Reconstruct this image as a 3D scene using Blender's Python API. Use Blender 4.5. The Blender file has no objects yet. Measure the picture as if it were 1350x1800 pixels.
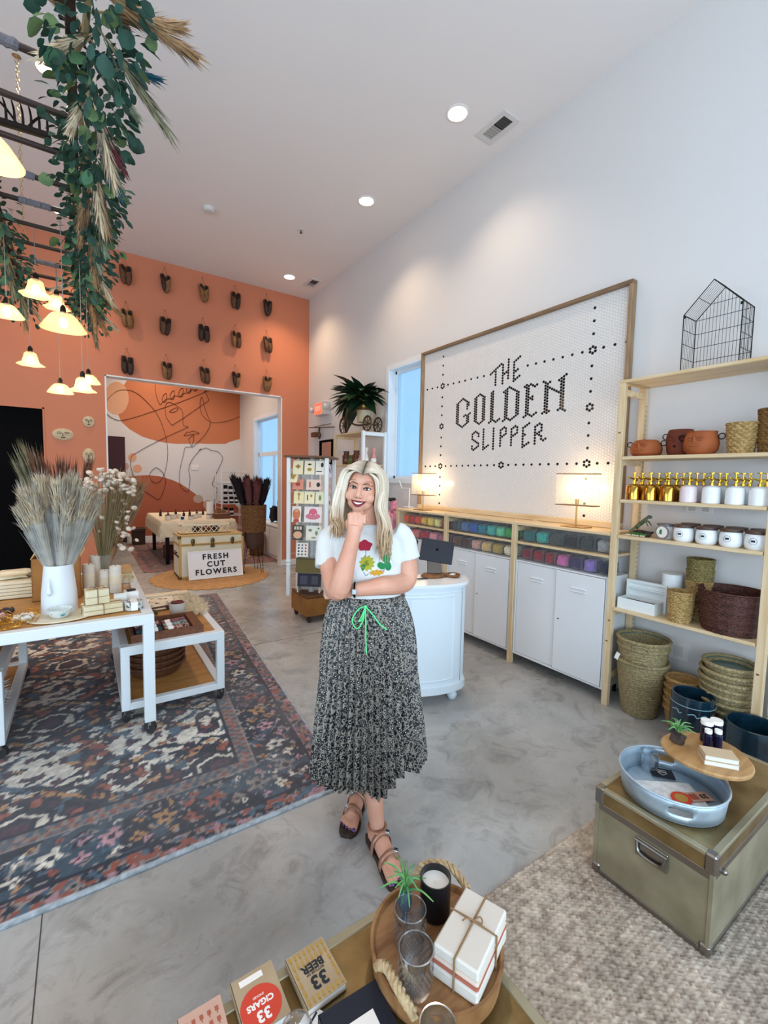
import bpy, bmesh, math, random
import numpy as np
from mathutils import Vector as V, Matrix, Quaternion, noise as mnoise
random.seed(7)
R = math.radians
sc = bpy.context.scene
COL = sc.collection

# ------------------------------------------------------------------ camera
CAMZ = 1.585
cam_d = bpy.data.cameras.new('camera'); cam = bpy.data.objects.new('camera', cam_d); COL.objects.link(cam)
cam_d.sensor_fit = 'HORIZONTAL'; cam_d.sensor_width = 36.0; cam_d.lens = 36.0 * 783.75 / 1350.0
cam_d.clip_start = 0.05; cam_d.clip_end = 200
_yaw, _tilt, _roll = R(33.93), R(4.287), R(1.147)
_f = V((math.sin(_yaw) * math.cos(_tilt), math.cos(_yaw) * math.cos(_tilt), -math.sin(_tilt)))
_r = V((math.cos(_yaw), -math.sin(_yaw), 0)); _u = _r.cross(_f)
_r2 = _r * math.cos(_roll) + _u * math.sin(_roll); _u2 = _u * math.cos(_roll) - _r * math.sin(_roll)
m = Matrix((( _r2.x, _u2.x, -_f.x, 0), (_r2.y, _u2.y, -_f.y, 0), (_r2.z, _u2.z, -_f.z, CAMZ), (0, 0, 0, 1)))
cam.matrix_world = m
sc.camera = cam

# ------------------------------------------------------------------ world, daylight, exposure
w = bpy.data.worlds.new('sky'); sc.world = w; w.use_nodes = True
bg = w.node_tree.nodes['Background']; bg.inputs[0].default_value = (0.42, 0.68, 0.92, 1); bg.inputs[1].default_value = 1.15
sc.view_settings.view_transform = 'Standard'; sc.view_settings.look = 'None'
sc.cycles.max_bounces = 8; sc.cycles.diffuse_bounces = 4; sc.cycles.glossy_bounces = 3; sc.cycles.transparent_max_bounces = 14; sc.cycles.caustics_reflective = False; sc.cycles.caustics_refractive = False
sc.view_settings.exposure = 0.16; sc.view_settings.gamma = 1.0; sc.view_settings.use_curve_mapping = False

def area(name, loc, target, sx, sy, power, color):
    d = bpy.data.lights.new(name, 'AREA'); d.shape = 'RECTANGLE'; d.size = sx; d.size_y = sy
    d.energy = power; d.color = color
    o = bpy.data.objects.new(name, d); COL.objects.link(o); o.location = loc
    o.rotation_euler = (V(target) - V(loc)).to_track_quat('-Z', 'Y').to_euler()
    return o
# daylight entering through the shop's street windows (front wall and left wall)
area('daylight_street', (-0.6, -2.45, 1.75), (-0.6, 5, 3.6), 6.6, 2.9, 245, (0.69, 0.855, 1.0))
area('daylight_side', (-4.85, 0.9, 1.75), (3, 1.6, 3.4), 4.4, 2.7, 105, (0.72, 0.87, 1.0))

# ------------------------------------------------------------------ helpers
def lin(h):
    if isinstance(h, str):
        h = h.lstrip('#'); c = [int(h[i:i + 2], 16) / 255 for i in (0, 2, 4)]
        return tuple(x / 12.92 if x <= 0.04045 else ((x + 0.055) / 1.055) ** 2.4 for x in c)
    return tuple(h)

MATS = {}
def mat(name, col, rough=0.6, metal=0.0, col2=None, scale=8.0, stretch=(1, 1, 1), bump=0.0, bscale=None, detail=4.0,
        trans=0.0, ior=1.45, emis=None, estr=0.0, coat=0.0, spec=0.5, sheen=0.0, lo=0.35, hi=0.65, alpha=1.0, sss=0.0):
    if name in MATS: return MATS[name]
    mt = bpy.data.materials.new(name); mt.use_nodes = True
    nt = mt.node_tree; b = nt.nodes['Principled BSDF']
    c1 = lin(col)
    b.inputs['Base Color'].default_value = (*c1, 1); b.inputs['Roughness'].default_value = rough
    b.inputs['Metallic'].default_value = metal; b.inputs['IOR'].default_value = ior
    b.inputs['Transmission Weight'].default_value = trans; b.inputs['Coat Weight'].default_value = coat
    b.inputs['Specular IOR Level'].default_value = spec; b.inputs['Sheen Weight'].default_value = sheen
    b.inputs['Alpha'].default_value = alpha
    if sss:
        b.inputs['Subsurface Weight'].default_value = sss; b.inputs['Subsurface Radius'].default_value = (0.02, 0.008, 0.005)
        b.inputs['Subsurface Scale'].default_value = 0.3
    if emis is not None:
        b.inputs['Emission Color'].default_value = (*lin(emis), 1); b.inputs['Emission Strength'].default_value = estr
    if col2 is not None or bump:
        tc = nt.nodes.new('ShaderNodeTexCoord'); mp = nt.nodes.new('ShaderNodeMapping')
        mp.inputs['Scale'].default_value = stretch
        nt.links.new(tc.outputs['Object'], mp.inputs['Vector'])
        nz = nt.nodes.new('ShaderNodeTexNoise'); nz.inputs['Scale'].default_value = scale; nz.inputs['Detail'].default_value = detail
        nt.links.new(mp.outputs['Vector'], nz.inputs['Vector'])
        if col2 is not None:
            rp = nt.nodes.new('ShaderNodeValToRGB'); rp.color_ramp.elements[0].position = lo; rp.color_ramp.elements[1].position = hi
            rp.color_ramp.elements[0].color = (*c1, 1); rp.color_ramp.elements[1].color = (*lin(col2), 1)
            nt.links.new(nz.outputs['Fac'], rp.inputs['Fac']); nt.links.new(rp.outputs['Color'], b.inputs['Base Color'])
        if bump:
            bp = nt.nodes.new('ShaderNodeBump'); bp.inputs['Strength'].default_value = bump; bp.inputs['Distance'].default_value = 0.01
            n2 = nz
            if bscale:
                n2 = nt.nodes.new('ShaderNodeTexNoise'); n2.inputs['Scale'].default_value = bscale; n2.inputs['Detail'].default_value = 3
                nt.links.new(mp.outputs['Vector'], n2.inputs['Vector'])
            nt.links.new(n2.outputs['Fac'], bp.inputs['Height']); nt.links.new(bp.outputs['Normal'], b.inputs['Normal'])
    MATS[name] = mt
    return mt

def vcol_mat(name, rough=0.8, bump=0.0, bscale=200, sheen=0.0, metal=0.0):
    if name in MATS: return MATS[name]
    mt = bpy.data.materials.new(name); mt.use_nodes = True; nt = mt.node_tree; b = nt.nodes['Principled BSDF']
    a = nt.nodes.new('ShaderNodeVertexColor'); a.layer_name = 'dye'
    nt.links.new(a.outputs['Color'], b.inputs['Base Color']); b.inputs['Roughness'].default_value = rough
    b.inputs['Sheen Weight'].default_value = sheen; b.inputs['Metallic'].default_value = metal
    if bump:
        nz = nt.nodes.new('ShaderNodeTexNoise'); nz.inputs['Scale'].default_value = bscale
        tc = nt.nodes.new('ShaderNodeTexCoord'); nt.links.new(tc.outputs['Object'], nz.inputs['Vector'])
        bp = nt.nodes.new('ShaderNodeBump'); bp.inputs['Strength'].default_value = bump; bp.inputs['Distance'].default_value = 0.005
        nt.links.new(nz.outputs['Fac'], bp.inputs['Height']); nt.links.new(bp.outputs['Normal'], b.inputs['Normal'])
    MATS[name] = mt
    return mt

def world_mat(o):
    mw = o.matrix_basis.copy()
    while o.parent:
        o = o.parent; mw = o.matrix_basis @ mw
    return mw

class MB:
    def __init__(s): s.v = []; s.f = []; s.c = []
    def add(s, vs, fs):
        n = len(s.v); s.v += [V(p) for p in vs]; s.f += [tuple(i + n for i in q) for q in fs]; return s
    def box(s, c, d, rot=None, bev=0.0):
        hx, hy, hz = d[0] / 2, d[1] / 2, d[2] / 2
        if bev > 0:
            b = min(bev, hx * .9, hy * .9, hz * .9); vs = []; idx = {}
            for sx in (-1, 1):
                for sy in (-1, 1):
                    for sz in (-1, 1):
                        for a in range(3):
                            p = [sx * (hx - b), sy * (hy - b), sz * (hz - b)]
                            p[a] = (sx * hx, sy * hy, sz * hz)[a]
                            idx[(sx, sy, sz, a)] = len(vs); vs.append(V(p))
            fs = []
            for a in range(3):
                o1, o2 = [(1, 2), (2, 0), (0, 1)][a]
                for sg in (-1, 1):
                    q = []
                    for s1, s2 in ((-1, -1), (1, -1), (1, 1), (-1, 1)):
                        k = [0, 0, 0]; k[a] = sg; k[o1] = s1; k[o2] = s2; q.append(idx[(*k, a)])
                    fs.append(q if sg > 0 else q[::-1])
            for a in range(3):
                o1, o2 = [(1, 2), (2, 0), (0, 1)][a]
                for s1 in (-1, 1):
                    for s2 in (-1, 1):
                        def K(sa, ax):
                            k = [0, 0, 0]; k[a] = sa; k[o1] = s1; k[o2] = s2; return idx[(*k, ax)]
                        q = [K(-1, o1), K(1, o1), K(1, o2), K(-1, o2)]
                        fs.append(q if s1 * s2 < 0 else q[::-1])
            for sx in (-1, 1):
                for sy in (-1, 1):
                    for sz in (-1, 1):
                        q = [idx[(sx, sy, sz, a)] for a in range(3)]
                        fs.append(q if sx * sy * sz > 0 else q[::-1])
        else:
            vs = [V((x, y, z)) for x in (-hx, hx) for y in (-hy, hy) for z in (-hz, hz)]
            fs = [(0, 1, 3, 2), (4, 6, 7, 5), (0, 4, 5, 1), (2, 3, 7, 6), (0, 2, 6, 4), (1, 5, 7, 3)]
        if rot is not None:
            mm = rot if isinstance(rot, Matrix) else Matrix.Rotation(rot, 3, 'Z')
            vs = [mm @ p for p in vs]
        return s.add([p + V(c) for p in vs], fs)
    def b2(s, x0, x1, y0, y1, z0, z1, bev=0.0):
        return s.box(((x0 + x1) / 2, (y0 + y1) / 2, (z0 + z1) / 2), (x1 - x0, y1 - y0, z1 - z0), None, bev)
    def tube(s, path, rad, n=8, caps=True, closed=False, squash=None):
        path = [V(p) for p in path]; L = len(path)
        if not hasattr(rad, '__len__'): rad = [rad] * L
        up = V((0, 0, 1)); vs = []; prev = None
        for i, p in enumerate(path):
            if closed: t = path[(i + 1) % L] - path[i - 1]
            else: t = path[min(i + 1, L - 1)] - path[max(i - 1, 0)]
            if t.length < 1e-9: t = V((0, 0, 1))
            t.normalize()
            if prev is None:
                a = t.cross(up)
                if a.length < 1e-3: a = t.cross(V((1, 0, 0)))
            else: a = prev - t * prev.dot(t)
            a.normalize(); prev = a; b = t.cross(a)
            for k in range(n):
                th = 2 * math.pi * k / n; ca, sa = math.cos(th), math.sin(th)
                if squash: sa *= squash
                vs.append(p + (a * ca + b * sa) * rad[i])
        fs = []
        for i in range(L if closed else L - 1):
            j = (i + 1) % L
            for k in range(n):
                k2 = (k + 1) % n; fs.append((i * n + k, i * n + k2, j * n + k2, j * n + k))
        if caps and not closed:
            fs.append(tuple(range(n))[::-1]); fs.append(tuple((L - 1) * n + k for k in range(n)))
        return s.add(vs, fs)
    def cyl(s, p0, p1, r0, r1=None, n=16, caps=True): return s.tube([p0, p1], [r0, r0 if r1 is None else r1], n, caps)
    def lathe(s, prof, c=(0, 0, 0), n=32, rot=None, wob=None, sx=1.0, sy=1.0, caps=True):
        vs = []; fs = []; L = len(prof)
        for i, (r, z) in enumerate(prof):
            for k in range(n):
                th = 2 * math.pi * k / n; rr = r * (1 + (wob(th, z) if wob else 0))
                p = V((rr * math.cos(th) * sx, rr * math.sin(th) * sy, z))
                if rot is not None: p = rot @ p
                vs.append(p + V(c))
        for i in range(L - 1):
            for k in range(n):
                k2 = (k + 1) % n; fs.append((i * n + k, i * n + k2, (i + 1) * n + k2, (i + 1) * n + k))
        if caps and prof[0][0] > 1e-6: fs.append(tuple(range(n))[::-1])
        if caps and prof[-1][0] > 1e-6: fs.append(tuple((L - 1) * n + k for k in range(n)))
        return s.add(vs, fs)
    def ball(s, c, r, nu=12, nv=8, rot=None):
        if not hasattr(r, '__len__'): r = (r, r, r)
        vs = [V((0, 0, -r[2]))]; fs = []
        for i in range(1, nv):
            ph = -math.pi / 2 + math.pi * i / nv
            for k in range(nu):
                th = 2 * math.pi * k / nu
                vs.append(V((r[0] * math.cos(ph) * math.cos(th), r[1] * math.cos(ph) * math.sin(th), r[2] * math.sin(ph))))
        vs.append(V((0, 0, r[2]))); T = len(vs) - 1
        for k in range(nu):
            k2 = (k + 1) % nu
            fs.append((0, 1 + k2, 1 + k)); fs.append((T, 1 + (nv - 2) * nu + k, 1 + (nv - 2) * nu + k2))
            for i in range(nv - 2):
                a = 1 + i * nu; fs.append((a + k, a + k2, a + nu + k2, a + nu + k))
        if rot is not None: vs = [rot @ p for p in vs]
        return s.add([p + V(c) for p in vs], fs)
    def prism(s, poly, axis, a0, a1):
        # poly: list of 2D points; axis 'x','y','z' extrusion axis
        def mk(p, a):
            if axis == 'z': return V((p[0], p[1], a))
            if axis == 'y': return V((p[0], a, p[1]))
            return V((a, p[0], p[1]))
        n = len(poly); vs = [mk(p, a0) for p in poly] + [mk(p, a1) for p in poly]
        fs = [tuple(range(n)), tuple(range(2 * n - 1, n - 1, -1))]
        for k in range(n):
            k2 = (k + 1) % n; fs.append((k, n + k, n + k2, k2))
        return s.add(vs, fs)
    def quad(s, a, b, c, d): return s.add([a, b, c, d], [(0, 1, 2, 3)])
    def leaf(s, base, direc, normal, L, W, bend=0.2, round_=False):
        d = V(direc).normalized(); nrm = V(normal); nrm = (nrm - d * nrm.dot(d))
        if nrm.length < 1e-4: nrm = d.orthogonal()
        nrm.normalize(); sd = d.cross(nrm); vs = []
        prof = ((0, .08), (.25, .8), (.55, 1.0), (.85, .62), (1.0, .06)) if round_ else ((0, .1), (.2, .7), (.45, 1.0), (.75, .6), (1.0, .03))
        for t, wd in prof:
            p = V(base) + d * (L * t) - nrm * (bend * L * t * t)
            vs += [p - sd * (W / 2 * wd) + nrm * (W * .1 * wd), p, p + sd * (W / 2 * wd) + nrm * (W * .1 * wd)]
        fs = []
        for i in range(4):
            for k in range(2): a = i * 3 + k; fs.append((a, a + 1, a + 4, a + 3))
        return s.add(vs, fs)
    def mesh(s, name, smooth=35):
        me = bpy.data.meshes.new(name); me.from_pydata([tuple(p) for p in s.v], [], s.f); me.update()
        bm = bmesh.new(); bm.from_mesh(me); bmesh.ops.recalc_face_normals(bm, faces=bm.faces); bm.to_mesh(me); bm.free()
        if smooth:
            me.shade_smooth()
            if smooth < 180: me.set_sharp_from_angle(angle=R(smooth))
        return me
    def build(s, name, mt, parent=None, smooth=35, local=False):
        if parent is not None and not local:
            inv = world_mat(parent).inverted(); s.v = [inv @ p for p in s.v]
        loc = V((0, 0, 0))
        if parent is None and s.v:
            xs = [p.x for p in s.v]; ys = [p.y for p in s.v]; zs = [p.z for p in s.v]
            loc = V(((min(xs) + max(xs)) / 2, (min(ys) + max(ys)) / 2, min(zs))); s.v = [p - loc for p in s.v]
        me = s.mesh(name, smooth); o = bpy.data.objects.new(name, me); COL.objects.link(o); o.location = loc
        if mt: me.materials.append(mt)
        if parent is not None: o.parent = parent
        return o

def tag(o, label=None, cat=None, group=None, kind=None):
    if label: o['label'] = label
    if cat: o['category'] = cat
    if group: o['group'] = group
    if kind: o['kind'] = kind
    return o
def thing(name, label, cat, loc=(0, 0, 0), rz=0.0, group=None):
    o = bpy.data.objects.new(name, None); COL.objects.link(o); o.empty_display_size = 0.05
    o.location = loc; o.rotation_euler = (0, 0, rz); return tag(o, label, cat, group)
def copy_tree(o, parent=None, label=None, loc=None, rz=None, scale=None):
    c = o.copy(); COL.objects.link(c); c.parent = parent
    if label: c['label'] = label
    if loc is not None: c.location = loc
    if rz is not None: c.rotation_euler = (0, 0, rz)
    if scale is not None: c.scale = scale if hasattr(scale, '__len__') else (scale,) * 3
    for ch in list(KIDS(o)): copy_tree(ch, c)
    return c
def KIDS(o): return [x for x in bpy.data.objects if x.parent == o]
def rotm(ax, ang): return Matrix.Rotation(ang, 3, ax)
def text_mesh(txt, size, extrude=0.001, bold=0.0, space=1.0, shear=0.0, linesp=1.0, align='CENTER', sx=1.0):
    cu = bpy.data.curves.new('t', 'FONT'); cu.body = txt; cu.size = size; cu.extrude = extrude; cu.offset = bold
    cu.align_x = align; cu.align_y = 'CENTER'; cu.space_character = space; cu.shear = shear; cu.space_line = linesp; cu.resolution_u = 3
    o = bpy.data.objects.new('t', cu); COL.objects.link(o)
    dg = bpy.context.evaluated_depsgraph_get(); me = bpy.data.meshes.new_from_object(o.evaluated_get(dg))
    bpy.data.objects.remove(o); bpy.data.curves.remove(cu)
    if sx != 1.0:
        for v in me.vertices: v.co.x *= sx
    return me
def place_text(name, txt, size, mtx, mt, parent, **k):
    me = text_mesh(txt, size, **k); me.transform(world_mat(parent).inverted() @ mtx); me.materials.append(mt); me.name = name
    o = bpy.data.objects.new(name, me); COL.objects.link(o); o.parent = parent; return o
def frame_mtx(origin, xdir, ydir):
    x = V(xdir).normalized(); y = V(ydir); y = (y - x * y.dot(x)).normalized(); z = x.cross(y)
    return Matrix(((x.x, y.x, z.x, origin[0]), (x.y, y.y, z.y, origin[1]), (x.z, y.z, z.z, origin[2]), (0, 0, 0, 1)))
def bez(pts, n=10):
    # Catmull-Rom through points
    P = [V(p) for p in pts]; out = []
    for i in range(len(P) - 1):
        p0 = P[max(i - 1, 0)]; p1 = P[i]; p2 = P[i + 1]; p3 = P[min(i + 2, len(P) - 1)]
        for k in range(n):
            t = k / n
            out.append(0.5 * ((2 * p1) + (p2 - p0) * t + (2 * p0 - 5 * p1 + 4 * p2 - p3) * t * t + (3 * p1 - p0 - 3 * p2 + p3) * t ** 3))
    out.append(P[-1]); return out
rnd = random.uniform
BLOB1 = [(0.98,3.88),(0.762,3.512),(0.66,3.2),(0.67,2.91),(0.731,2.75),(0.889,2.597),(1.135,2.447),(1.442,2.362),(1.617,2.334),(1.868,2.32),(2.051,2.331),(2.43,2.36),(2.541,2.358),(3.024,2.386),(3.119,2.445),(3.384,2.535),(3.39,3.961),(2.942,4.042),(2.271,3.993)]
BLOB2 = [(0.785,1.472),(0.984,1.532),(1.221,1.556),(1.498,1.533),(1.765,1.449),(1.947,1.362),(2.132,1.232),(2.282,1.111),(2.474,0.924),(2.54,0.654),(2.583,0.025),(0.758,0.128)]
PALE = [(0.887,3.29),(0.879,3.204),(0.858,3.121),(0.825,3.047),(0.783,2.984),(0.734,2.936),(0.68,2.907),(0.624,2.897),(0.57,2.906),(0.521,2.935),(0.478,2.981),(0.445,3.041),(0.422,3.113),(0.411,3.193),(0.413,3.277),(0.428,3.359),(0.454,3.437),(0.49,3.505),(0.534,3.561),(0.585,3.6),(0.64,3.622),(0.695,3.625),(0.747,3.608),(0.795,3.572),(0.835,3.519),(0.864,3.452),(0.882,3.374)]
GREY = [(0.865,3.808),(0.855,3.759),(0.828,3.715),(0.79,3.685),(0.747,3.674),(0.706,3.684),(0.675,3.712),(0.659,3.754),(0.66,3.803),(0.678,3.85),(0.711,3.888),(0.752,3.909),(0.795,3.91),(0.832,3.891),(0.857,3.855)]
SPOT0 = [(1.021,1.959),(1.013,1.919),(0.991,1.885),(0.959,1.863),(0.924,1.858),(0.89,1.869),(0.864,1.895),(0.85,1.932),(0.851,1.972),(0.866,2.01),(0.893,2.038),(0.927,2.052),(0.963,2.05),(0.994,2.031),(1.014,1.999)]
SPOT1 = [(1.124,1.707),(1.115,1.669),(1.091,1.638),(1.057,1.618),(1.018,1.613),(0.981,1.624),(0.953,1.648),(0.938,1.682),(0.939,1.72),(0.955,1.755),(0.984,1.781),(1.021,1.794),(1.06,1.791),(1.094,1.774),(1.116,1.744)]
SPOT2 = [(0.864,1.746),(0.858,1.712),(0.841,1.683),(0.818,1.664),(0.79,1.66),(0.765,1.67),(0.745,1.693),(0.735,1.725),(0.736,1.759),(0.747,1.792),(0.768,1.816),(0.794,1.828),(0.821,1.825),(0.844,1.808),(0.859,1.78)]
SPOT3 = [(2.464,0.986),(2.454,0.945),(2.425,0.91),(2.383,0.889),(2.335,0.886),(2.289,0.899),(2.254,0.928),(2.235,0.967),(2.236,1.01),(2.255,1.048),(2.291,1.076),(2.337,1.089),(2.385,1.085),(2.426,1.063),(2.455,1.028)]
SPOT4 = [(2.68,0.838),(2.67,0.792),(2.643,0.754),(2.604,0.731),(2.559,0.727),(2.516,0.742),(2.483,0.775),(2.465,0.818),(2.466,0.865),(2.484,0.908),(2.518,0.94),(2.561,0.954),(2.605,0.948),(2.645,0.924),(2.671,0.885)]
MLINES = [[(0.448,3.167),(0.552,3.314),(0.681,3.429),(0.826,3.471),(0.972,3.456),(1.119,3.372),(1.251,3.247),(1.418,3.057),(1.536,2.82),(1.612,2.576),(1.661,2.327),(1.675,2.094),(1.654,1.859),(1.587,1.574),(1.496,1.416),(1.426,1.376),(1.339,1.404),(1.281,1.519),(1.308,1.635),(1.414,1.735),(1.501,1.689),(1.579,1.583),(1.62,1.408),(1.592,1.27),(1.536,1.093),(1.49,1.005),(1.428,0.992),(1.316,1.074),(1.163,1.19),(1.031,1.343),(0.959,1.513),(0.905,1.719),(0.9,1.888),(0.935,2.002),(1.045,2.083),(1.267,2.237),(1.636,2.462),(2.14,2.744)],[(2.14,2.744),(2.029,2.784),(2.022,2.96),(2.006,3.116),(1.934,3.196),(1.809,3.27),(1.702,3.287),(1.639,3.194),(1.637,3.06),(1.67,2.909),(1.774,2.753)],[(1.774,2.753),(2.022,2.941),(2.624,3.439)],[(2.624,3.439),(2.492,3.753)],[(2.492,3.753),(2.377,3.719),(2.319,3.623),(2.254,3.674),(2.302,3.808),(2.359,3.835),(2.348,3.715),(2.272,3.627),(2.225,3.65),(2.168,3.555),(2.104,3.606),(2.152,3.739),(2.208,3.766),(2.197,3.647),(2.122,3.559),(2.048,3.54),(1.992,3.446),(1.929,3.497),(1.976,3.629),(2.031,3.655),(2.021,3.537),(1.947,3.45),(1.856,3.459),(1.801,3.366),(1.739,3.417),(1.786,3.547),(1.84,3.573),(1.829,3.456),(1.756,3.37),(1.685,3.372),(1.631,3.28),(1.57,3.33),(1.616,3.46),(1.669,3.485),(1.659,3.369),(1.587,3.284),(1.525,3.22),(1.458,3.384),(1.435,3.551),(1.445,3.854)],[(0.45,2.907),(0.542,2.825),(0.683,2.777),(0.845,2.812),(1.043,2.889),(1.349,3.031),(1.736,3.214),(2.065,3.376),(2.346,3.527),(2.665,3.706),(2.508,3.625),(2.779,3.764)],[(1.924,3.156),(1.842,3.08),(1.752,3.061),(1.725,3.078),(1.789,3.133),(1.879,3.181),(1.924,3.156)],[(2.035,2.528),(2.111,2.623),(2.167,2.617),(2.223,2.651),(2.299,2.647),(2.394,2.603),(2.279,2.585),(2.166,2.557),(2.035,2.528)],[(2.26,2.574),(2.259,2.444),(2.21,2.301),(2.164,2.378),(2.146,2.456),(2.203,2.52),(2.26,2.554)],[(2.219,2.281),(2.144,2.257),(2.06,2.242),(2.02,2.071),(1.952,1.771),(1.921,1.511),(1.946,1.312),(2.019,1.212),(2.103,1.172),(2.152,1.334),(2.163,1.536),(2.137,1.696),(2.177,1.878),(2.273,2.043),(2.428,2.232),(2.383,2.19),(2.54,2.257),(2.675,2.205),(2.812,2.188),(2.928,2.074),(2.939,1.979),(2.856,1.784),(2.738,1.517),(2.69,1.337),(2.794,1.265),(2.793,1.157),(2.733,0.916),(2.662,0.676)],[(2.209,2.251),(2.315,2.347),(2.47,2.518),(2.608,2.731),(2.649,2.916),(2.591,3.053),(2.516,3.267),(2.47,3.472),(2.441,3.478),(2.411,3.336),(2.428,3.158),(2.494,3.024),(2.658,2.91),(2.864,2.916),(3.122,2.986),(3.386,3.118)]]
# ------------------------------------------------------------------ structure
XW, YB, YM, ZC = 3.40, 7.56, 11.8, 4.72
XL, YF = -5.0, -2.6
M_WALL = mat('white wall paint', '#dedad8', 0.75, bump=0.05, bscale=150)
M_CEIL = mat('ceiling paint', '#ebe5e3', 0.85)
M_SALMON = mat('terracotta pink wall paint', '#cf7e5c', 0.6, bump=0.03, bscale=150)
M_TRIM = mat('white trim paint', '#ece6e2', 0.45)
M_BLACK = mat('black paint', '#060608', 0.85, spec=.12)
M_MAROON = mat('maroon paint', '#3a1119', 0.5)

def concrete():
    mt = bpy.data.materials.new('polished concrete'); mt.use_nodes = True; nt = mt.node_tree; b = nt.nodes['Principled BSDF']
    tc = nt.nodes.new('ShaderNodeTexCoord')
    def nz(s, d=6, r=.6, dist=0.0):
        n = nt.nodes.new('ShaderNodeTexNoise'); n.inputs['Scale'].default_value = s; n.inputs['Detail'].default_value = d
        n.inputs['Roughness'].default_value = r; n.inputs['Distortion'].default_value = dist
        nt.links.new(tc.outputs['Object'], n.inputs['Vector']); return n
    def ramp(n, stops):
        r = nt.nodes.new('ShaderNodeValToRGB'); e = r.color_ramp.elements
        while len(e) < len(stops): e.new(0.5)
        for q, (p, c) in zip(e, stops): q.position = p; q.color = (*lin(c), 1)
        nt.links.new(n.outputs['Fac'], r.inputs['Fac']); return r
    a = ramp(nz(1.1, 5, .6, .6), [(.30, '#8f8d89'), (.46, '#a6a4a1'), (.56, '#b3b2b0'), (.72, '#9a9a98')])
    c = ramp(nz(5.5, 8, .7, 1.2), [(.34, '#8c8680'), (.5, '#ffffff'), (.7, '#e6e6e6')])
    mx = nt.nodes.new('ShaderNodeMix'); mx.data_type = 'RGBA'; mx.blend_type = 'MULTIPLY'; mx.inputs[0].default_value = 0.45
    nt.links.new(a.outputs[0], mx.inputs[6]); nt.links.new(c.outputs[0], mx.inputs[7])
    nt.links.new(mx.outputs[2], b.inputs['Base Color'])
    rr = nt.nodes.new('ShaderNodeMapRange'); rr.inputs[3].default_value = 0.16; rr.inputs[4].default_value = 0.42
    nt.links.new(nz(3, 4).outputs['Fac'], rr.inputs[0]); nt.links.new(rr.outputs[0], b.inputs['Roughness'])
    bp = nt.nodes.new('ShaderNodeBump'); bp.inputs['Strength'].default_value = 0.05; bp.inputs['Distance'].default_value = 0.01
    nt.links.new(nz(14, 5).outputs['Fac'], bp.inputs['Height']); nt.links.new(bp.outputs[0], b.inputs['Normal'])
    return mt
S = lambda o: tag(o, kind='structure')
floor = S(MB().b2(XL, XW, YF, YM, -0.12, 0).build('floor', concrete()))
M_JOINT = mat('joint filler', '#4a4744', 0.9)
MB().b2(-0.166, -0.162, YF, 7.5, -0.0005, 0.0006).build('control_joint', M_JOINT, floor)
MB().b2(XL, XW, 4.058, 4.064, -0.0005, 0.0006).build('control_joint', M_JOINT, floor)
S(MB().b2(XL, XW, YF, YM, ZC, ZC + 0.1).build('ceiling', M_CEIL))

def holed(mb, axis, a0, a1, c0, c1, z0, z1, holes):
    # wall along axis ('x' or 'y') from a0..a1, thickness c0..c1, holes: (h0,h1,hz0,hz1)
    cuts = sorted({a0, a1, *[h[0] for h in holes], *[h[1] for h in holes]})
    for p, q in zip(cuts, cuts[1:]):
        hs = [h for h in holes if h[0] <= p and h[1] >= q]
        spans = [(z0, z1)]
        if hs:
            h = hs[0]; spans = [(z0, h[2]), (h[3], z1)]
        for s0, s1 in spans:
            if s1 - s0 > 1e-4:
                if axis == 'y': mb.b2(c0, c1, p, q, s0, s1)
                else: mb.b2(p, q, c0, c1, s0, s1)
    return mb
W1 = (3.96, 5.0, 1.58, 3.02); W2 = (8.70, 10.64, 0.55, 2.90)
S(holed(MB(), 'y', YF, YM, XW, XW + 0.2, 0, ZC, [W1, W2]).build('wall_right', M_WALL))
OPN = (0.275, 2.90, 0, 2.975); DR = (-2.3, -0.44, 0, 2.42)
wall_back = S(holed(MB(), 'x', XL, XW, YB, YB + 0.16, 0, ZC, [DR, OPN]).build('wall_back', M_SALMON))
wall_far = S(MB().b2(-1.6, XW, YM, YM + 0.1, 0, ZC).build('wall_far', M_WALL))
S(MB().b2(-1.7, -1.6, YB + 0.16, YM + 0.1, 0, ZC).build('wall_side', M_WALL))
S(holed(MB(), 'y', YF, YB + 0.16, XL - 0.2, XL, 0, ZC, [(-1.4, 3.2, 0.3, 3.2)]).build('wall_left', M_WALL))
S(holed(MB(), 'x', XL, XW, YF - 0.2, YF, 0, ZC, [(-4.1, 2.9, 0.15, 3.3)]).build('wall_front', M_WALL))
# trims
t = MB().b2(OPN[0], OPN[0] + 0.02, YB - 0.004, YB + 0.165, 0, 2.975); t.b2(OPN[1] - 0.02, OPN[1], YB - 0.004, YB + 0.165, 0, 2.975)
t.b2(OPN[0], OPN[1], YB - 0.004, YB + 0.165, 2.957, 2.977)
S(t.build('trim_1', M_TRIM))
S(MB().b2(OPN[1], XW, YB - 0.015, YB, 0, 0.10, 0.004).build('baseboard_back', M_TRIM))
S(MB().b2(DR[1], OPN[0], YB - 0.015, YB, 0, 0.10, 0.004).build('baseboard_back', M_TRIM))
S(MB().b2(XW - 0.015, XW, YF, YB, 0, 0.10, 0.004).build('baseboard_right', M_TRIM))
S(MB().b2(XW - 0.015, XW, YB + 0.17, YM, 0, 0.10, 0.004).build('baseboard_right', M_TRIM))
S(MB().b2(0.83, XW, YM - 0.015, YM, 0, 0.12, 0.004).build('baseboard_far', M_TRIM))
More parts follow.
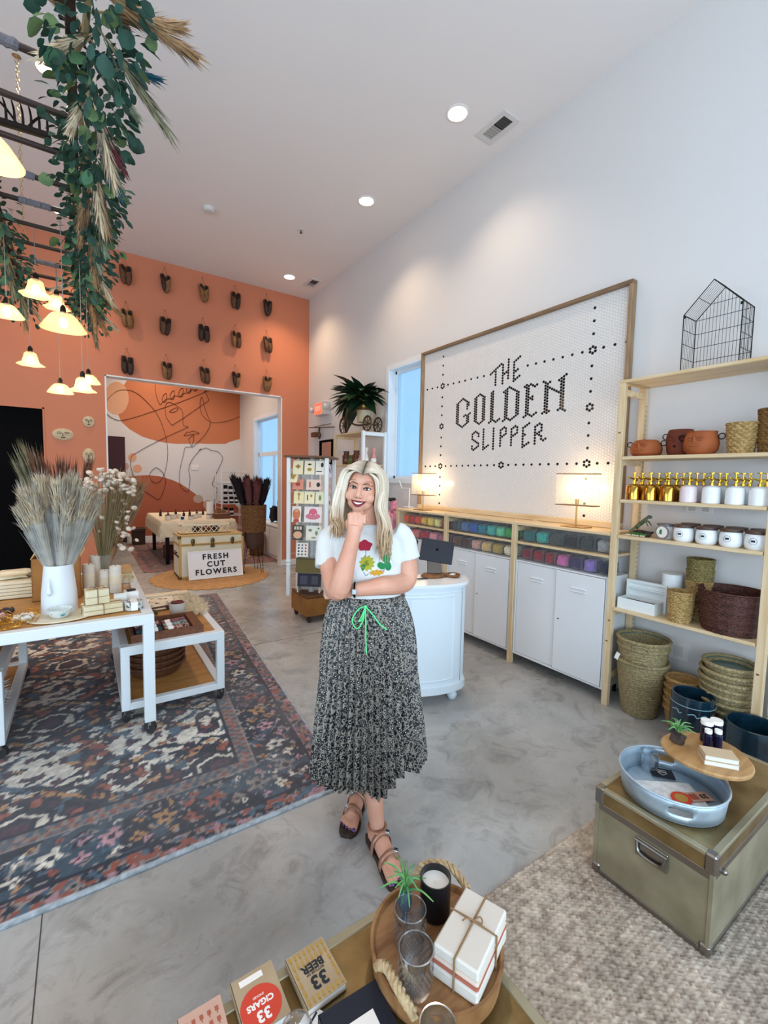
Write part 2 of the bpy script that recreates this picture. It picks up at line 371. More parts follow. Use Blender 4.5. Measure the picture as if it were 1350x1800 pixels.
# black doorway on the left, maroon door in the far wall
d1 = S(MB().b2(DR[0], DR[1], YB + 0.06, YB + 0.10, 0, 2.42).build('door_1', M_BLACK))
MB().b2(DR[0], DR[0] + .06, YB - .005, YB + .06, 0, 2.42).b2(DR[1] - .0, DR[1] + .02, YB - .008, YB + .06, 0, 2.44).b2(DR[0], DR[1] + .02, YB - .008, YB + .06, 2.42, 2.44).build('door_frame', M_SALMON, d1)
d2 = S(MB().b2(-0.15, 0.79, YM - 0.03, YM, 0, 2.41).build('door_2', M_MAROON))
MB().b2(0.70, 0.72, YM - 0.06, YM - 0.03, 1.0, 1.12, .004).build('door_handle', mat('dark metal', '#1c1a19', 0.4, 0.8), d2)

# windows: frame, sash, frosted pane
def frosted(name, c):
    mt = bpy.data.materials.new(name); mt.use_nodes = True; nt = mt.node_tree; nt.nodes.clear()
    o = nt.nodes.new('ShaderNodeOutputMaterial'); tr = nt.nodes.new('ShaderNodeBsdfTransparent'); tl = nt.nodes.new('ShaderNodeBsdfTranslucent')
    tr.inputs[0].default_value = (0.97, 0.98, 1.0, 1); tl.inputs[0].default_value = (*lin(c), 1); mx = nt.nodes.new('ShaderNodeMixShader'); mx.inputs[0].default_value = 0.35
    gl = nt.nodes.new('ShaderNodeBsdfGlossy'); gl.inputs['Roughness'].default_value = 0.1; m2 = nt.nodes.new('ShaderNodeMixShader'); m2.inputs[0].default_value = 0.05
    nt.links.new(tr.outputs[0], mx.inputs[1]); nt.links.new(tl.outputs[0], mx.inputs[2])
    nt.links.new(mx.outputs[0], m2.inputs[1]); nt.links.new(gl.outputs[0], m2.inputs[2]); nt.links.new(m2.outputs[0], o.inputs[0]); return mt
M_FROST = frosted('frosted window glass', '#d8eefc')
M_SASH = mat('white window vinyl', '#e9eef2', 0.35)
def window(name, W, bars=()):
    y0, y1, z0, z1 = W; t = 0.045
    f = MB(); f.b2(XW - 0.012, XW + 0.15, y0 - 0.05, y0 + .012, z0 - 0.05, z1 + 0.05).b2(XW - 0.012, XW + 0.15, y1 - .012, y1 + 0.05, z0 - 0.05, z1 + 0.05)
    f.b2(XW - 0.012, XW + 0.15, y0 + .012, y1 - .012, z1 - .012, z1 + 0.05).b2(XW - 0.03, XW + 0.15, y0 + .012, y1 - .012, z0 - 0.05, z0 + .012)
    o = S(f.build(name, M_SASH))
    s = MB(); x0, x1 = XW + 0.10, XW + 0.15
    s.b2(x0, x1, y0, y0 + t, z0, z1).b2(x0, x1, y1 - t, y1, z0, z1).b2(x0, x1, y0, y1, z1 - t, z1).b2(x0, x1, y0, y1, z0, z0 + t)
    for b in bars: s.b2(x0, x1, *b)
    s.build('window_sash', M_SASH, o)
    MB().b2(XW + 0.12, XW + 0.126, y0 + t, y1 - t, z0 + t, z1 - t).build('pane', M_FROST, o)
    return o
window('window_1', W1)
window('window_2', W2, [(8.70, 10.64, 2.05, 2.14), (9.62, 9.68, 0.55, 2.05)])
# street windows behind the photographer (clear glass in a dark frame)
def clear_glass():
    mt = bpy.data.materials.new('clear window glass'); mt.use_nodes = True; nt = mt.node_tree; nt.nodes.clear()
    o = nt.nodes.new('ShaderNodeOutputMaterial'); tr = nt.nodes.new('ShaderNodeBsdfTransparent'); gl = nt.nodes.new('ShaderNodeBsdfGlossy'); gl.inputs['Roughness'].default_value = 0.02
    mx = nt.nodes.new('ShaderNodeMixShader'); mx.inputs[0].default_value = 0.06
    nt.links.new(tr.outputs[0], mx.inputs[1]); nt.links.new(gl.outputs[0], mx.inputs[2]); nt.links.new(mx.outputs[0], o.inputs[0]); return mt
M_CLEAR = clear_glass(); M_DKFRAME = mat('dark bronze frame', '#2a2724', 0.4, 0.6)
f = MB()
for x in (-4.1, -2.35, -0.6, 1.15, 2.85): f.b2(x, x + 0.05, YF - 0.12, YF - 0.06, 0.15, 3.3)
f.b2(-4.1, 2.9, YF - 0.12, YF - 0.06, 0.15, 0.2).b2(-4.1, 2.9, YF - 0.12, YF - 0.06, 3.25, 3.3)
o = S(f.build('window_3', M_DKFRAME)); MB().b2(-4.05, 2.85, YF - 0.10, YF - 0.095, 0.2, 3.25).build('pane', M_CLEAR, o)
f = MB()
for y in (-1.4, 0.1, 1.65, 3.15): f.b2(XL - 0.12, XL - 0.06, y, y + 0.05, 0.3, 3.2)
f.b2(XL - 0.12, XL - 0.06, -1.4, 3.2, 0.3, 0.35).b2(XL - 0.12, XL - 0.06, -1.4, 3.2, 3.15, 3.2)
o = S(f.build('window_4', M_DKFRAME)); MB().b2(XL - 0.10, XL - 0.095, -1.35, 3.15, 0.35, 3.15).build('pane', M_CLEAR, o)

# mural painted on the far wall
M_MUR1 = mat('mural terracotta', '#c9784f', 0.65); M_MUR2 = mat('mural rust', '#b3603f', 0.65)
M_MURP = mat('mural peach', '#e0aa86', 0.65); M_MURG = mat('mural greige', '#c3a796', 0.65); M_MURL = mat('mural line', '#3c120f', 0.6)
def paint(poly, mt, d, name='paint_shape'):
    poly = [(x, min(z, ZC)) for x, z in poly]
    o = MB().prism(poly, 'y', YM - d, YM).build(name, mt, wall_far, smooth=0); return o
paint(BLOB1, M_MUR1, 0.002); paint(BLOB2, M_MUR2, 0.002); paint(PALE, M_MURP, 0.003); paint(GREY, M_MURG, 0.003)
for i, s_ in enumerate((SPOT0, SPOT1, SPOT2, SPOT3, SPOT4)): paint(s_, M_MURP if i < 2 else M_MURG, 0.004)
paint([(2.55, 0.12), (2.6, .75), (2.85, .92), (3.2, .88), (3.39, .7), (3.39, .12)], M_MUR2, 0.002)
for ln in MLINES:
    pts = bez([(x, YM - 0.006, z) for x, z in ln], 5 if len(ln) > 3 else 1)
    MB().tube(pts, 0.0095, 6, squash=0.4).build('paint_line', M_MURL, wall_far)
sw = MB().b2(2.20, 2.37, YM - 0.012, YM, 1.70, 1.82, .003).build('switch_plate', M_TRIM, wall_far)
MB().b2(2.24, 2.26, YM - 0.02, YM, 1.735, 1.785).b2(2.31, 2.33, YM - 0.02, YM, 1.735, 1.785).build('toggle', M_TRIM, sw)

# ------------------------------------------------------------------ ceiling fixtures
M_GLOW = mat('lamp lens', '#fff2de', 0.4, emis='#ffe7c4', estr=14)
def downlight(x, y, label, power=66, color=(1.0, 0.80, 0.60)):
    t = thing('recessed_downlight', label, 'ceiling light', (x, y, ZC - 0.006), 0, 'recessed ceiling downlights')
    MB().lathe([(0.098, 0.006), (0.098, 0.0), (0.082, -0.004), (0.075, 0.006)], (x, y, ZC - 0.006), 28).build('trim_ring', M_TRIM, t)
    MB().lathe([(0.0, 0.002), (0.076, 0.002), (0.076, 0.005)], (x, y, ZC - 0.008), 28).build('lens', M_GLOW, t)
    d = bpy.data.lights.new('downlight_beam', 'SPOT'); d.energy = power; d.color = color; d.spot_size = R(118); d.spot_blend = 0.85; d.shadow_soft_size = 0.07
    l = bpy.data.objects.new('downlight_beam', d); COL.objects.link(l); l.parent = t; l.location = (0, 0, -0.012)
downlight(2.735, 3.06, 'recessed ceiling light nearest the camera, beside the larger air vent')
downlight(2.735, 4.55, 'middle recessed ceiling light of the row along the right wall', 85, (1, .76, .52))
downlight(2.76, 6.90, 'recessed ceiling light at the far end above the terracotta wall corner', 105, (1, .73, .47))
downlight(-0.15, 4.585, 'recessed ceiling light glowing beside the garland near the top of the ladder')
downlight(-0.15, 6.886, 'recessed ceiling light behind the ladder next to the terracotta wall', 85, (1, .74, .48))
for x, y in ((-3.0, 3.06), (-3.0, 6.9), (-0.15, 1.6)):  # unseen repeats of the downlight rows, added only for their light
    d = bpy.data.lights.new('downlight_beam_out_of_view', 'SPOT'); d.energy = 60; d.color = (1, .80, .60); d.spot_size = R(118); d.spot_blend = .85; d.shadow_soft_size = .07
    l = bpy.data.objects.new('downlight_beam_out_of_view', d); COL.objects.link(l); l.location = (x, y, ZC - 0.02)
for x, y in ((0.6, 9.7), (2.3, 9.7), (1.4, 11.0)):
    d = bpy.data.lights.new('back_room_light', 'SPOT'); d.energy = 150; d.color = (1, .82, .66); d.spot_size = R(140); d.spot_blend = .8; d.shadow_soft_size = .1
    l = bpy.data.objects.new('back_room_light', d); COL.objects.link(l); l.location = (x, y, ZC - 0.02)
M_GRILLE = mat('dark vent louvre', '#3b3835', 0.5); M_VENTW = mat('vent enamel', '#d9d3d0', 0.4)
def vent(x0, x1, y0, y1, label):
    t = thing('air_vent', label, 'air vent', ((x0 + x1) / 2, (y0 + y1) / 2, ZC - 0.012), 0, 'ceiling air vents'); z = ZC
    f = MB(); b = 0.04
    f.b2(x0, x1, y0, y0 + b, z - .012, z).b2(x0, x1, y1 - b, y1, z - .012, z).b2(x0, x0 + b, y0 + b, y1 - b, z - .012, z).b2(x1 - b, x1, y0 + b, y1 - b, z - .012, z)
    f.build('frame', M_VENTW, t)
    ym = (y0 + y1) / 2
    MB().b2(x0 + b, x1 - b, y0 + b, ym, z - .004, z - .001).build('duct_opening', M_GRILLE, t)
    MB().b2(x0 + b, x1 - b, ym, y1 - b, z - .004, z - .001).build('damper', mat('damper grey', '#a8a29d', 0.5), t)
    n = 9
    for k in range(n):
        y = y0 + b + (y1 - y0 - 2 * b) * (k + .5) / n
        MB().box(((x0 + x1) / 2, y, z - .007), (x1 - x0 - 2 * b, .012, .0015), rotm('X', R(35 if y > ym else -35))).build('louvre', M_VENTW if y > ym else M_GRILLE, t)
vent(3.03, 3.225, 2.80, 3.14, 'white rectangular ceiling vent near the camera beside a downlight')
vent(3.05, 3.245, 6.72, 7.05, 'small white ceiling vent in the far corner over the terracotta wall')
t = thing('smoke_detector', 'round white smoke detector on the ceiling before the terracotta wall', 'smoke detector', (1.30, 5.76, ZC - .045))
MB().lathe([(0.0, -.045), (.045, -.045), (.062, -.03), (.068, 0)], (1.30, 5.76, ZC), 28).build('housing', M_VENTW, t)
MB().lathe([(.05, -.0415), (.05, -.036), (.056, -.034)], (1.30, 5.76, ZC), 28).build('vent_ring', M_GRILLE, t)
t = thing('fire_sprinkler', 'tiny metal fire sprinkler head poking out of the white ceiling', 'sprinkler', (2.37, 5.54, ZC - .05))
MB().lathe([(.035, 0), (.035, -.006), (.012, -.012)], (2.37, 5.54, ZC), 16).build('escutcheon', M_VENTW, t)
MB().cyl((2.37, 5.54, ZC - .012), (2.37, 5.54, ZC - .04), .008, .008, 8).lathe([(0, -.045), (.018, -.043), (.018, -.04)], (2.37, 5.54, ZC), 12).build('deflector', mat('sprinkler brass', '#6b5a48', .4, .8), t)
# ------------------------------------------------------------------ mosaic sign
M_PINE = mat('pale pine', '#e0c8a2', 0.5, col2='#d0b081', scale=3.0, stretch=(12, 1.2, 12), lo=.42, hi=.7, bump=.03)
M_PINEV = mat('pale pine upright', '#e0c8a2', 0.5, col2='#cfae80', scale=3.0, stretch=(12, 12, 1.0), lo=.42, hi=.7, bump=.03)
M_OAKF = mat('brown frame wood', '#8f7458', 0.5, col2='#755b44', scale=4.0, stretch=(10, 1.2, 10))
M_OAKFV = mat('brown frame wood upright', '#a38563', 0.5, col2='#87684a', scale=4.0, stretch=(10, 10, 1.2))
M_PENNYW = mat('white ceramic penny tile', '#e9e3de', 0.16, spec=0.6)
M_PENNYB = mat('black ceramic penny tile', '#0b0a0b', 0.14, spec=0.6)
M_GROUT = mat('white grout', '#d8d2cd', 0.9)
sg = thing('mosaic_sign', 'huge framed white penny tile sign reading THE GOLDEN SLIPPER in black', 'sign', (3.37, 3.02, 1.24))
MB().b2(3.376, 3.394, 1.815, 4.215, 1.27, 3.04).build('backing_board', M_GROUT, sg)
def fr(name, x0, x1, y0, y1, z0, z1, mt): MB().b2(x0, x1, y0, y1, z0, z1, .004).build(name, mt, sg)
fr('frame_rail', 3.335, 3.397, 1.788, 4.242, 3.04, 3.068, M_OAKF); fr('frame_rail', 3.335, 3.397, 1.788, 4.242, 1.238, 1.285, M_PINE)
fr('frame_stile', 3.335, 3.397, 4.215, 4.242, 1.285, 3.04, M_OAKFV); fr('frame_stile', 3.335, 3.397, 1.788, 1.815, 1.285, 3.04, M_OAKFV)
black = set()
def vline(c, a, b, S_): [S_.add((c, r)) for r in range(a, b + 1, 2)]
def pts(S_, *p): [S_.add(q) for q in p]
T1, T2, T3, TB = set(), set(), set(), set()
for c in range(32, 39): T1.add((c, 75 + c - 35))
vline(35, 63, 75, T1); vline(39, 63, 77, T1); vline(42, 66, 80, T1); pts(T1, (40, 70), (41, 71))
vline(45, 63, 77, T1); pts(T1, (46, 78), (47, 79), (48, 80), (46, 70), (47, 71), (46, 64), (47, 65), (48, 66))
vline(11, 37, 53, T2); vline(12, 36, 54, T2); pts(T2, (13, 55), (14, 56), (15, 57), (16, 56), (17, 55), (18, 54), (19, 53), (18, 52), (19, 51), (18, 50), (18, 48), (13, 35), (14, 34), (15, 33), (16, 34), (17, 35), (20, 44), (17, 43), (16, 42)); vline(18, 36, 42, T2); vline(19, 37, 43, T2)
vline(23, 37, 55, T2); vline(24, 36, 56, T2); pts(T2, (25, 57), (26, 58), (27, 57), (25, 35), (26, 34), (27, 35)); vline(28, 36, 56, T2); vline(29, 37, 55, T2)
vline(33, 35, 57, T2); vline(34, 36, 58, T2); pts(T2, (32, 34), (35, 35), (36, 34), (37, 35), (38, 36))
vline(41, 35, 57, T2); vline(42, 36, 58, T2); pts(T2, (40, 56), (43, 59), (44, 58), (45, 57), (46, 56), (40, 34), (43, 35), (44, 34), (45, 35), (46, 36)); vline(47, 37, 55, T2); vline(48, 38, 54, T2)
vline(52, 36, 58, T2); vline(53, 37, 57, T2); pts(T2, (51, 57), (54, 58), (55, 57), (56, 56), (57, 57), (54, 48), (55, 47), (55, 49), (51, 35), (54, 36), (55, 35), (56, 36), (57, 37))
vline(61, 37, 57, T2); vline(62, 36, 56, T2); pts(T2, (60, 58), (63, 57), (63, 53), (64, 52), (65, 51), (66, 50), (67, 49), (67, 57), (70, 60), (69, 59), (60, 36), (63, 37), (67, 37), (70, 36)); vline(68, 38, 58, T2); vline(69, 37, 57, T2)
pts(T3, (26, 24), (26, 26), (25, 27), (24, 28), (23, 27), (22, 26), (22, 24), (22, 22), (23, 21), (24, 20), (25, 19), (26, 18), (26, 16), (25, 15), (24, 14), (23, 13), (22, 14), (22, 16))
vline(29, 13, 29, T3); pts(T3, (30, 14), (31, 15), (32, 16)); vline(35, 13, 29, T3)
for c in (39, 45): vline(c, 15, 27, T3); pts(T3, (c + 1, 28), (c + 2, 29), (c + 3, 28), (c + 3, 26), (c + 3, 24), (c + 2, 23), (c + 1, 22))
vline(51, 13, 27, T3); pts(T3, (52, 28), (53, 29), (54, 30), (52, 22), (52, 14), (53, 15), (54, 16))
vline(57, 15, 27, T3); pts(T3, (58, 28), (59, 29), (60, 28), (60, 26), (60, 24), (59, 23), (58, 22), (59, 21), (60, 20), (60, 18), (61, 17), (62, 18))
def rosette(c, r): pts(TB, (c, r + 2), (c, r - 2), (c + 1, r + 1), (c + 1, r - 1), (c - 1, r + 1), (c - 1, r - 1))
for c in (0, 80):
    for r in (0, 36, 72): rosette(c, r)
    pts(TB, *[(c, r) for r in (10, 18, 26, 46, 54, 62, 82, 90, 98, -10, -18, -26, -34)])
rosette(40, 0)
for c in range(-12, 93, 4):
    if c in (0, 80): continue
    if c != 40: TB.add((c, 0))
    if c <= 28 or c >= 52: TB.add((c, 72))
allb = T1 | T2 | T3 | TB
CP, RP = .02235, .01245
def tiles(cells, n, d):
    m_ = MB(); ring = [(math.cos(2 * math.pi * k / n + .2), math.sin(2 * math.pi * k / n + .2)) for k in range(n)]; r = .0114
    for c, rr in cells:
        y = 2.098 + (80 - c) * CP; z = 1.739 + rr * RP; x0 = 3.376; x1 = 3.376 - d
        vs = [(x0, y + a * r, z + b * r) for a, b in ring] + [(x1, y + a * r * .9, z + b * r * .9) for a, b in ring]
        fs = [tuple(range(n, 2 * n))] + [(k, (k + 1) % n, n + (k + 1) % n, n + k) for k in range(n)]
        b_ = len(m_.v); m_.v += [V(p) for p in vs]; m_.f += [tuple(i + b_ for i in q) for q in fs]
    return m_
for nm, S_ in (('tile_lettering', T1), ('tile_lettering', T2), ('tile_lettering', T3), ('tile_border', TB)):
    tag(tiles(sorted(S_), 10, .0036).build(nm, M_PENNYB, sg), kind='stuff')
cells = [(c, r) for c in range(-14, 93) for r in range(-36, 104) if (c + r) % 2 == 0 and (c, r) not in allb]
tag(tiles(cells, 8, .003).build('white_tile_field', M_PENNYW, sg), kind='stuff')

# ------------------------------------------------------------------ tall rack on the right
M_HOLE = mat('peg hole', '#5b4630', 0.9)
rk = thing('shelving_rack', 'tall pale pine shelving rack holding pots, jars and baskets at the right', 'shelf', (3.21, 1.24, 0))
def post(y, x, z1, par): return MB().b2(x - .018, x + .018, y - .022, y + .022, 0, z1, .002).build('post', M_PINEV, par)
for y in (1.667, 0.815):
    for x in (3.068, 3.345): post(y, x, 2.262, rk)
    for z in (2.215, 1.74, 0.68, 0.22): MB().b2(3.086, 3.327, y - .012, y + .012, z - .03, z + .01, .002).build('side_rail', M_PINE, rk)
for z in (2.262, 1.768, 1.475, 1.228, 0.718):
    MB().b2(3.052, 3.362, .842, 1.643, z - .022, z, .003).build('shelf', M_PINE, rk) if z < 2.2 else MB().b2(3.052, 3.362, .785, 1.69, z - .0, z + .022, .003).build('shelf', M_PINE, rk)
for y, sgn in ((1.667, -1),):
    for k in range(58):
        for x in (3.337, 3.353):
            if k % 1 == 0: MB().b2(x - .003, x + .003, y - .0225, y - .0215, .25 + k * .033, .256 + k * .033).build('peg_hole', M_HOLE, rk)

M_KNOT = mat('pine knot', '#8a5a34', .6)
for y_, z_ in ((1.667, 1.93), (1.663, .62), (1.672, .47), (.82, .55)): MB().ball((3.0495, y_, z_), (.0012, .009, .006), 10, 8).build('knot', M_KNOT, rk)
# ------------------------------------------------------------------ low bays: posts, shelves, top plank, white lockers, bins
lb = thing('low_shelving', 'low pine open shelving with coloured bins standing over white lockers', 'shelf', (3.21, 2.97, 0))
for y in (2.535, 3.41, 4.25):
    for x in (3.068, 3.345): post(y, x, 1.244, lb)
    MB().b2(3.086, 3.327, y - .012, y + .012, 1.16, 1.2, .002).build('side_rail', M_PINE, lb)
bays = [(1.692, 2.511), (2.559, 3.386), (3.434, 4.226)]
for a, b in bays: MB().b2(3.052, 3.362, a, b, 1.056, 1.074, .003).build('shelf', M_PINE, lb)
wt = MB().b2(3.046, 3.362, 1.692, 4.275, 1.216, 1.237, .003).build('top_plank', M_PINE); tag(wt, 'long pale pine plank topping the low bays under the tile sign', 'plank')
M_LOCK = mat('white locker enamel', '#e3e4e6', 0.4)
M_DARK = mat('dark metal', '#1c1a19', 0.4, 0.8)
names = ['right', 'middle', 'left']
for i, (a, b) in enumerate(bays):
    lab = ['white metal two-door locker cabinet nearest the tall rack', 'white metal two-door locker cabinet between the counter and a pine post', 'white metal locker cabinet at the far left, mostly behind the counter'][i]
    c = thing('locker_cabinet', lab, 'cabinet', (3.2, (a + b) / 2, 0.095), 0, 'white lockers under the shelves')
    a2, b2_ = a + .004, b - .004; mid = (a + b) / 2
    s_ = MB().b2(3.065, 3.36, a2, a2 + .012, .095, .915).b2(3.065, 3.36, b2_ - .012, b2_, .095, .915).b2(3.065, 3.36, a2 + .012, b2_ - .012, .903, .915).b2(3.065, 3.36, a2 + .012, b2_ - .012, .095, .11).b2(3.35, 3.36, a2 + .012, b2_ - .012, .11, .903)
    s_.build('carcass', M_LOCK, c)
    for k, (p, q, xf) in enumerate(((a2 + .016, mid + .004, 3.056), (mid - .004, b2_ - .016, 3.072))):
        d = MB().b2(xf, xf + .014, p, q, .114, .899, .002).build('door', M_LOCK, c)
        for zz in (.79, .765):
            MB().box((xf - .004, (p + q) / 2, zz), (.012, .12, .012), rotm('Y', R(40)), .003).build('louvre', M_LOCK, d)
        if k == 0: MB().cyl((xf - .003, q - .035, .52), (xf + .001, q - .035, .52), .006, .006, 10).build('lock', M_DARK, d)
    for yy in (a2 + .05, b2_ - .05):
        for xx in (3.33,): MB().cyl((xx, yy, 0.0), (xx, yy, .095), .015, .015, 8).build('foot', M_DARK, c)

def lump(c, d, seed, n=7, amp=.12):
    m_ = MB(); rng = random.Random(seed); off = V((rng.random() * 50, rng.random() * 50, rng.random() * 50)); vs = []; fs = []
    nu, nv = 14, 9
    for i in range(nv + 1):
        ph = -math.pi / 2 + math.pi * i / nv
        for k in range(nu):
            th = 2 * math.pi * k / nu
            sp = lambda x: math.copysign(abs(x) ** .45, x)
            u = V((sp(math.cos(ph)) * sp(math.cos(th)), sp(math.cos(ph)) * sp(math.sin(th)), sp(math.sin(ph))))
            nn = mnoise.noise(u * 2.2 + off)
            vs.append(V((u.x * d[0] / 2, u.y * d[1] / 2, u.z * d[2] / 2)) * (1 - amp * .5 + amp * nn) + V(c))
    for i in range(nv):
        for k in range(nu):
            k2 = (k + 1) % nu; fs.append((i * nu + k, i * nu + k2, (i + 1) * nu + k2, (i + 1) * nu + k))
    return m_.add(vs, fs)
M_ACRYL = mat('clear acrylic', '#f4f6f6', 0.05, alpha=0.025, spec=.3)
binrows = [
 (0, 1.074, [('dark teal', '#1f5a58'), ('bright teal', '#2f9488'), ('slate grey', '#3f4340'), ('black', '#17181a'), ('charcoal', '#2c2f31'), ('silver grey', '#8d8f90')]),
 (0, .915, [('dark red', '#6d1420'), ('maroon', '#7c1222'), ('brick red', '#7a2226'), ('orchid pink', '#b45a8e'), ('deep purple', '#33204f'), ('lilac', '#7d66a8'), ('midnight navy', '#141a3c')]),
 (1, 1.074, [('charcoal blue', '#38424c'), ('steel blue', '#4a6793'), ('royal blue', '#2a4f96'), ('peacock blue', '#1f6d80'), ('turquoise', '#3a9a92'), ('mint green', '#5db98b'), ('leaf green', '#3f9a4f')]),
 (1, .915, [('chocolate brown', '#5a3524'), ('dark umber', '#41261c'), ('dusty rose', '#b98c80'), ('sand', '#c3a26c'), ('khaki', '#a08748'), ('ivory', '#ddd0b4')]),
 (2, 1.074, [('tangerine', '#cf5a24'), ('scarlet', '#b92a1f'), ('coral red', '#cf4a34'), ('golden yellow', '#d9a93f'), ('butter yellow', '#dfc05e'), ('pale lemon', '#e3cf84'), ('rust', '#8d3d28')]),
 (2, .915, [('rose pink', '#c75c6a'), ('salmon pink', '#cc6a66'), ('crimson', '#a4263a'), ('blush pink', '#d58a94'), ('mauve', '#a0657a')]),
]
sd = 0
for bay, z, cols in binrows:
    a, b = bays[bay]; n = len(cols); wv = (b - a - .02) / n
    for i, (cn, hx) in enumerate(cols):
        # image left = larger y
        y = b - .01 - wv * (i + .5); sd += 1; hgt = .115
        t = thing('storage_bin', f'clear bin of {cn} felt on the {"upper" if z > 1 else "lower"} shelf, {names[bay]} bay', 'bin', (3.17, y, z), 0, 'clear bins of coloured felt')
        W_ = wv * .9; x0, x1 = 3.085, 3.27
        s_ = MB().b2(x0, x0 + .002, y - W_ / 2, y + W_ / 2, z, z + hgt).b2(x1 - .002, x1, y - W_ / 2, y + W_ / 2, z, z + hgt).b2(x0, x1, y - W_ / 2, y - W_ / 2 + .002, z, z + hgt).b2(x0, x1, y + W_ / 2 - .002, y + W_ / 2, z, z + hgt).b2(x0, x1, y - W_ / 2, y + W_ / 2, z, z + .002)
        s_.build('box', M_ACRYL, t)
        l2 = tuple(min(1, v * 1.5 + .005) for v in lin(hx))
        mm_ = mat('felt ' + cn, hx, .9, col2=l2, scale=45, lo=.45, hi=.75, bump=.6, sheen=.3)
        lump(((x0 + x1) / 2, y, z + .052), (.17, W_ - .008, .098), sd).build('felt', mm_, t)

# ------------------------------------------------------------------ two reeded glass lamps on the plank
M_BRASS = mat('satin brass', '#b08a4e', 0.28, 1.0)
M_REED = mat('reeded acrylic', '#fff3da', 0.12, trans=0.0, spec=.7, alpha=0.09)
M_BULB = mat('bulb glow', '#ffe9c0', 0.4, emis='#ffd28a', estr=16)
def glass_lamp(x, y, label):
    z = 1.237; t = thing('table_lamp', label, 'lamp', (x, y, z), 0, 'reeded glass lamps on the pine plank')
    MB().b2(x - .06, x + .06, y - .10, y + .10, z, z + .008, .002).build('base', M_BRASS, t)
    MB().cyl((x, y, z + .008), (x, y, z + .17), .006, .006, 10).build('stem', M_BRASS, t)
    z0, z1 = z + .17, z + .415; hw = .155
    for xx in (x - .045, x + .045):
        p = MB()
        for k in range(31):
            yy = y - hw + 2 * hw * k / 30; p.cyl((xx, yy, z0 + .004), (xx, yy, z1 - .004), .0052, .0052, 6)
        p.build('reeded_panel', M_REED, t)
    f = MB()
    for xx in (x - .045, x + .045):
        f.b2(xx - .004, xx + .004, y - hw - .004, y + hw + .004, z1 - .004, z1 + .002).b2(xx - .004, xx + .004, y - hw - .004, y + hw + .004, z0 - .002, z0 + .004)
    for yy in (y - hw, y + hw): f.b2(x - .049, x + .049, yy - .003, yy + .003, z0 - .002, z0 + .003).b2(x - .049, x + .049, yy - .003, yy + .003, z1 - .002, z1 + .003)
    f.b2(x - .049, x + .049, y - .006, y + .006, z0 - .002, z0 + .002)
    f.build('panel_frame', M_BRASS, t)
    MB().cyl((x, y, z0), (x, y, z0 + .05), .013, .013, 12).build('socket', M_BRASS, t)
    MB().ball((x, y, z0 + .09), (.027, .027, .038), 14, 10).build('bulb', M_BULB, t)
    d = bpy.data.lights.new('lamp_bulb', 'POINT'); d.energy = 5; d.color = (1, .74, .44); d.shadow_soft_size = .03
    l = bpy.data.objects.new('lamp_bulb', d); COL.objects.link(l); l.parent = t; l.location = (0, 0, .30)
glass_lamp(3.18, 2.04, 'lit brass lamp with a ribbed glass shade, nearer the tall rack')
glass_lamp(3.18, 3.94, 'lit brass lamp with a ribbed glass shade, near the window')
# ------------------------------------------------------------------ things on the tall rack
M_TERRA = mat('terracotta clay', '#a4582c', 0.75, col2='#8f4620', scale=9, bump=.15)
M_TERRAD = mat('dark terracotta clay', '#74351f', 0.75, col2='#602a18', scale=9, bump=.15)
M_IRON = mat('black iron', '#231c19', 0.5, .7)
def ring(c, r, t, axis='y', n=20):
    ps = []
    for k in range(n):
        a = 2 * math.pi * k / n
        ps.append(V(c) + (V((0, math.cos(a) * r, math.sin(a) * r)) if axis == 'x' else V((math.cos(a) * r, 0, math.sin(a) * r)) if axis == 'y' else V((math.cos(a) * r, math.sin(a) * r, 0))))
    return ps
def face_pot(x, y, z, prof, label, mt, hz, mouth='lips'):
    t = thing('face_pot', label, 'pot', (x, y, z), 0, 'terracotta face pots')
    MB().lathe(prof, (x, y, z), 40).build('body', mt, t)
    rm = max(p[0] for p in prof)
    nose = MB().ball((x - rm * .94, y + .004, z + hz * .62), (.012, .010, .024), 10, 8); nose.build('nose', mt, t)
    for s_ in (-1, 1):
        f = MB(); ps = bez([(x - rm * .93, y + s_ * .045, z + hz * .70), (x - rm * .99, y + s_ * .028, z + hz * .76), (x - rm * .99, y + s_ * .012, z + hz * .71)], 4); f.tube(ps, .003, 6)
        f.build('brow', mt, t); MB().ball((x - rm * .95, y + s_ * .027, z + hz * .63), (.006, .013, .006), 8, 6).build('eye', mt, t)
    if mouth == 'lips':
        l = MB(); l.tube(bez([(x - rm * .95, y - .022, z + hz * .40), (x - rm * 1.0, y, z + hz * .38), (x - rm * .95, y + .022, z + hz * .40)], 4), .006, 8); l.build('mouth', mt, t)
    else:
        MB().ball((x - rm * .97, y, z + hz * .36), (.006, .009, .008), 10, 8).build('mouth', M_IRON, t)
    for s_ in (-1, 1):
        MB().tube(ring((x, y + s_ * (rm + .012), z + hz * .78), .017, 0, 'x'), .0032, 6, closed=True).build('ring_handle', M_IRON, t)
Z2, Z3, Z4, Z5 = 1.768, 1.475, 1.228, .718
face_pot(3.19, 1.553, Z2, [(0, 0), (.07, 0), (.092, .02), (.098, .05), (.09, .085), (.07, .108), (.06, .112), (.055, .104), (0, .09)], 'squat terracotta pot with a sleepy face, leftmost on its shelf', M_TERRA, .112)
face_pot(3.24, 1.365, Z2, [(0, 0), (.062, 0), (.075, .03), (.08, .08), (.08, .13), (.07, .165), (.066, .172), (.06, .165), (0, .12)], 'tall dark terracotta pot with an open round mouth', M_TERRAD, .17, 'o')
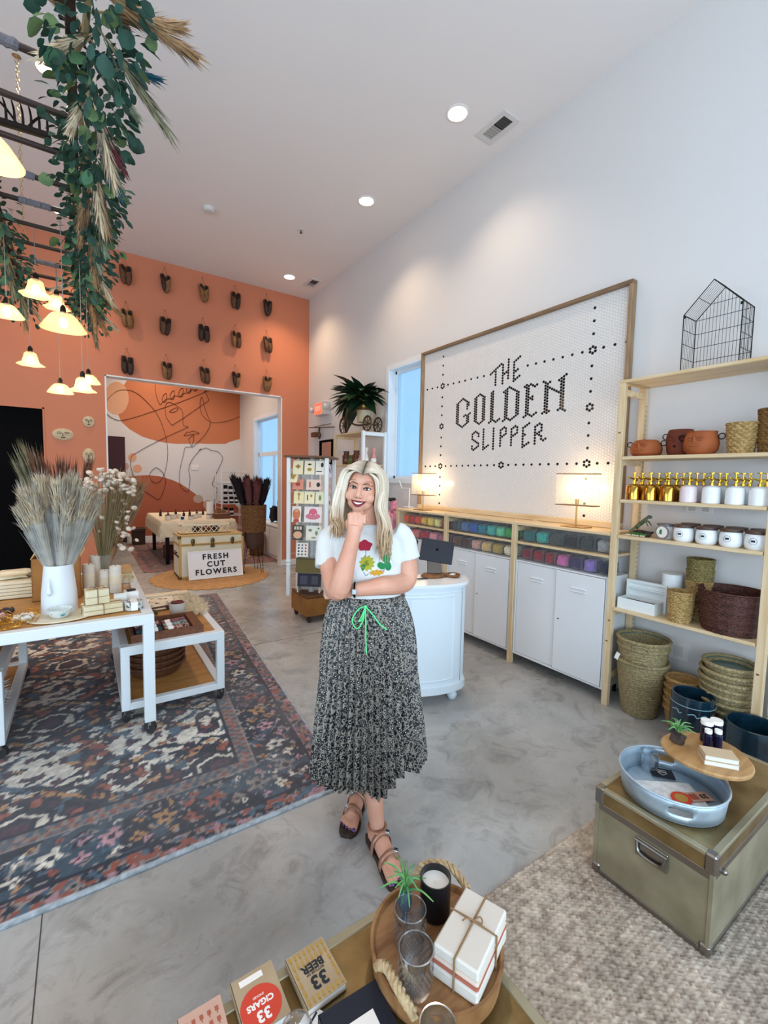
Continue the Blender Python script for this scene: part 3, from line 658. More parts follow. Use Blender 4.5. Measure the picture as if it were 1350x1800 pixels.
face_pot(3.16, 1.215, Z2, [(0, 0), (.066, 0), (.088, .03), (.094, .07), (.085, .115), (.078, .132), (.082, .142), (.076, .142), (.06, .12), (0, .1)], 'rounded terracotta pot with small lips in front of the dark one', M_TERRA, .14)

M_SEAG = mat('woven seagrass', '#c0a06a', 0.8, col2='#94743f', scale=60, bump=.5)
M_SEAGD = mat('brown woven seagrass', '#8d6a3a', 0.8, col2='#6e4d27', scale=60, bump=.5)
M_OLIVE = mat('olive grass coil', '#93834f', 0.8, col2='#6a5c36', scale=70, bump=.5)
M_WICK = mat('dark wicker', '#5a3024', 0.55, col2='#3a1c14', scale=50, bump=.6)
M_GLOSSIN = mat('glazed green grey basin', '#4f6a66', 0.18)
def woven(m_, c, r0, r1, h, rows, n=64, amp=.045, rim=True, depth=.6, cross=14):
    prof = []; 
    for i in range(rows * 3 + 1):
        f_ = i / (rows * 3); r = r0 + (r1 - r0) * f_; b = .0022 * abs(math.sin(math.pi * i / 3)) ** .5
        prof.append((r + b * 1.2, h * f_))
    rowh = h / rows
    wob = lambda th, z: amp * math.sin(cross * th + math.pi * int(z / rowh - 1e-6))
    m_.lathe([(0, 0)] + prof, c, n, wob=wob)
    m_.f.pop()  # open the top cap
    inner = [(r1 - .004, h), (r1 - .006, h * (1 - depth)), (0.0, h * (1 - depth))]
    m_.lathe(inner, c, n, caps=False)
    if rim: m_.tube([V(c) + V((math.cos(2 * math.pi * k / 40) * r1, math.sin(2 * math.pi * k / 40) * r1, h)) for k in range(40)], .005, 6, closed=True)
    return m_
def basket(x, y, z, r0, r1, h, label, mt, rows=12, group=None, **k):
    return tag(woven(MB(), (x, y, z), r0, r1, h, rows, **k).build('basket', mt), label, 'basket', group)
G = 'woven baskets on the tall rack'
basket(3.17, 1.014, Z2, .060, .074, .125, 'lower of two nested honey baskets beside the terracotta pots', M_SEAG, 9, G)
basket(3.17, 1.014, Z2 + .05, .062, .077, .125, 'upper of two nested honey baskets beside the terracotta pots', M_SEAG, 9, G)
basket(3.20, .885, Z2, .055, .066, .15, 'brown basket cut off by the frame edge, lower of its pair', M_SEAGD, 10, G)
basket(3.20, .885, Z2 + .095, .056, .068, .15, 'brown basket cut off by the frame edge, upper of its pair', M_SEAGD, 10, G)

# plant misters, three deep
M_GOLD = mat('polished gold', '#c79a45', 0.12, 1.0); M_GOLDP = mat('gold plated pump', '#d9b23f', 0.25, 1.0)
M_CERW = mat('white glazed ceramic', '#eef0f2', 0.2); M_CERP = mat('blush glazed ceramic', '#ead9dc', 0.2)
def mister(x, y, mt, label, rz):
    z = Z3; t = thing('plant_mister', label, 'mister', (x, y, z), rz, 'plant misters on the rack')
    MB().lathe([(0, 0), (.044, 0), (.047, .004), (.047, .083), (.042, .096), (.028, .105), (.014, .108), (0, .108)], n=28).build('body', mt, t, local=True)
    p = MB().cyl((0, 0, .107), (0, 0, .122), .012, .012, 12).cyl((0, 0, .122), (0, 0, .178), .0045, .0045, 8).cyl((0, 0, .178), (0, 0, .184), .017, .017, 14)
    p.build('pump', M_GOLDP, t, local=True)
    MB().cyl((0, 0, .14), (-.05, 0, .152), .006, .004, 8).ball((-.052, 0, .1525), .008, 8, 6).box((.012, 0, .137), (.03, .016, .022), None, .004).build('nozzle', M_GOLDP, t, local=True)
ms = [(1.575, M_GOLD, 'gold'), (1.468, M_GOLD, 'gold'), (1.360, M_GOLD, 'gold'), (1.243, M_CERP, 'blush'), (1.122, M_CERW, 'white'), (1.004, M_CERW, 'white'), (.893, M_CERW, 'white')]
nm = ['leftmost gold', 'second gold', 'third gold', 'blush pink', 'first white', 'second white', 'last white']
for row, (xx, rl) in enumerate(((3.105, 'front row'), (3.21, 'middle row'), (3.31, 'back row'))):
    for i, (y, mt_, cn) in enumerate(ms): mister(xx, y, mt_, f'{nm[i]} plant mister of the {rl}, brass pump on top', R(rnd(-40, 40)))

# jars with wooden lids
M_LIDW = mat('dark wood lid', '#5d4436', 0.5, col2='#4a3428', scale=20); M_INK = mat('printed ink', '#22262c', 0.7); M_LABEL = mat('label paper', '#f2efe9', 0.7)
def jar(x, y, label, print_=True):
    z = Z4; t = thing('candle_jar', label, 'jar', (x, y, z), 0, 'white jars with wooden lids')
    MB().lathe([(0, 0), (.044, 0), (.054, .012), (.057, .035), (.055, .07), (.050, .088), (.046, .09), (0, .09)], (x, y, z), 32).build('jar_body', M_CERW, t)
    MB().lathe([(0, .088), (.0535, .088), (.0545, .092), (.0545, .104), (.0525, .107), (0, .107)], (x, y, z), 32).build('lid', M_LIDW, t)
    if print_:
        e = MB()
        for k in range(18):
            a0 = 2 * math.pi * k / 18; e.ball((x - .0565, y + .018 * math.cos(a0), z + .05 + .018 * math.sin(a0)), (.0012, .0018, .0018), 5, 4)
        e.b2(x - .0582, x - .056, y - .009, y + .009, z + .045, z + .056)
        e.build('emblem', M_INK, t)
for i, y in enumerate((1.262, 1.137, 1.014, .893)):
    jar(3.125, y, ['white candle jar with dark lid right beside the round green label', 'white candle jar with dark lid, second from the green label', 'white candle jar with dark lid, third from the green label', 'white candle jar with dark lid at the frame edge'][i])
    jar(3.27, y + .02, ['white jar behind the one beside the green label, lid showing', 'white jar behind the second labelled jar, lid showing', 'white jar behind the third labelled jar, lid showing', 'white jar in the back row at the frame edge'][i], False)
t = thing('labelled_jar', 'white jar with a round label of green leaves, grey ring around it', 'jar', (3.15, 1.388, Z4))
MB().lathe([(0, 0), (.044, 0), (.052, .012), (.054, .035), (.052, .075), (.046, .086), (0, .086)], (3.17, 1.388, Z4), 32).build('jar_body', M_CERW, t)
MB().lathe([(0, .084), (.05, .084), (.051, .098), (0, .1)], (3.17, 1.388, Z4), 32).build('lid', mat('pewter lid', '#7d7f86', .4, .4), t)
rt = rotm('Z', R(-12)) @ rotm('Y', R(-90)) @ rotm('X', R(0))
MB().lathe([(.0, 0), (.047, 0), (.047, .004), (0, .004)], (3.10, 1.376, Z4 + .047), 30, rot=rt).build('label_ring', mat('taupe card', '#8d7d78', .7), t)
lb2 = MB().lathe([(.0, .004), (.036, .004), (.036, .006), (0, .006)], (3.10, 1.376, Z4 + .047), 30, rot=rt).build('label', M_LABEL, t)
g = MB(); c0 = V((3.10, 1.376, Z4 + .05)) + rt @ V((0, 0, .0068))
for a in range(5): 
    d = rt @ V((math.cos(R(20 + a * 35)), math.sin(R(20 + a * 35)), 0)); g.leaf(c0, d, rt @ V((0, 0, 1)), .02, .009, 0)
g.build('leaf_print', mat('print green', '#2c7a43', .7), lb2)
g = MB()
for k in range(5): q = V((3.10, 1.376, Z4 + .035)) + rt @ V((0, 0, .0065)); g.box(q + V((0, (k - 2) * .009, 0)), (.001, .006, .003))
g.build('print_line', M_INK, lb2)
# lizard figurine on a mossy rock
t = thing('lizard_figurine', 'painted green lizard figurine climbing a mossy rock on the rack', 'figurine', (3.14, 1.525, Z4))
M_LIZ = mat('painted lizard', '#5f6a4c', .5, col2='#34402c', scale=70); M_MOSS = mat('moss', '#4f8a3c', .9, col2='#2f5a28', scale=60, bump=.8); M_ROCK = mat('painted rock', '#2b2320', .7, col2='#4a3a30', scale=25, bump=.5)
lump((3.16, 1.535, Z4 + .018), (.10, .16, .044), 91, amp=.3).build('rock', M_ROCK, t); lump((3.12, 1.53, Z4 + .012), (.06, .12, .028), 92, amp=.4).build('moss', M_MOSS, t)
MB().tube(bez([(3.13, 1.60, Z4 + .03), (3.13, 1.565, Z4 + .055), (3.13, 1.535, Z4 + .082), (3.13, 1.505, Z4 + .11), (3.13, 1.487, Z4 + .132), (3.13, 1.468, Z4 + .138)], 5), [.002 + .0 * i + .013 * math.sin(math.pi * min(1, i / 24)) for i in range(26)], 8).ball((3.13, 1.474, Z4 + .136), (.012, .018, .012), 10, 8).build('body', M_LIZ, t)
g = MB()
for (yy, zz, dy) in ((1.545, .07, .02), (1.50, .112, -.03)):
    for xo in (-.02, .02): g.tube([(3.13, yy, Z4 + zz), (3.13 + xo, yy + dy * .5, Z4 + zz - .01), (3.13 + xo * 1.2, yy + dy, Z4 + zz - .035)], [.006, .005, .003], 6)
g.build('leg', M_LIZ, t)
g = MB()
for k in range(7): g.ball((3.085 + .004 * math.sin(k * 2.), 1.485 + k * .018, Z4 + .007), (.006, .009, .007), 8, 6)
g.build('pebble_edge', mat('cream pebble', '#c9bfa6', .6), t)

# shelf 5
t = thing('shadow_box', 'white wooden shadow box lying open on the lower rack shelf', 'box', (3.15, 1.51, Z5)); M_WB = mat('white painted wood', '#e8ebea', .45)
def tray_box(x0, x1, y0, y1, z0, z1, nm, par, th=.01):
    return MB().b2(x0, x1, y0, y0 + th, z0, z1).b2(x0, x1, y1 - th, y1, z0, z1).b2(x0, x0 + th, y0 + th, y1 - th, z0, z1).b2(x1 - th, x1, y0 + th, y1 - th, z0, z1).b2(x0 + th, x1 - th, y0 + th, y1 - th, z0, z0 + th).build(nm, M_WB, par)
tray_box(3.085, 3.20, 1.385, 1.63, Z5, Z5 + .075, 'tray', t); MB().b2(3.098, 3.188, 1.40, 1.615, Z5 + .05, Z5 + .056).build('lining', mat('dark brown lining', '#3a2b2b', .8), t)
f = MB(); f.b2(3.205, 3.23, 1.37, 1.385, Z5, Z5 + .19).b2(3.205, 3.23, 1.62, 1.635, Z5, Z5 + .19).b2(3.205, 3.23, 1.385, 1.62, Z5 + .175, Z5 + .19).b2(3.205, 3.23, 1.385, 1.62, Z5, Z5 + .012).b2(3.226, 3.23, 1.385, 1.62, Z5 + .012, Z5 + .175).b2(3.205, 3.23, 1.385, 1.62, Z5 + .13, Z5 + .14)
f.build('frame', M_WB, t)
f = MB(); f.b2(3.24, 3.30, 1.39, 1.41, Z5, Z5 + .16).b2(3.24, 3.30, 1.60, 1.64, Z5, Z5 + .16).b2(3.24, 3.30, 1.41, 1.6, Z5 + .14, Z5 + .16).build('rear_frame', M_WB, t)
t = thing('white_canister', 'plain white cylindrical canister on the lower rack shelf', 'canister', (3.28, 1.375, Z5))
MB().lathe([(0, 0), (.058, 0), (.060, .004), (.060, .262), (.0, .262)], (3.285, 1.375, Z5), 32).build('body', M_CERW, t); MB().lathe([(.0605, .225), (.062, .226), (.062, .262), (.059, .266), (0, .268)], (3.285, 1.375, Z5), 32).build('lid', M_CERW, t)
G = 'small woven cups on the lower shelf'
basket(3.12, 1.25, Z5, .058, .071, .135, 'lower of two nested cream woven cups at the shelf front', M_SEAG, 12, G, cross=18)
basket(3.12, 1.25, Z5 + .058, .060, .074, .135, 'upper of two nested cream woven cups at the shelf front', M_SEAG, 12, G, cross=18)
for k in range(4): basket(3.285, 1.215, Z5 + k * .072, .060, .074, .175, ['bottom', 'second', 'third', 'top'][k] + ' cup of the tall olive woven stack behind', M_OLIVE if k > 1 else M_SEAG, 14, 'tall stack of woven cups', cross=18)
G = 'dark wicker baskets'
for k in range(4):
    r = .158 + .004 * k
    o = woven(MB(), (3.19, 1.005, Z5 + k * .052), r - .02, r, .085 if k < 3 else .09, 9, n=104, amp=.022, cross=30).build('wicker_basket', M_WICK)
    tag(o, ['bottom', 'second', 'third', 'topmost'][k] + ' dark brown wicker basket of the stack on the lower shelf', 'basket', G)

# floor baskets
M_COIL = mat('gold olive seagrass coil', '#ab9a70', .75, col2='#7f7050', scale=90, bump=.6)
def lining(o, c, r0, r1, h): MB().lathe([(r1 - .006, h - .004), (r1 - .011, h * .95), (r0 + .006, h * .745), (0, h * .70)], c, 48, caps=False).build('glazed_lining', M_GLOSSIN, o)
def coil(m_, c, r0, r1, h, rows, n=56, basin=True):
    prof = [(0, 0)]
    for i in range(rows * 2 + 1):
        f_ = i / (rows * 2); prof.append((r0 + (r1 - r0) * f_ ** .8 + (.003 if i % 2 else 0), h * f_))
    m_.lathe(prof, c, n, wob=lambda th, z: .006 * math.sin(24 * th + z * 300)); m_.f.pop()
    m_.lathe([(r1 - .002, h), (r1 - .008, h * .97), (r0, h * .72), (0, h * .68)], c, n, caps=False)
    m_.tube([V(c) + V((math.cos(2 * math.pi * k / 44) * r1, math.sin(2 * math.pi * k / 44) * r1, h)) for k in range(44)], .012, 8, closed=True)
    return m_
G = 'large seagrass baskets on the floor'
bx, by = 3.17, 1.48
for k, (z, h, r0, r1) in enumerate(((0, .375, .105, .158), (.10, .375, .105, .152), (.155, .37, .105, .158))):
    o = coil(MB(), (bx, by, z), r0, r1, h, 22).build('seagrass_basket', M_COIL)
    tag(o, ['bottom bucket-shaped seagrass basket with white tag, left stack under the rack', 'middle seagrass basket in the left stack under the rack', 'topmost seagrass basket in the left stack, its mouth open'][k], 'basket', G)
    if k == 2: lining(o, (bx, by, z), r0, r1, h)
    if k == 0:
        MB().box((3.02, 1.575, .40), (.003, .026, .05), rotm('X', R(20))).build('tag', M_LABEL, o)
    for a in ((R(200), R(20)) if k < 2 else ()):
        q = V((bx + math.cos(a) * r1, by + math.sin(a) * r1, z + h)); tn = V((-math.sin(a), math.cos(a), 0))
        MB().tube(bez([q - tn * .05, q - tn * .035 + V((math.cos(a) * .012, math.sin(a) * .012, .03)), q + tn * .035 + V((math.cos(a) * .012, math.sin(a) * .012, .03)), q + tn * .05], 5), .006, 6).build('handle', M_COIL, o)
G = 'small seagrass baskets, middle stack'
for k in range(5):
    o = coil(MB(), (3.178, 1.228, k * .048), .068, .092, .14, 9).build('small_seagrass_basket', mat('honey seagrass', '#b08a55', .75, col2='#8d6a3a', scale=90, bump=.6))
    tag(o, ['bottom', 'second', 'third', 'fourth', 'topmost'][k] + ' small honey basket in the stack behind the blue pot', 'basket', G)
G = 'shallow seagrass trays, right stack'
for k in range(11):
    o = coil(MB(), (3.185, .985, k * .0435), .105, .142 + .008 * math.sin(k * 1.7), .09, 5).build('seagrass_tray', M_COIL)
    tag(o, ['bottom', 'second', 'third', 'fourth', 'fifth', 'sixth', 'seventh', 'eighth', 'ninth', 'tenth', 'topmost'][k] + ' shallow seagrass tray of the right stack under the rack', 'basket', G)
    if k == 10: lining(o, (3.185, .985, k * .0435), .105, .142 + .008 * math.sin(k * 1.7), .09)
# blue glazed planters
M_BLUEG = mat('deep blue glaze', '#12303f', .14, col2='#0b1d2a', scale=14, coat=.6); M_GLAZEL = mat('scratched pale glaze', '#7fa6b4', .3)
def planter(x, y, r0, r1, h, label, pattern):
    t = thing('blue_planter', label, 'planter', (x, y, 0), 0, 'blue glazed planters')
    MB().lathe([(0, 0), (r0, 0), (r1 * .98, h * .25), (r1, h * .7), (r1 * .985, h - .01), (r1 * .97, h), (r1 * .88, h), (r1 * .85, h - .02), (r1 * .82, h * .2), (0, h * .18)], (x, y, 0), 48).build('body', M_BLUEG, t)
    p = MB()
    if pattern == 'grid':
        for z in (.09, .125, .16):
            p.tube([(x + (r1 + .001) * math.cos(R(a)), y + (r1 + .001) * math.sin(R(a)), z + .006 * math.sin(a * .2)) for a in range(140, 262, 6)], .0016, 5)
        for a in range(145, 260, 13): p.tube([(x + (r1 + .001) * math.cos(R(a)), y + (r1 + .001) * math.sin(R(a)), z) for z in (.065, .1, .14, .185)], .0016, 5)
    else:
        for a in (160, 205, 235):
            c0 = V((x + (r1 + .001) * math.cos(R(a)), y + (r1 + .001) * math.sin(R(a)), h - .09)); tn = V((-math.sin(R(a)), math.cos(R(a)), 0))
            p.tube(bez([c0 - tn * .03, c0 + V((0, 0, .008)), c0 + tn * .015 + V((0, 0, -.008)), c0 + tn * .03], 4), .003, 5)
        p.tube([(x + (r1 + .001) * math.cos(R(a)), y + (r1 + .001) * math.sin(R(a)), h - .05) for a in range(120, 300, 6)], .0025, 5)
    p.build('scratched_pattern', M_GLAZEL, t)
planter(2.962, 1.085, .10, .112, .355, 'glossy deep blue planter with scratched fish marks beside the small baskets', 'fish')
planter(2.90, .775, .115, .13, .335, 'glossy deep blue planter with a scratched grid, at the frame edge', 'grid')
# wall plates
o = MB().b2(XW - .008, XW, 1.21, 1.37, 1.40, 1.45, .002).build('outlet_plate', M_TRIM); tag(o, 'pale double outlet plate on the wall below the misters', 'outlet')
for yy in (1.25, 1.33): MB().b2(XW - .010, XW - .007, yy - .02, yy + .02, 1.41, 1.44, .001).build('socket', mat('outlet grey', '#c9c3be', .5), o)
o = MB().b2(XW - .01, XW, 1.29, 1.41, .37, .50, .003).build('junction_plate', M_TRIM); tag(o, 'pale square cover plate low on the wall behind the baskets', 'wall plate')
MB().b2(XW - .012, XW - .009, 1.32, 1.38, .40, .47, .001).build('cover', M_VENTW, o)
# wire house cage on the top shelf
t = thing('wire_house', 'black wire birdcage shaped like a house on the top of the rack', 'wire cage', (3.19, 1.185, 2.284)); M_WIRE = mat('black wire', '#24211f', .45, .6)
x0, x1, ya, yb, zb, ze, zp = 3.10, 3.27, 1.335, 1.035, 2.284, 2.625, 2.79; ym = (ya + yb) / 2
f = MB(); q = .0032
for x in (x0, x1):
    for y in (ya, yb): f.cyl((x, y, zb), (x, y, ze), q, q, 6)
    f.tube([(x, ya, ze), (x, ym, zp), (x, yb, ze)], q, 6)
for y, z in ((ya, ze), (yb, ze), (ym, zp), (ya, zb + .004), (yb, zb + .004)): f.cyl((x0, y, z), (x1, y, z), q, q, 6)
f.build('frame', M_WIRE, t)
f = MB()
for k in range(1, 4):
    z = zb + (ze - zb) * k / 4
    for y in (ya, yb): f.cyl((x0, y, z), (x1, y, z), .0018, .0018, 5)
    f.cyl((x1, ya, z), (x1, yb, z), .0018, .0018, 5)
f.cyl((x1, ya, ze), (x1, yb, ze), .0018, .0018, 5).cyl((x1, (ya + ym) / 2, (ze + zp) / 2), (x1, (yb + ym) / 2, (ze + zp) / 2), .0018, .0018, 5)
for y in (ya, yb): f.cyl((x0, (y + ym) / 2, (ze + zp) / 2), (x1, (y + ym) / 2, (ze + zp) / 2), .0018, .0018, 5)
f.build('cross_wire', M_WIRE, t)
f = MB(); w_ = .0011
for k in range(1, 16):
    y = ya + (yb - ya) * k / 16; zt = ze + (zp - ze) * (1 - abs(y - ym) / (ya - ym)); f.cyl((x1, y, zb), (x1, y, zt), w_, w_, 4)
for k in range(1, 8):
    x = x0 + (x1 - x0) * k / 8
    for y in (ya, yb): f.tube([(x, y, zb), (x, y, ze), (x, ym, zp)], w_, 4)
f.build('fine_wire', M_WIRE, t)
for y in (ya, yb): MB().b2(x0 - .002, x0 + .002, y - .012 if y > ym else y, y if y > ym else y + .012, ze - .02, ze - .004).build('clasp', M_WIRE, t)
# ------------------------------------------------------------------ rugs
def vnoise(h, w, cell, seed):
    rg = np.random.RandomState(seed); gh, gw = int(h / cell) + 3, int(w / cell) + 3; g = rg.rand(gh, gw)
    yy = np.arange(h) / cell; xx = np.arange(w) / cell; y0 = yy.astype(int); x0 = xx.astype(int)
    fy = (yy - y0)[:, None]; fx = (xx - x0)[None, :]; fy = fy * fy * (3 - 2 * fy); fx = fx * fx * (3 - 2 * fx)
    a = g[y0][:, x0]; b = g[y0][:, x0 + 1]; c = g[y0 + 1][:, x0]; d = g[y0 + 1][:, x0 + 1]
    return (a * (1 - fx) + b * fx) * (1 - fy) + (c * (1 - fx) + d * fx) * fy
def LC(h): return np.array(lin(h))
def grid_mesh(name, pos, colr, mt, thick=.008):
    # pos: (H,W,3), colr: (H,W,3) -> sheet with a skirt down to the floor
    H, W = pos.shape[:2]; me = bpy.data.meshes.new(name)
    vs = pos.reshape(-1, 3); idx = np.arange(H * W).reshape(H, W)
    q = np.stack([idx[:-1, :-1], idx[:-1, 1:], idx[1:, 1:], idx[1:, :-1]], -1).reshape(-1, 4)
    loop = np.concatenate([idx[0, :], idx[1:, -1], idx[-1, -2::-1], idx[-2:0:-1, 0]])
    low = vs[loop].copy(); low[:, 2] -= thick; n0 = len(vs); vs = np.vstack([vs, low]); L = len(loop); k = np.arange(L); k2 = (k + 1) % L
    sk = np.stack([loop[k], n0 + k, n0 + k2, loop[k2]], -1); q = np.vstack([q, sk])
    me.vertices.add(len(vs)); me.vertices.foreach_set('co', vs.astype(np.float32).ravel())
    me.loops.add(len(q) * 4); me.loops.foreach_set('vertex_index', q.astype(np.int32).ravel())
    me.polygons.add(len(q)); me.polygons.foreach_set('loop_start', (np.arange(len(q)) * 4).astype(np.int32)); me.polygons.foreach_set('loop_total', np.full(len(q), 4, np.int32))
    me.update(calc_edges=True); me.validate()
    ca = me.color_attributes.new('dye', 'FLOAT_COLOR', 'POINT'); c4 = np.ones((len(vs), 4), np.float32)
    c4[:H * W, :3] = colr.reshape(-1, 3); c4[H * W:, :3] = colr.reshape(-1, 3)[loop]; ca.data.foreach_set('color', c4.ravel())
    me.shade_smooth(); me.materials.append(mt); o = bpy.data.objects.new(name, me); COL.objects.link(o); return o
def persian(nu, nv, du, seed, pal, wide=.27):
    # u across, v along (metres); returns colours (nv,nu,3)
    u = (np.arange(nu) * du)[None, :] + np.zeros((nv, 1)); v = (np.arange(nv) * du)[:, None] + np.zeros((1, nu)); Wd, Ld = nu * du, nv * du
    navy, cream, steel, rust, ochre, plum, taupe, edge, pink = [LC(c) for c in pal]
    n1 = vnoise(nv, nu, 4, seed); n2 = vnoise(nv, nu, 2.2, seed + 1); n3 = vnoise(nv, nu, 11, seed + 2); n4 = vnoise(nv, nu, 45, seed + 3); n5 = vnoise(nv, nu, 3, seed + 4)
    wu = u + (n1 - .5) * .030; wv_ = v + (n5 - .5) * .022
    st = .016; uq = np.floor(wu / st) * st; vq = np.floor(wv_ / (st * .7)) * st * .7
    d = np.minimum(np.minimum(u, Wd - u), np.minimum(v, Ld - v))
    P = .86; a = np.abs(((uq - Wd / 2) / P + .5) % 1 - .5) * P; b = np.abs((vq / (P * 1.15)) % 1 - .5) * P * 1.15
    f = np.sin(a * 34 + 5 * np.sin(b * 11)) * np.cos(b * 27 - 3 * np.sin(a * 9)) + .75 * (n3 - .5) * 2
    col = np.where((f > .30)[..., None], cream, navy)
    g = np.sin(a * 21 - b * 17) + .9 * (n3 - .5)
    col = np.where(((g > .70) & (f <= .30))[..., None], steel, col); col = np.where(((g < -.78) & (n1 > .5))[..., None], rust, col)
    col = np.where(((np.cos(a * 15 + b * 23) > .90) & (n2 > .45))[..., None], ochre, col); col = np.where((np.sin(a * 40) * np.sin(b * 36) > .70)[..., None], plum, col)
    hexd = np.maximum(a, a * .5 + b * .87)
    for r0, r1, c in ((.0, .05, plum), (.05, .085, navy), (.085, .105, cream), (.105, .14, navy), (.26, .29, navy)):
        m_ = (hexd >= r0) & (hexd < r1); col = np.where(m_[..., None], c, col)
    side = (d == u) | (d == Wd - u); s = np.where(side, wv_, wu); dw = d + (n5 - .5) * .018; o = .12 + wide / 2
    bcol = np.where((n3 > .62)[..., None], steel * .6, navy); bcol = np.where(((n2 > .74) & (n1 > .4))[..., None], taupe, bcol)
    for per, off, rad, lob, ph0 in ((.215, 0, .046, 5, 0.), (.215, .055, .026, 4, .5), (.215, -.055, .026, 4, .5), (.1075, .088, .016, 3, .25), (.1075, -.088, .016, 3, .25)):
        q = (s / per + ph0) % 1 - .5; rr = np.hypot(q * per, dw - o - off); th = np.arctan2(dw - o - off, q * per); pet = rad * (1 + .32 * np.cos(lob * th)); k = (np.floor(s / per + ph0).astype(int) * 7 + int(rad * 1000)) % 5
        for kk, c in enumerate((cream, rust, pink, taupe, ochre)): bcol = np.where(((rr < pet) & (k == kk))[..., None], c, bcol)
        bcol = np.where((rr < rad * .38)[..., None], navy if rad > .03 else plum, bcol)
    vine = np.abs((dw - o) - .07 * np.sin(s / .215 * 2 * np.pi + 1.5)) < .009; bcol = np.where((vine & (n1 > .3))[..., None], steel, bcol)
    col = np.where((d < .12 + wide)[..., None], bcol, col)
    g2 = ((s / .05) % 1 < .5) ^ (dw > .12 + wide + .045)
    m_ = (d >= .12 + wide) & (d < .12 + wide + .09); col = np.where(m_[..., None], np.where(g2[..., None], taupe * .8, np.where((n2 > .5)[..., None], rust * .8, steel)), col)
    for e0, e1, c in ((.110, .122, navy), (.118 + wide, .132 + wide, taupe), (.205 + wide, .225 + wide, navy)):
        m_ = (d >= e0) & (d < e1); col = np.where(m_[..., None], c, col)
    sp = np.where((n2 > .60)[..., None], rust * .8, np.where((n2 < .42)[..., None], navy, taupe)); sp = np.where((n1 > .72)[..., None], pink * .8, sp); sp = np.where((n5 > .72)[..., None], steel, sp)
    col = np.where((d < .110)[..., None], sp, col); col = np.where((d < .02)[..., None], edge, col)
    warm = (np.clip(1 - (Wd - u) / .5, 0, 1) * .25)[..., None]; col = col * (1 - warm) + (col * .5 + rust * .35) * warm  # warm light on the right border put into the dye as a rust tint
    fade = np.clip((n4 - .45) * .7, 0, .18)[..., None]; col = col * (1 - fade) + taupe * fade
    col = col * (.72 + .56 * n2[..., None]) * (.86 + .28 * np.random.RandomState(seed + 9).rand(nv, nu)[..., None])
    return np.clip(col, 0, 1)
M_RUG = vcol_mat('woven rug pile', .95, .5, 320, sheen=.25)
du = .0092; nu, nv = 315, 461
cl = persian(nu, nv, du, 3, ('#101a2d', '#d2cbbf', '#3f586c', '#8e4a3a', '#a87d50', '#43243a', '#857c78', '#a9b4bd', '#b08690'))
uu, vv = np.meshgrid(np.arange(nu) * du, np.arange(nv) * du)
pos = np.zeros((nv, nu, 3)); yy = 1.905 + vv; pos[..., 1] = yy; pos[..., 0] = 1.096 + .085 * (yy - 1.905) - (nu - 1) * du + uu
pos[..., 2] = .009 + .0008 * np.random.RandomState(1).rand(nv, nu)
rug = grid_mesh('persian_rug', pos, cl, M_RUG); tag(rug, 'large faded navy and cream persian rug with rust border, left floor', 'rug')
du2 = .02; nu, nv = 130, 175
cl = persian(nu, nv, du2, 21, ('#4a2420', '#b08a70', '#6d4a44', '#8e3f30', '#a8683a', '#5a2430', '#8a5f50', '#8a5a48', '#a06a60'), .3)
uu, vv = np.meshgrid(np.arange(nu) * du2, np.arange(nv) * du2); pos = np.zeros((nv, nu, 3)); pos[..., 0] = .75 + uu; pos[..., 1] = 7.95 + vv; pos[..., 2] = .008
tag(grid_mesh('red_rug', pos, cl, M_RUG), 'worn rust red rug on the back room floor under the cloth table', 'rug')
# jute rug, chunky braided
du3 = .0062; nu, nv = 300, 270
uu, vv = np.meshgrid(np.arange(nu) * du3, np.arange(nv) * du3); a = vnoise(nv, nu, 2.1, 5); b_ = vnoise(nv, nu, 4, 6); c_ = vnoise(nv, nu, 30, 8)
br = np.abs(np.sin((vv + .004 * np.sin(uu * 300)) * np.pi / .017)) * (.55 + .45 * np.abs(np.sin(uu * np.pi / .02 + np.floor(vv / .017) * 1.6)))
pos = np.zeros((nv, nu, 3)); pos[..., 0] = .86 + uu; pos[..., 1] = 1.08 - vv; pos[..., 2] = .008 + .007 * br + .004 * a
t_ = np.clip(.15 + .55 * a + .35 * br - .25 * (c_ - .4), 0, 1)[..., None]
cl = (LC('#5f4b3c') * (1 - t_) + LC('#d8c8b6') * t_) * (.8 + .4 * b_[..., None])
tag(grid_mesh('jute_rug', pos, cl, vcol_mat('braided jute', .95, .3, 250), .011), 'chunky natural jute rug in the right foreground', 'rug')
# round scalloped mat under the trunk
t = thing('scalloped_mat', 'round scalloped straw mat under the flower trunk', 'mat', (1.62, 7.22, 0)); M_STRAW = mat('straw braid', '#c69a68', .9, col2='#a97b4c', scale=50, bump=.6)
cx, cy = 1.62, 7.22
for k in range(9):
    r = .08 + k * .085; MB().tube([(cx + math.cos(2 * math.pi * i / 60) * r, cy + math.sin(2 * math.pi * i / 60) * r, .006) for i in range(60)], .047, 6, closed=True, squash=.14).build('braid_ring', M_STRAW, t)
s_ = MB(); N_ = 34
for k in range(N_):
    a = 2 * math.pi * k / N_; s_.lathe([(0, 0), (.075, 0), (.08, .006), (.07, .010), (0, .010)], (cx + math.cos(a) * .80, cy + math.sin(a) * .80, .0), 14)
tag(s_.build('scallop_edge', M_STRAW, t), kind='stuff')

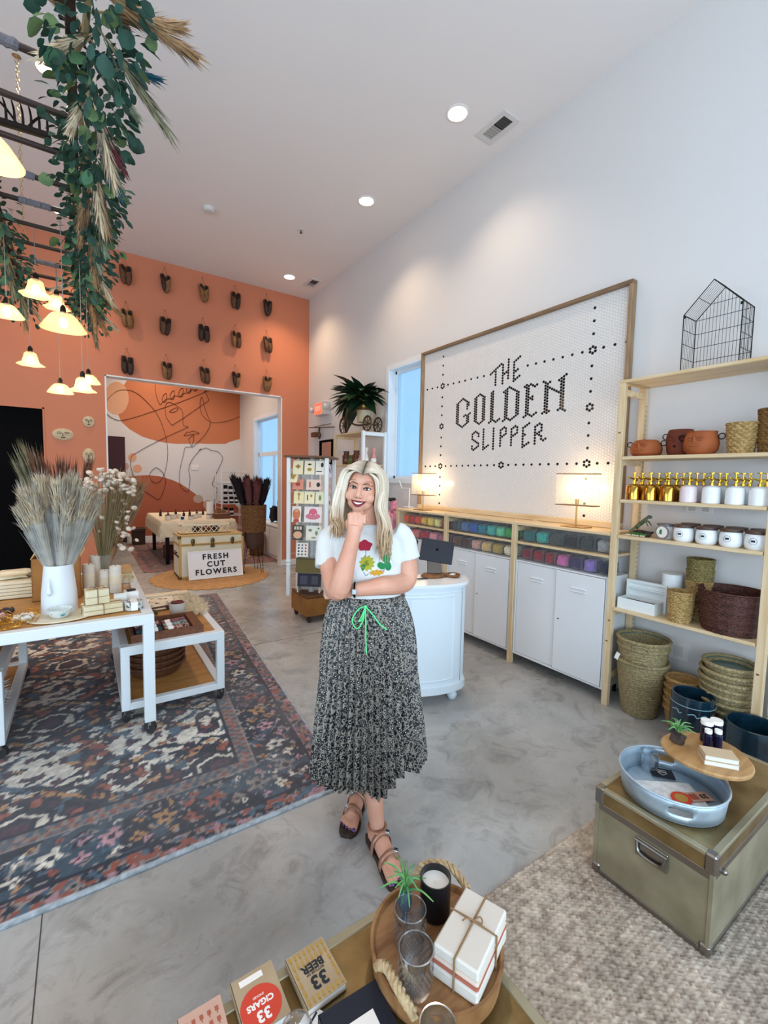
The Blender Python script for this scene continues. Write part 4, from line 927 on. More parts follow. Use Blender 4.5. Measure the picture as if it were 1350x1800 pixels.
# ------------------------------------------------------------------ nesting display tables
M_WMET = mat('white powder coat', '#e6eaec', .35); M_PLY = mat('golden plywood', '#c48f52', .45, col2='#a8743c', scale=3, stretch=(2, 14, 2), lo=.4, hi=.7); M_RUB = mat('caster rubber', '#2d2c2c', .6); M_CHROME = mat('caster steel', '#b9bcc0', .25, 1)
def caster(x, y, z0, par, rz=.4):
    c = MB().b2(x - .012, x + .012, y - .016, y + .016, z0 + .05, z0 + .078); c.box((x, y - .0, z0 + .045), (.034, .008, .03), rz); o = c.build('caster_fork', M_CHROME, par)
    d = V((math.cos(rz), math.sin(rz), 0)); MB().cyl(V((x, y, z0 + .037)) - d * .011, V((x, y, z0 + .037)) + d * .011, .037, .037, 18).build('wheel', M_RUB, o)
def display_table(x0, x1, y0, y1, zb, zt, label, low=True):
    t = thing('display_table', label, 'table', ((x0 + x1) / 2, (y0 + y1) / 2, .01), 0, 'white nesting display tables'); w_ = .05 if low else .06; zf = .010 + .078
    for x in (x0 + w_ / 2, x1 - w_ / 2):
        for y in (y0 + w_ / 2, y1 - w_ / 2):
            MB().b2(x - w_ / 2, x + w_ / 2, y - w_ / 2, y + w_ / 2, zf, zt - .06, .003).build('leg', M_WMET, t); caster(x, y, .010, t, rnd(0, 3))
    h = .06
    for nm, q in (('apron', (x0, x1, y0, y0 + w_)), ('apron', (x0, x1, y1 - w_, y1)), ('apron', (x0, x0 + w_, y0 + w_, y1 - w_)), ('apron', (x1 - w_, x1, y0 + w_, y1 - w_))):
        MB().b2(*q, zt - h, zt, .003).build(nm, M_WMET, t)
    MB().b2(x0 + w_, x1 - w_, y0 + w_, y1 - w_, zt - .03, zt - .004).build('table_top', M_PLY, t)
    if low:
        for q in ((x0 + w_, x1 - w_, y0, y0 + w_), (x0 + w_, x1 - w_, y1 - w_, y1), (x0, x0 + w_, y0 + w_, y1 - w_), (x1 - w_, x1, y0 + w_, y1 - w_)): MB().b2(*q, zf, zf + .045, .003).build('lower_rail', M_WMET, t)
        MB().b2(x0 + w_, x1 - w_, y0 + w_, y1 - w_, zf + .012, zf + .034).build('lower_shelf', M_PLY, t)
    return t
display_table(-1.15, .328, 2.925, 4.44, 0, .752, 'tall white display table on casters carrying the pampas vase', False)
display_table(.160, .788, 3.14, 4.30, 0, .502, 'low white display table tucked out to the right with sunglasses tray')
display_table(-1.05, -.395, 3.08, 4.30, 0, .502, 'low white display table at the left frame edge')

# ------------------------------------------------------------------ dried grasses
def plume(m_, base, direc, L, n, seed, start=.35, fan=.16, wd=.004, curl=.3, thick=.010):
    rg = random.Random(seed); d = V(direc).normalized(); a = d.orthogonal().normalized(); b = d.cross(a)
    m_.tube([base, V(base) + d * L * .9], [thick * .5, thick * .3], 5)
    for i in range(n):
        t0 = start + (1 - start) * .75 * rg.random(); th = rg.random() * 6.283; o = a * math.cos(th) + b * math.sin(th)
        p = V(base) + d * (L * t0) + o * thick * (.3 + .9 * rg.random()); ln = L * (.16 + .2 * rg.random()) * (1.15 - .5 * t0)
        sp = fan * (.35 + rg.random()); dd = (d + o * sp).normalized(); sd = dd.cross(o).normalized() * wd
        p1 = p + dd * ln * .55; p2 = p1 + (dd + o * sp * curl + V((0, 0, -.06 * curl))).normalized() * ln * .45
        m_.add([p - sd, p + sd, p1 + sd * .8, p1 - sd * .8, p2], [(0, 1, 2, 3), (3, 2, 4)])
M_PAMP = mat('grey beige pampas', '#b3a794', .95, col2='#948b7c', scale=14, sheen=.3); M_PAMPT = mat('cream pampas tip', '#d2c0a2', .95, col2='#b59d7c', scale=20, sheen=.3)
M_PAMPB = mat('tan reed grass', '#a9855e', .95, col2='#84623f', scale=20, sheen=.3); M_PAMPR = mat('rusty brown grass', '#7a4f3c', .95, col2='#5a3a2c', scale=20); M_PAMPG = mat('dusty green grass', '#8a8468', .95, col2='#6b664e', scale=20)
M_CELLO = mat('cellophane', '#dfe8ee', .08, alpha=.14)
# face vase with pampas
vx, vy, vz = -.140, 3.255, .752
t = thing('face_vase', 'tall white ceramic vase with a moulded nose on the display table', 'vase', (vx, vy, vz))
MB().lathe([(0, 0), (.088, 0), (.092, .01), (.088, .12), (.078, .22), (.072, .285), (.067, .285), (.07, .2), (0, .19)], (vx, vy, vz), 40).build('body', mat('white matte ceramic', '#dfe3e8', .4), t)
fd = V((-.18, -1, 0)).normalized(); nb = V((vx, vy, vz)) + fd * .082
MB().tube([nb + V((-.03, 0, .215)), nb + V((-.03, -.008, .17)), nb + V((-.03, -.012, .135)), nb + V((-.03, -.004, .12))], [.004, .009, .015, .006], 10).build('nose', MATS['white matte ceramic'], t)
G = 'pampas stems in the white face vase'
stems = [(-.30, .0, 1.0, .62, 'a'), (-.19, -.12, 1.0, .70, 'b'), (-.10, .06, 1.0, .82, 'c'), (.02, -.08, 1.0, .80, 'd'), (.12, .04, 1.0, .82, 'e'), (.24, -.10, 1.0, .74, 'f'), (.34, .05, 1.0, .70, 'g'), (-.24, .15, 1.0, .74, 'h'), (.10, -.2, 1.0, .68, 'i')]
lb_ = ['grey pampas bunch leaning farthest left in the white vase', 'pampas bunch left of centre at the vase front', 'tall pampas bunch just left of the vase middle', 'central wrapped pampas bunch facing the camera', 'tall pampas bunch just right of the vase middle', 'wrapped pampas bunch right of centre at the vase front', 'pampas bunch leaning farthest right in the white vase', 'pampas bunch at the back left of the vase', 'short pampas bunch at the front right of the vase']
for i, (dx, dy, dz, L, _) in enumerate(stems):
    base = V((vx + dx * .10, vy + dy * .10, vz + .20)); d = V((dx, dy, dz)).normalized(); L *= .80
    q = thing('pampas_bunch', lb_[i], 'dried grass', base, 0, G)
    m_ = MB()
    for k in range(3): plume(m_, base, d + V((rnd(-.04, .04), rnd(-.04, .04), 0)), L * rnd(.92, 1.0), 150, i * 10 + k, .30, .10, .0034, thick=.024)
    m_.tube([base, base + d * L * .35, base + d * L * .72, base + d * L * .86], [.010, .024, .034, .018], 9); m_.build('stem', M_PAMP, q)
    m_ = MB(); tip = base + d * L * .70
    for k in range(2): plume(m_, tip - d * L * .06, d, L * .34, 190, 200 + i * 10 + k, .0, .42, .0032, .6, thick=.036)
    tag(m_.build('plume', M_PAMPT, q), kind='stuff')
    m_ = MB().tube([base + d * L * .02, base + d * L * .3, base + d * L * .62], [.012, .030, .044], 9, caps=False); m_.build('wrapper', M_CELLO, q)
# bouquets behind
t = thing('grass_bouquet', 'brown and green grasses fanning up behind the pampas', 'dried grass', (-.10, 4.02, .752)); m_ = MB()
for k in range(9): plume(m_, (-.10 + rnd(-.02, .02), 4.02, .80), (-.24 + .052 * k, rnd(-.06, .06), 1), rnd(.84, .94), 150, 300 + k, .45, .10, .0035)
m_.build('brown_stems', M_PAMPR, t); m_ = MB()
for k in range(4): plume(m_, (-.12, 4.02, .80), (-.34 + .05 * k, .05, 1), rnd(.9, 1.0), 110, 320 + k, .35, .08, .0035)
m_.build('green_stems', M_PAMPG, t)
M_GLASSV = mat('clear glass', '#ffffff', .02, alpha=.12, spec=.8)
MB().lathe([(0, 0), (.045, 0), (.05, .01), (.045, .2), (.05, .24)], (-.10, 4.02, .752), 20, caps=False).build('jar', M_GLASSV, t)
t = thing('reed_bouquet', 'tan reed grass bunch leaning right toward the mural doorway', 'dried grass', (.13, 4.05, .752)); m_ = MB()
for k in range(14): plume(m_, (.12 + rnd(-.015, .015), 4.05, .82), (.10 + .022 * k, rnd(-.10, .10), 1), rnd(.66, .78), 190, 340 + k, .3, .13, .0045, thick=.018)
m_.build('stems', M_PAMPB, t); MB().lathe([(0, 0), (.04, 0), (.045, .01), (.04, .2), (.045, .24)], (.13, 4.05, .752), 20, caps=False).build('jar', M_GLASSV, t)
# white strawflowers
t = thing('strawflower_bouquet', 'bunch of dried white strawflowers behind the pampas vase', 'dried flowers', (.10, 3.80, .752)); M_STRAWF = mat('dried white petal', '#e2d2c2', .9, col2='#c9b09a', scale=40); M_STEM = mat('dried stem', '#8b7a55', .9)
MB().lathe([(0, 0), (.045, 0), (.05, .01), (.045, .2), (.05, .24)], (.10, 3.80, .752), 20, caps=False).build('jar', M_GLASSV, t)
hd = MB(); hd.lathe([(0, .0), (.014, .002), (.024, .012), (.027, .02), (.02, .028), (0, .031)], n=10, wob=lambda th, z: .12 * math.sin(5 * th)); hme = hd.mesh('flower_head')
hme.materials.append(M_STRAWF); stm = MB(); rg = random.Random(4)
for k in range(150):
    a = rg.random() * 6.283; rr = .21 * math.sqrt(rg.random()); top = V((.14 + rr * math.cos(a) * .85, 3.80 + rr * math.sin(a) * .5, 1.60 - .6 * max(0, rr - .1) - .12 * rg.random() - (.45 * rg.random() if k % 3 == 0 else 0)))
    stm.tube([(.10, 3.80, .80), (.10 + (top.x - .10) * .4, 3.80 + (top.y - 3.8) * .4, 1.15), top], [.002, .0018, .0015], 4)
    o = bpy.data.objects.new('flower_head', hme); COL.objects.link(o); o.parent = t; o.location = top - V((.10, 3.80, .752)); o.rotation_euler = (rg.uniform(-.8, .8), rg.uniform(-.8, .8), 0); o.scale = (rg.uniform(.55, .9),) * 3
tag(stm.build('stem', M_STEM, t), kind='stuff')
# ------------------------------------------------------------------ things on the tall display table (top at .752)
TZ = .752
M_CARD = mat('brown cardboard', '#b0793f', .8, col2='#9c6833', scale=6); M_KRAFT = mat('kraft paper', '#cfa873', .8); M_CREAM = mat('cream paper', '#e9dcc3', .75, col2='#dccbaa', scale=9); M_TWINE = mat('jute twine', '#8a6a48', .9)
t = thing('cardboard_box', 'open tan cardboard box standing behind the white face vase', 'box', (-.165, 3.69, TZ))
f = MB(); x0, x1, y0, y1, h = -.295, -.035, 3.57, 3.81, .275
f.b2(x0, x1, y0, y0 + .006, TZ, TZ + h).b2(x0, x1, y1 - .006, y1, TZ, TZ + h).b2(x0, x0 + .006, y0, y1, TZ, TZ + h).b2(x1 - .006, x1, y0, y1, TZ, TZ + h).b2(x0, x1, y0, y1, TZ, TZ + .006); f.build('body', M_CARD, t)
MB().box((x0 + .02, (y0 + y1) / 2, TZ + h + .03), (.005, y1 - y0, .075), rotm('Y', R(35))).build('flap', M_KRAFT, t); MB().box((x1 + .01, (y0 + y1) / 2, TZ + h + .02), (.005, y1 - y0, .06), rotm('Y', R(30))).build('flap', M_KRAFT, t)
# teal flowered bowl on a paper plate
t = thing('round_placemat', 'round cream paper placemat under the flowered bowl', 'placemat', (-.13, 3.115, TZ)); MB().lathe([(0, 0), (.155, 0), (.158, .003), (.15, .005), (0, .004)], (-.13, 3.13, TZ), 40, sx=1.05, sy=.85).build('sheet', M_CREAM, t)
MB().tube([(-.13 + .158 * math.cos(a * .157), 3.13 + .129 * math.sin(a * .157), TZ + .004) for a in range(40)], .0035, 6, closed=True).build('rolled_edge', M_CREAM, t)
t = thing('flowered_bowl', 'small white bowl painted with a teal flower', 'bowl', (-.135, 3.10, TZ + .005))
MB().lathe([(0, 0), (.03, 0), (.045, .012), (.058, .035), (.063, .052), (.059, .052), (.05, .03), (0, .012)], (-.135, 3.10, TZ + .005), 32).build('body', mat('speckled white ceramic', '#dfe0dc', .3, col2='#c9cfce', scale=60), t)
def on_bowl(a, z): r = .0585 - (.052 - z) * .35; return V((-.135 + r * math.cos(a) * 1.015, 3.10 + r * math.sin(a) * 1.015, TZ + .005 + z))
f = MB()
for k in range(7):
    a = 2 * math.pi * k / 7; f.ball(on_bowl(R(-72) + .17 * math.cos(a), .032 + .011 * math.sin(a)), (.006, .004, .006), 8, 6)
f.ball(on_bowl(R(-72), .032), (.007, .004, .007), 8, 6); f.build('flower_print', mat('teal glaze', '#1f8f95', .35), t)
MB().ball(on_bowl(R(-128), .034), (.006, .004, .006), 8, 6).build('berry_print', mat('dark red glaze', '#7d1f2a', .35), t)
# tied boxes of soap
M_SOAPB = mat('cream soap box', '#e3d6b8', .7, col2='#d3c39c', scale=5)
def tied(x, y, z, w_, d_, hh, label, rz=0.0, layers=3, par=None):
    t = thing('tied_soap_stack', label, 'soap boxes', (x, y, z), rz, 'twine-tied soap boxes')
    for k in range(layers): MB().box((0, 0, hh * (k + .5) / layers), (w_ * (1 - .02 * k), d_, hh / layers - .002), None, .003).build('box', M_SOAPB, t, local=True)
    e = .002; f = MB()
    for q in ([(0, -d_ / 2 - e, 0), (0, -d_ / 2 - e, hh), (0, 0, hh + e), (0, d_ / 2 + e, hh), (0, d_ / 2 + e, 0)], [(-w_ / 2 - e, 0, 0), (-w_ / 2 - e, 0, hh), (0, 0, hh + e), (w_ / 2 + e, 0, hh), (w_ / 2 + e, 0, 0)]): f.tube(q, .0025, 5)
    f.tube(bez([(0, 0, hh + .002), (-.025, .01, hh + .012), (-.035, -.01, hh + .004), (0, 0, hh + .002), (.03, .012, hh + .012), (.04, -.008, hh + .003)], 4), .002, 5)
    f.build('twine', M_TWINE, t, local=True)
tied(.070, 3.12, TZ, .20, .13, .055, 'wide low stack of cream soap boxes tied with twine, bottom pair', .12, 2)
tied(.045, 3.135, TZ + .056, .12, .09, .085, 'cream soap boxes tied with twine on top of the wide stack', .12, 2)
# white pillar candles in paper
M_CANDW = mat('white wrapped candle', '#e8dfd2', .7, col2='#d8ccba', scale=12)
for i, (x, y, h, r, lab) in enumerate(((.010, 3.66, .20, .036, 'tall white wrapped pillar candle at the left of the group'), (.050, 3.80, .235, .034, 'tallest white wrapped pillar candle at the back'), (.105, 3.66, .15, .036, 'middle short white wrapped pillar candle'), (.165, 3.60, .185, .036, 'white wrapped pillar candle at the right of the group'))):
    t = thing('pillar_candle', lab, 'candle', (x, y, TZ), 0, 'wrapped white pillar candles')
    MB().lathe([(0, 0), (r, 0), (r, h), (r - .004, h + .003), (r - .008, h - .004), (0, h - .004)], (x, y, TZ), 24).build('wax', M_CANDW, t)
    MB().lathe([(r + .0008, h * .3), (r + .0012, h * .3), (r + .0012, h * .7), (r + .0008, h * .7)], (x, y, TZ), 24).build('paper_band', M_CREAM, t); MB().cyl((x, y, TZ + h - .004), (x, y, TZ + h + .012), .0015, .001, 5).build('wick', M_INK, t)
t = thing('kraft_parcel', 'wide cream and kraft boxes stacked at the table back corner', 'boxes', (.235, 3.98, TZ)); MB().b2(.17, .295, 3.86, 4.10, TZ, TZ + .07, .003).build('lower_box', M_SOAPB, t); MB().b2(.18, .29, 3.88, 4.08, TZ + .07, TZ + .105, .003).build('upper_box', M_KRAFT, t)
def soap_set(x, y, label, i):
    t = thing('gift_tin', label, 'tin', (x, y, TZ)); MB().lathe([(0, 0), (.05, 0), (.052, .004), (.052, .045), (.048, .05), (0, .05)], (x, y, TZ), 28).build('tin', mat('patterned tin', '#cfd0cc', .35, col2='#3c4548', scale=55, lo=.5, hi=.56), t)
    MB().b2(x - .018, x + .018, y - .055, y + .055, TZ + .002, TZ + .053).build('label_band', M_LABEL, t)
soap_set(.235, 3.10, 'round black and white patterned tin with a white band, table front', 0)
t = thing('gift_cube', 'small white gift box with dark bow behind the patterned tin', 'box', (.235, 3.27, TZ)); MB().b2(.195, .275, 3.23, 3.31, TZ, TZ + .075, .003).build('body', M_LABEL, t); MB().box((.235, 3.27, TZ + .08), (.05, .03, .012), .3, .003).build('bow', M_INK, t)
t = thing('card_easel', 'small folded white card beside the cream soap stack', 'card', (.17, 3.17, TZ)); MB().box((.17, 3.19, TZ + .04), (.07, .002, .08), rotm('X', R(12))).build('front_leaf', M_LABEL, t); MB().box((.17, 3.21, TZ + .04), (.07, .002, .08), rotm('X', R(-12))).build('back_leaf', M_LABEL, t)
for i, (x, h) in enumerate(((.235, .075), (.285, .06))):
    t = thing('small_bottle', ['clear stoppered bottle by the kraft boxes', 'tiny clear bottle at the table edge'][i], 'bottle', (x, 3.72 + .05 * i, TZ)); MB().lathe([(0, 0), (.02, 0), (.022, h * .5), (.01, h * .8), (.011, h)], (x, 3.72 + .05 * i, TZ), 16).build('glass', M_GLASSV, t); MB().cyl((x, 3.72 + .05 * i, TZ + h * .9), (x, 3.72 + .05 * i, TZ + h * 1.15), .008, .009, 10).build('stopper', M_KRAFT, t)
# cream paper bags in a pile at left
for k in range(5): tag(MB().box((-.50 + .012 * k, 3.86 + .004 * k, TZ + .011 + .022 * k), (.44 - .02 * k, .28, .02), .05 * (k % 2), .004).build('paper_pad', M_CREAM), ['bottom', 'second', 'third', 'fourth', 'topmost'][k] + ' cream paper pad of the pile at the left table edge', 'paper', 'pile of cream paper pads')
o = lump((-.42, 3.88, TZ + .135), (.28, .18, .05), 60, amp=.55).build('crumpled_paper', M_CREAM); tag(o, 'crumpled cream tissue lying on the pile of paper pads', 'paper')
# tangle of gold wire jewellery and pastel hair ties at the left edge
M_GWIRE = mat('gold wire', '#c08a35', .3, 1.0); rg = random.Random(12)
t = thing('gold_wire_tray', 'tangle of gold wire ornaments at the left front of the table', 'ornaments', (-.36, 3.08, TZ)); f = MB()
for k in range(46):
    c = V((-.39 + rg.uniform(-.14, .14), 3.10 + rg.uniform(-.10, .10), TZ + .004)); p = []
    a0 = rg.random() * 6.28; r_ = rg.uniform(.02, .045); tl = rg.uniform(.2, 1.3)
    for i in range(9): a = a0 + i * .62; p.append(c + V((math.cos(a) * r_, math.sin(a) * r_ * math.cos(tl), max(.002, r_ * .6 + math.sin(a) * r_ * math.sin(tl)))))
    f.tube(p, .0016, 4)
tag(f.build('wire_loop', M_GWIRE, t), kind='stuff')
for i, (nm_, hx, xx, yy) in enumerate((('blush', '#d9a7a0', -.43, 3.20), ('cream', '#e8dcc8', -.44, 3.10), ('charcoal', '#3a3538', -.40, 3.30), ('ivory', '#e9e2d4', -.30, 3.13), ('peach', '#d8b090', -.48, 3.00))):
    p = [(xx + math.cos(a * .42) * .035, yy + math.sin(a * .42) * .03, TZ + .026 + .006 * math.sin(a * 2.1)) for a in range(15)]
    tag(MB().tube(p, [.012 + .003 * math.sin(k * 2.5) for k in range(15)], 8, closed=True).build('scrunchie', mat('scrunchie ' + nm_, hx, .8)), f'{nm_} scrunchie lying among the gold wire ornaments', 'scrunchie', 'scrunchies on the display table')

# ------------------------------------------------------------------ low right table: tray of sunglasses cases, mug, fur, tea towels; baskets below
LZ = .502
M_TRAYW = mat('carved brown wood', '#7a4a2f', .6, col2='#5f3822', scale=30)
t = thing('carved_tray', 'carved brown wooden tray of rolled cases on the low table', 'tray', (.43, 3.36, LZ)); x0, x1, y0, y1 = .225, .66, 3.19, 3.56
MB().b2(x0, x1, y0, y1, LZ, LZ + .012).b2(x0, x1, y0, y0 + .015, LZ + .012, LZ + .05).b2(x0, x1, y1 - .015, y1, LZ + .012, LZ + .05).b2(x0, x0 + .015, y0 + .015, y1 - .015, LZ + .012, LZ + .05).b2(x1 - .06, x1, y0 + .015, y1 - .015, LZ + .012, LZ + .045).build('tray', M_TRAYW, t)
cs = [('teal patterned', '#24505c', '#10242c'), ('plum', '#3e2a3c', '#241824'), ('speckled rust', '#6a3a30', '#c9a894'), ('leopard print', '#b8877a', '#3a2420'), ('sage check', '#8f9a94', '#4a5552'), ('dusty rose', '#8a5660', '#6a3f48')]
for i, (nm_, h1, h2) in enumerate(cs):
    x = .33 if i < 3 else .50; y = 3.245 + .075 * (i % 3); p0, p1 = V((x - .075, y, LZ + .032)), V((x + .075, y + .015, LZ + .034))
    o = thing('rolled_case', f'{nm_} fabric roll with a white band in the carved tray', 'fabric roll', p0, 0, 'rolled fabric cases in the tray')
    MB().cyl(p0, p1, .027, .027, 14).build('roll', mat('roll ' + nm_, h1, .8, col2=h2, scale=70, lo=.47, hi=.55), o); a, b = p0.lerp(p1, .62 if i < 3 else .12), p0.lerp(p1, .85 if i < 3 else .34); MB().cyl(a, b, .0278, .0278, 14).build('paper_band', M_LABEL, o)
t = thing('ceramic_mug', 'grey white ceramic cup holding something dark red on the low table', 'cup', (.575, 3.70, LZ)); MB().lathe([(0, 0), (.045, 0), (.056, .02), (.06, .095), (.055, .095), (.05, .03), (0, .02)], (.575, 3.70, LZ), 28).build('cup', mat('grey white stoneware', '#cfc9c0', .5), t); lump((.575, 3.70, LZ + .088), (.095, .095, .04), 71, amp=.2).build('red_contents', mat('dark red fabric', '#6a2a2a', .9), t)
t = thing('straw_wreath', 'mustard and olive woven coasters stacked on the low table', 'coasters', (.36, 3.70, LZ))
for k, (hx, r_) in enumerate((('#8a6a30', .075), ('#a8843f', .068), ('#4f4630', .06))): MB().lathe([(0, 0), (r_, 0), (r_, .016), (0, .016)], (.36 + .01 * k, 3.70, LZ + .0165 * k), 24).build('coaster', mat('coaster ' + hx, hx, .9, bump=.4), t)
M_FUR = mat('cream sheepskin', '#e6d6b8', .95, col2='#cdb892', scale=30, sheen=.5)
m_ = MB(); rg = random.Random(9)
for k in range(2600):
    a = rg.random() * 6.283; r_ = math.sqrt(rg.random()); p = V((.69 + .125 * r_ * math.cos(a), 3.92 + .36 * r_ * math.sin(a), LZ + .012 + .02 * (1 - r_)))
    d = V((rg.uniform(-1, 1), rg.uniform(-1, 1), rg.uniform(.1, .9))).normalized() * rg.uniform(.03, .06); s = d.orthogonal().normalized() * .003
    if p.x > .765 and rg.random() < .6: d.z -= .03
    m_.add([p - s, p + s, p + d], [(0, 1, 2)])
t = thing('sheepskin', 'fluffy cream sheepskin draped over the back of the low table', 'sheepskin', (.69, 3.92, LZ)); tag(m_.build('fleece', M_FUR, t, smooth=0), kind='stuff'); lump((.69, 3.92, LZ + .012), (.22, .66, .03), 73, amp=.25).build('hide', M_FUR, t)
M_PRINT = mat('block printed linen', '#e9dcc6', .85, col2='#2c2724', scale=26, lo=.60, hi=.63, detail=1)
for i, (x, y, z, w_, d_, rz, lab, mt_) in enumerate(((.52, 4.02, LZ + .012, .34, .30, .12, 'block printed cream tea towel folded on the low table', M_PRINT), (.31, 4.00, LZ + .016, .20, .30, -.2, 'white zip pouch with a dark edge on the low table', M_LABEL))):
    t = thing('folded_cloth', lab, 'cloth', (x, y, z - .012)); MB().box((x, y, z), (w_, d_, .02), rz, .008).build('lower_fold', mt_, t); MB().box((x + .005, y + .005, z + .019), (w_ * .94, d_ * .9, .016), rz, .007).build('upper_fold', mt_, t)
    MB().box((x, y - d_ * .47, z + .012), (w_ * .96, .008, .02), rz, .003).build('trim', M_INK if i else M_TRAYW, t)
t = thing('long_box', 'long cream carton across the back of the low table', 'box', (.55, 4.21, LZ)); MB().b2(.38, .74, 4.17, 4.25, LZ, LZ + .05, .003).build('carton', M_CREAM, t); MB().b2(.379, .741, 4.169, 4.251, LZ + .035, LZ + .052, .003).build('lid', M_CREAM, t)
for k in range(6):
    o = coil(MB(), (.41, 3.62, .124 + k * .043), .15, .195 - .003 * (k % 2), .075, 6).build('vine_tray', mat('brown vine weave', '#6f4326', .7, col2='#4a2a16', scale=60, bump=.6)); tag(o, ['bottom', 'second', 'third', 'fourth', 'fifth', 'topmost'][k] + ' round brown vine tray stacked inside the low table', 'tray', 'vine trays on the lower shelf')
t = thing('white_fleece', 'white fluffy fleece bundled on the shelf of the left low table', 'fleece', (-.62, 3.45, .124)); m_ = MB()
for k in range(900):
    a = rg.random() * 6.283; b = rg.uniform(-.2, 1.4); p = V((-.60 + .15 * math.cos(a) * math.cos(b), 3.40 + .24 * math.sin(a) * math.cos(b), .26 + .15 * math.sin(b))); d = (p - V((-.60, 3.40, .26))).normalized() * .05 + V((rg.uniform(-.02, .02), rg.uniform(-.02, .02), 0)); s = d.orthogonal().normalized() * .004; m_.add([p - s, p + s, p + d], [(0, 1, 2)])
tag(m_.build('tuft', mat('white fleece', '#dfe3e2', .95), t, smooth=0), kind='stuff'); lump((-.60, 3.40, .255), (.28, .46, .26), 75, amp=.25).build('bundle', MATS['white fleece'], t)

# ------------------------------------------------------------------ hanging ladder with garlands and pendants
M_RUNG = mat('dark walnut', '#33201a', .6, col2='#241512', scale=6, stretch=(1, 8, 8)); M_ROPEG = mat('grey wrapped cord', '#6d6a70', .9, bump=.6, bscale=120); M_CHAIN = mat('brass chain', '#c9b48a', .3, 1)
ZL = 3.30
ld = thing('hanging_ladder', 'dark wooden ladder hung flat from the ceiling on chains', 'ladder', (-.215, 3.9, ZL))
for x in (-.43, .0): MB().b2(x - .018, x + .018, 1.55, 5.95, ZL - .03, ZL + .03, .004).build('rail', M_RUNG, ld)
rg = random.Random(3)
for k in range(13):
    y = 1.80 + k * .327; MB().cyl((-.42, y, ZL), (-.01, y, ZL), .015, .015, 10).build('rung', M_RUNG, ld)
    if k in (2, 5, 6, 9):
        a = rg.uniform(-.40, -.22) if k > 4 else -.30; MB().tube([(a + .012 * i, y + .003 * math.sin(i * 2), ZL) for i in range(9 + k)], [.019 + .003 * (i % 2) for i in range(9 + k)], 8).build('cord_wrap', M_ROPEG, ld)
for (x, y) in ((-.345, 4.6), (-.03, 4.6), (-.345, 2.2), (-.03, 2.2)):
    f = MB(); n = 42
    for k in range(n):
        z = ZL + .03 + (ZC - ZL - .05) * (k + .5) / n; h = (ZC - ZL - .05) / n * .62; ax = k % 2
        f.tube([(x + (math.cos(a) * .010 if ax else 0), y + (0 if ax else math.cos(a) * .010), z + math.sin(a) * h) for a in [i * .785 for i in range(8)]], .0028, 4, closed=True)
    tag(f.build('chain', M_CHAIN, ld), kind='stuff'); MB().lathe([(0, -.02), (.012, -.012), (.03, 0)], (x, y, ZC), 14).build('ceiling_hook', M_CHAIN, ld)
t = thing('rake_head', 'black iron garden rake head laid across the ladder rungs', 'rake', (-.24, 3.0, ZL + .03)); f = MB().box((-.27, 3.10, ZL + .055), (.34, .03, .03), R(-6), .004)
f.build('bar', M_IRON, t)
for k in range(10): MB().tube(bez([(-.42 + .034 * k, 3.115 - .003 * k, ZL + .06), (-.42 + .034 * k, 3.10 - .003 * k, ZL + .12), (-.425 + .034 * k, 3.05 - .003 * k, ZL + .135)], 3), [.006, .006, .006, .005, .005, .004, .003], 6).build('tine', M_IRON, t)
MB().tube(bez([(-.40, 3.1, ZL + .06), (-.32, 3.1, ZL + .15), (-.24, 3.1, ZL + .07)], 5), .006, 6).tube(bez([(-.2, 3.09, ZL + .06), (-.14, 3.09, ZL + .14), (-.06, 3.09, ZL + .13)], 5), .006, 6).build('brace', M_IRON, t)
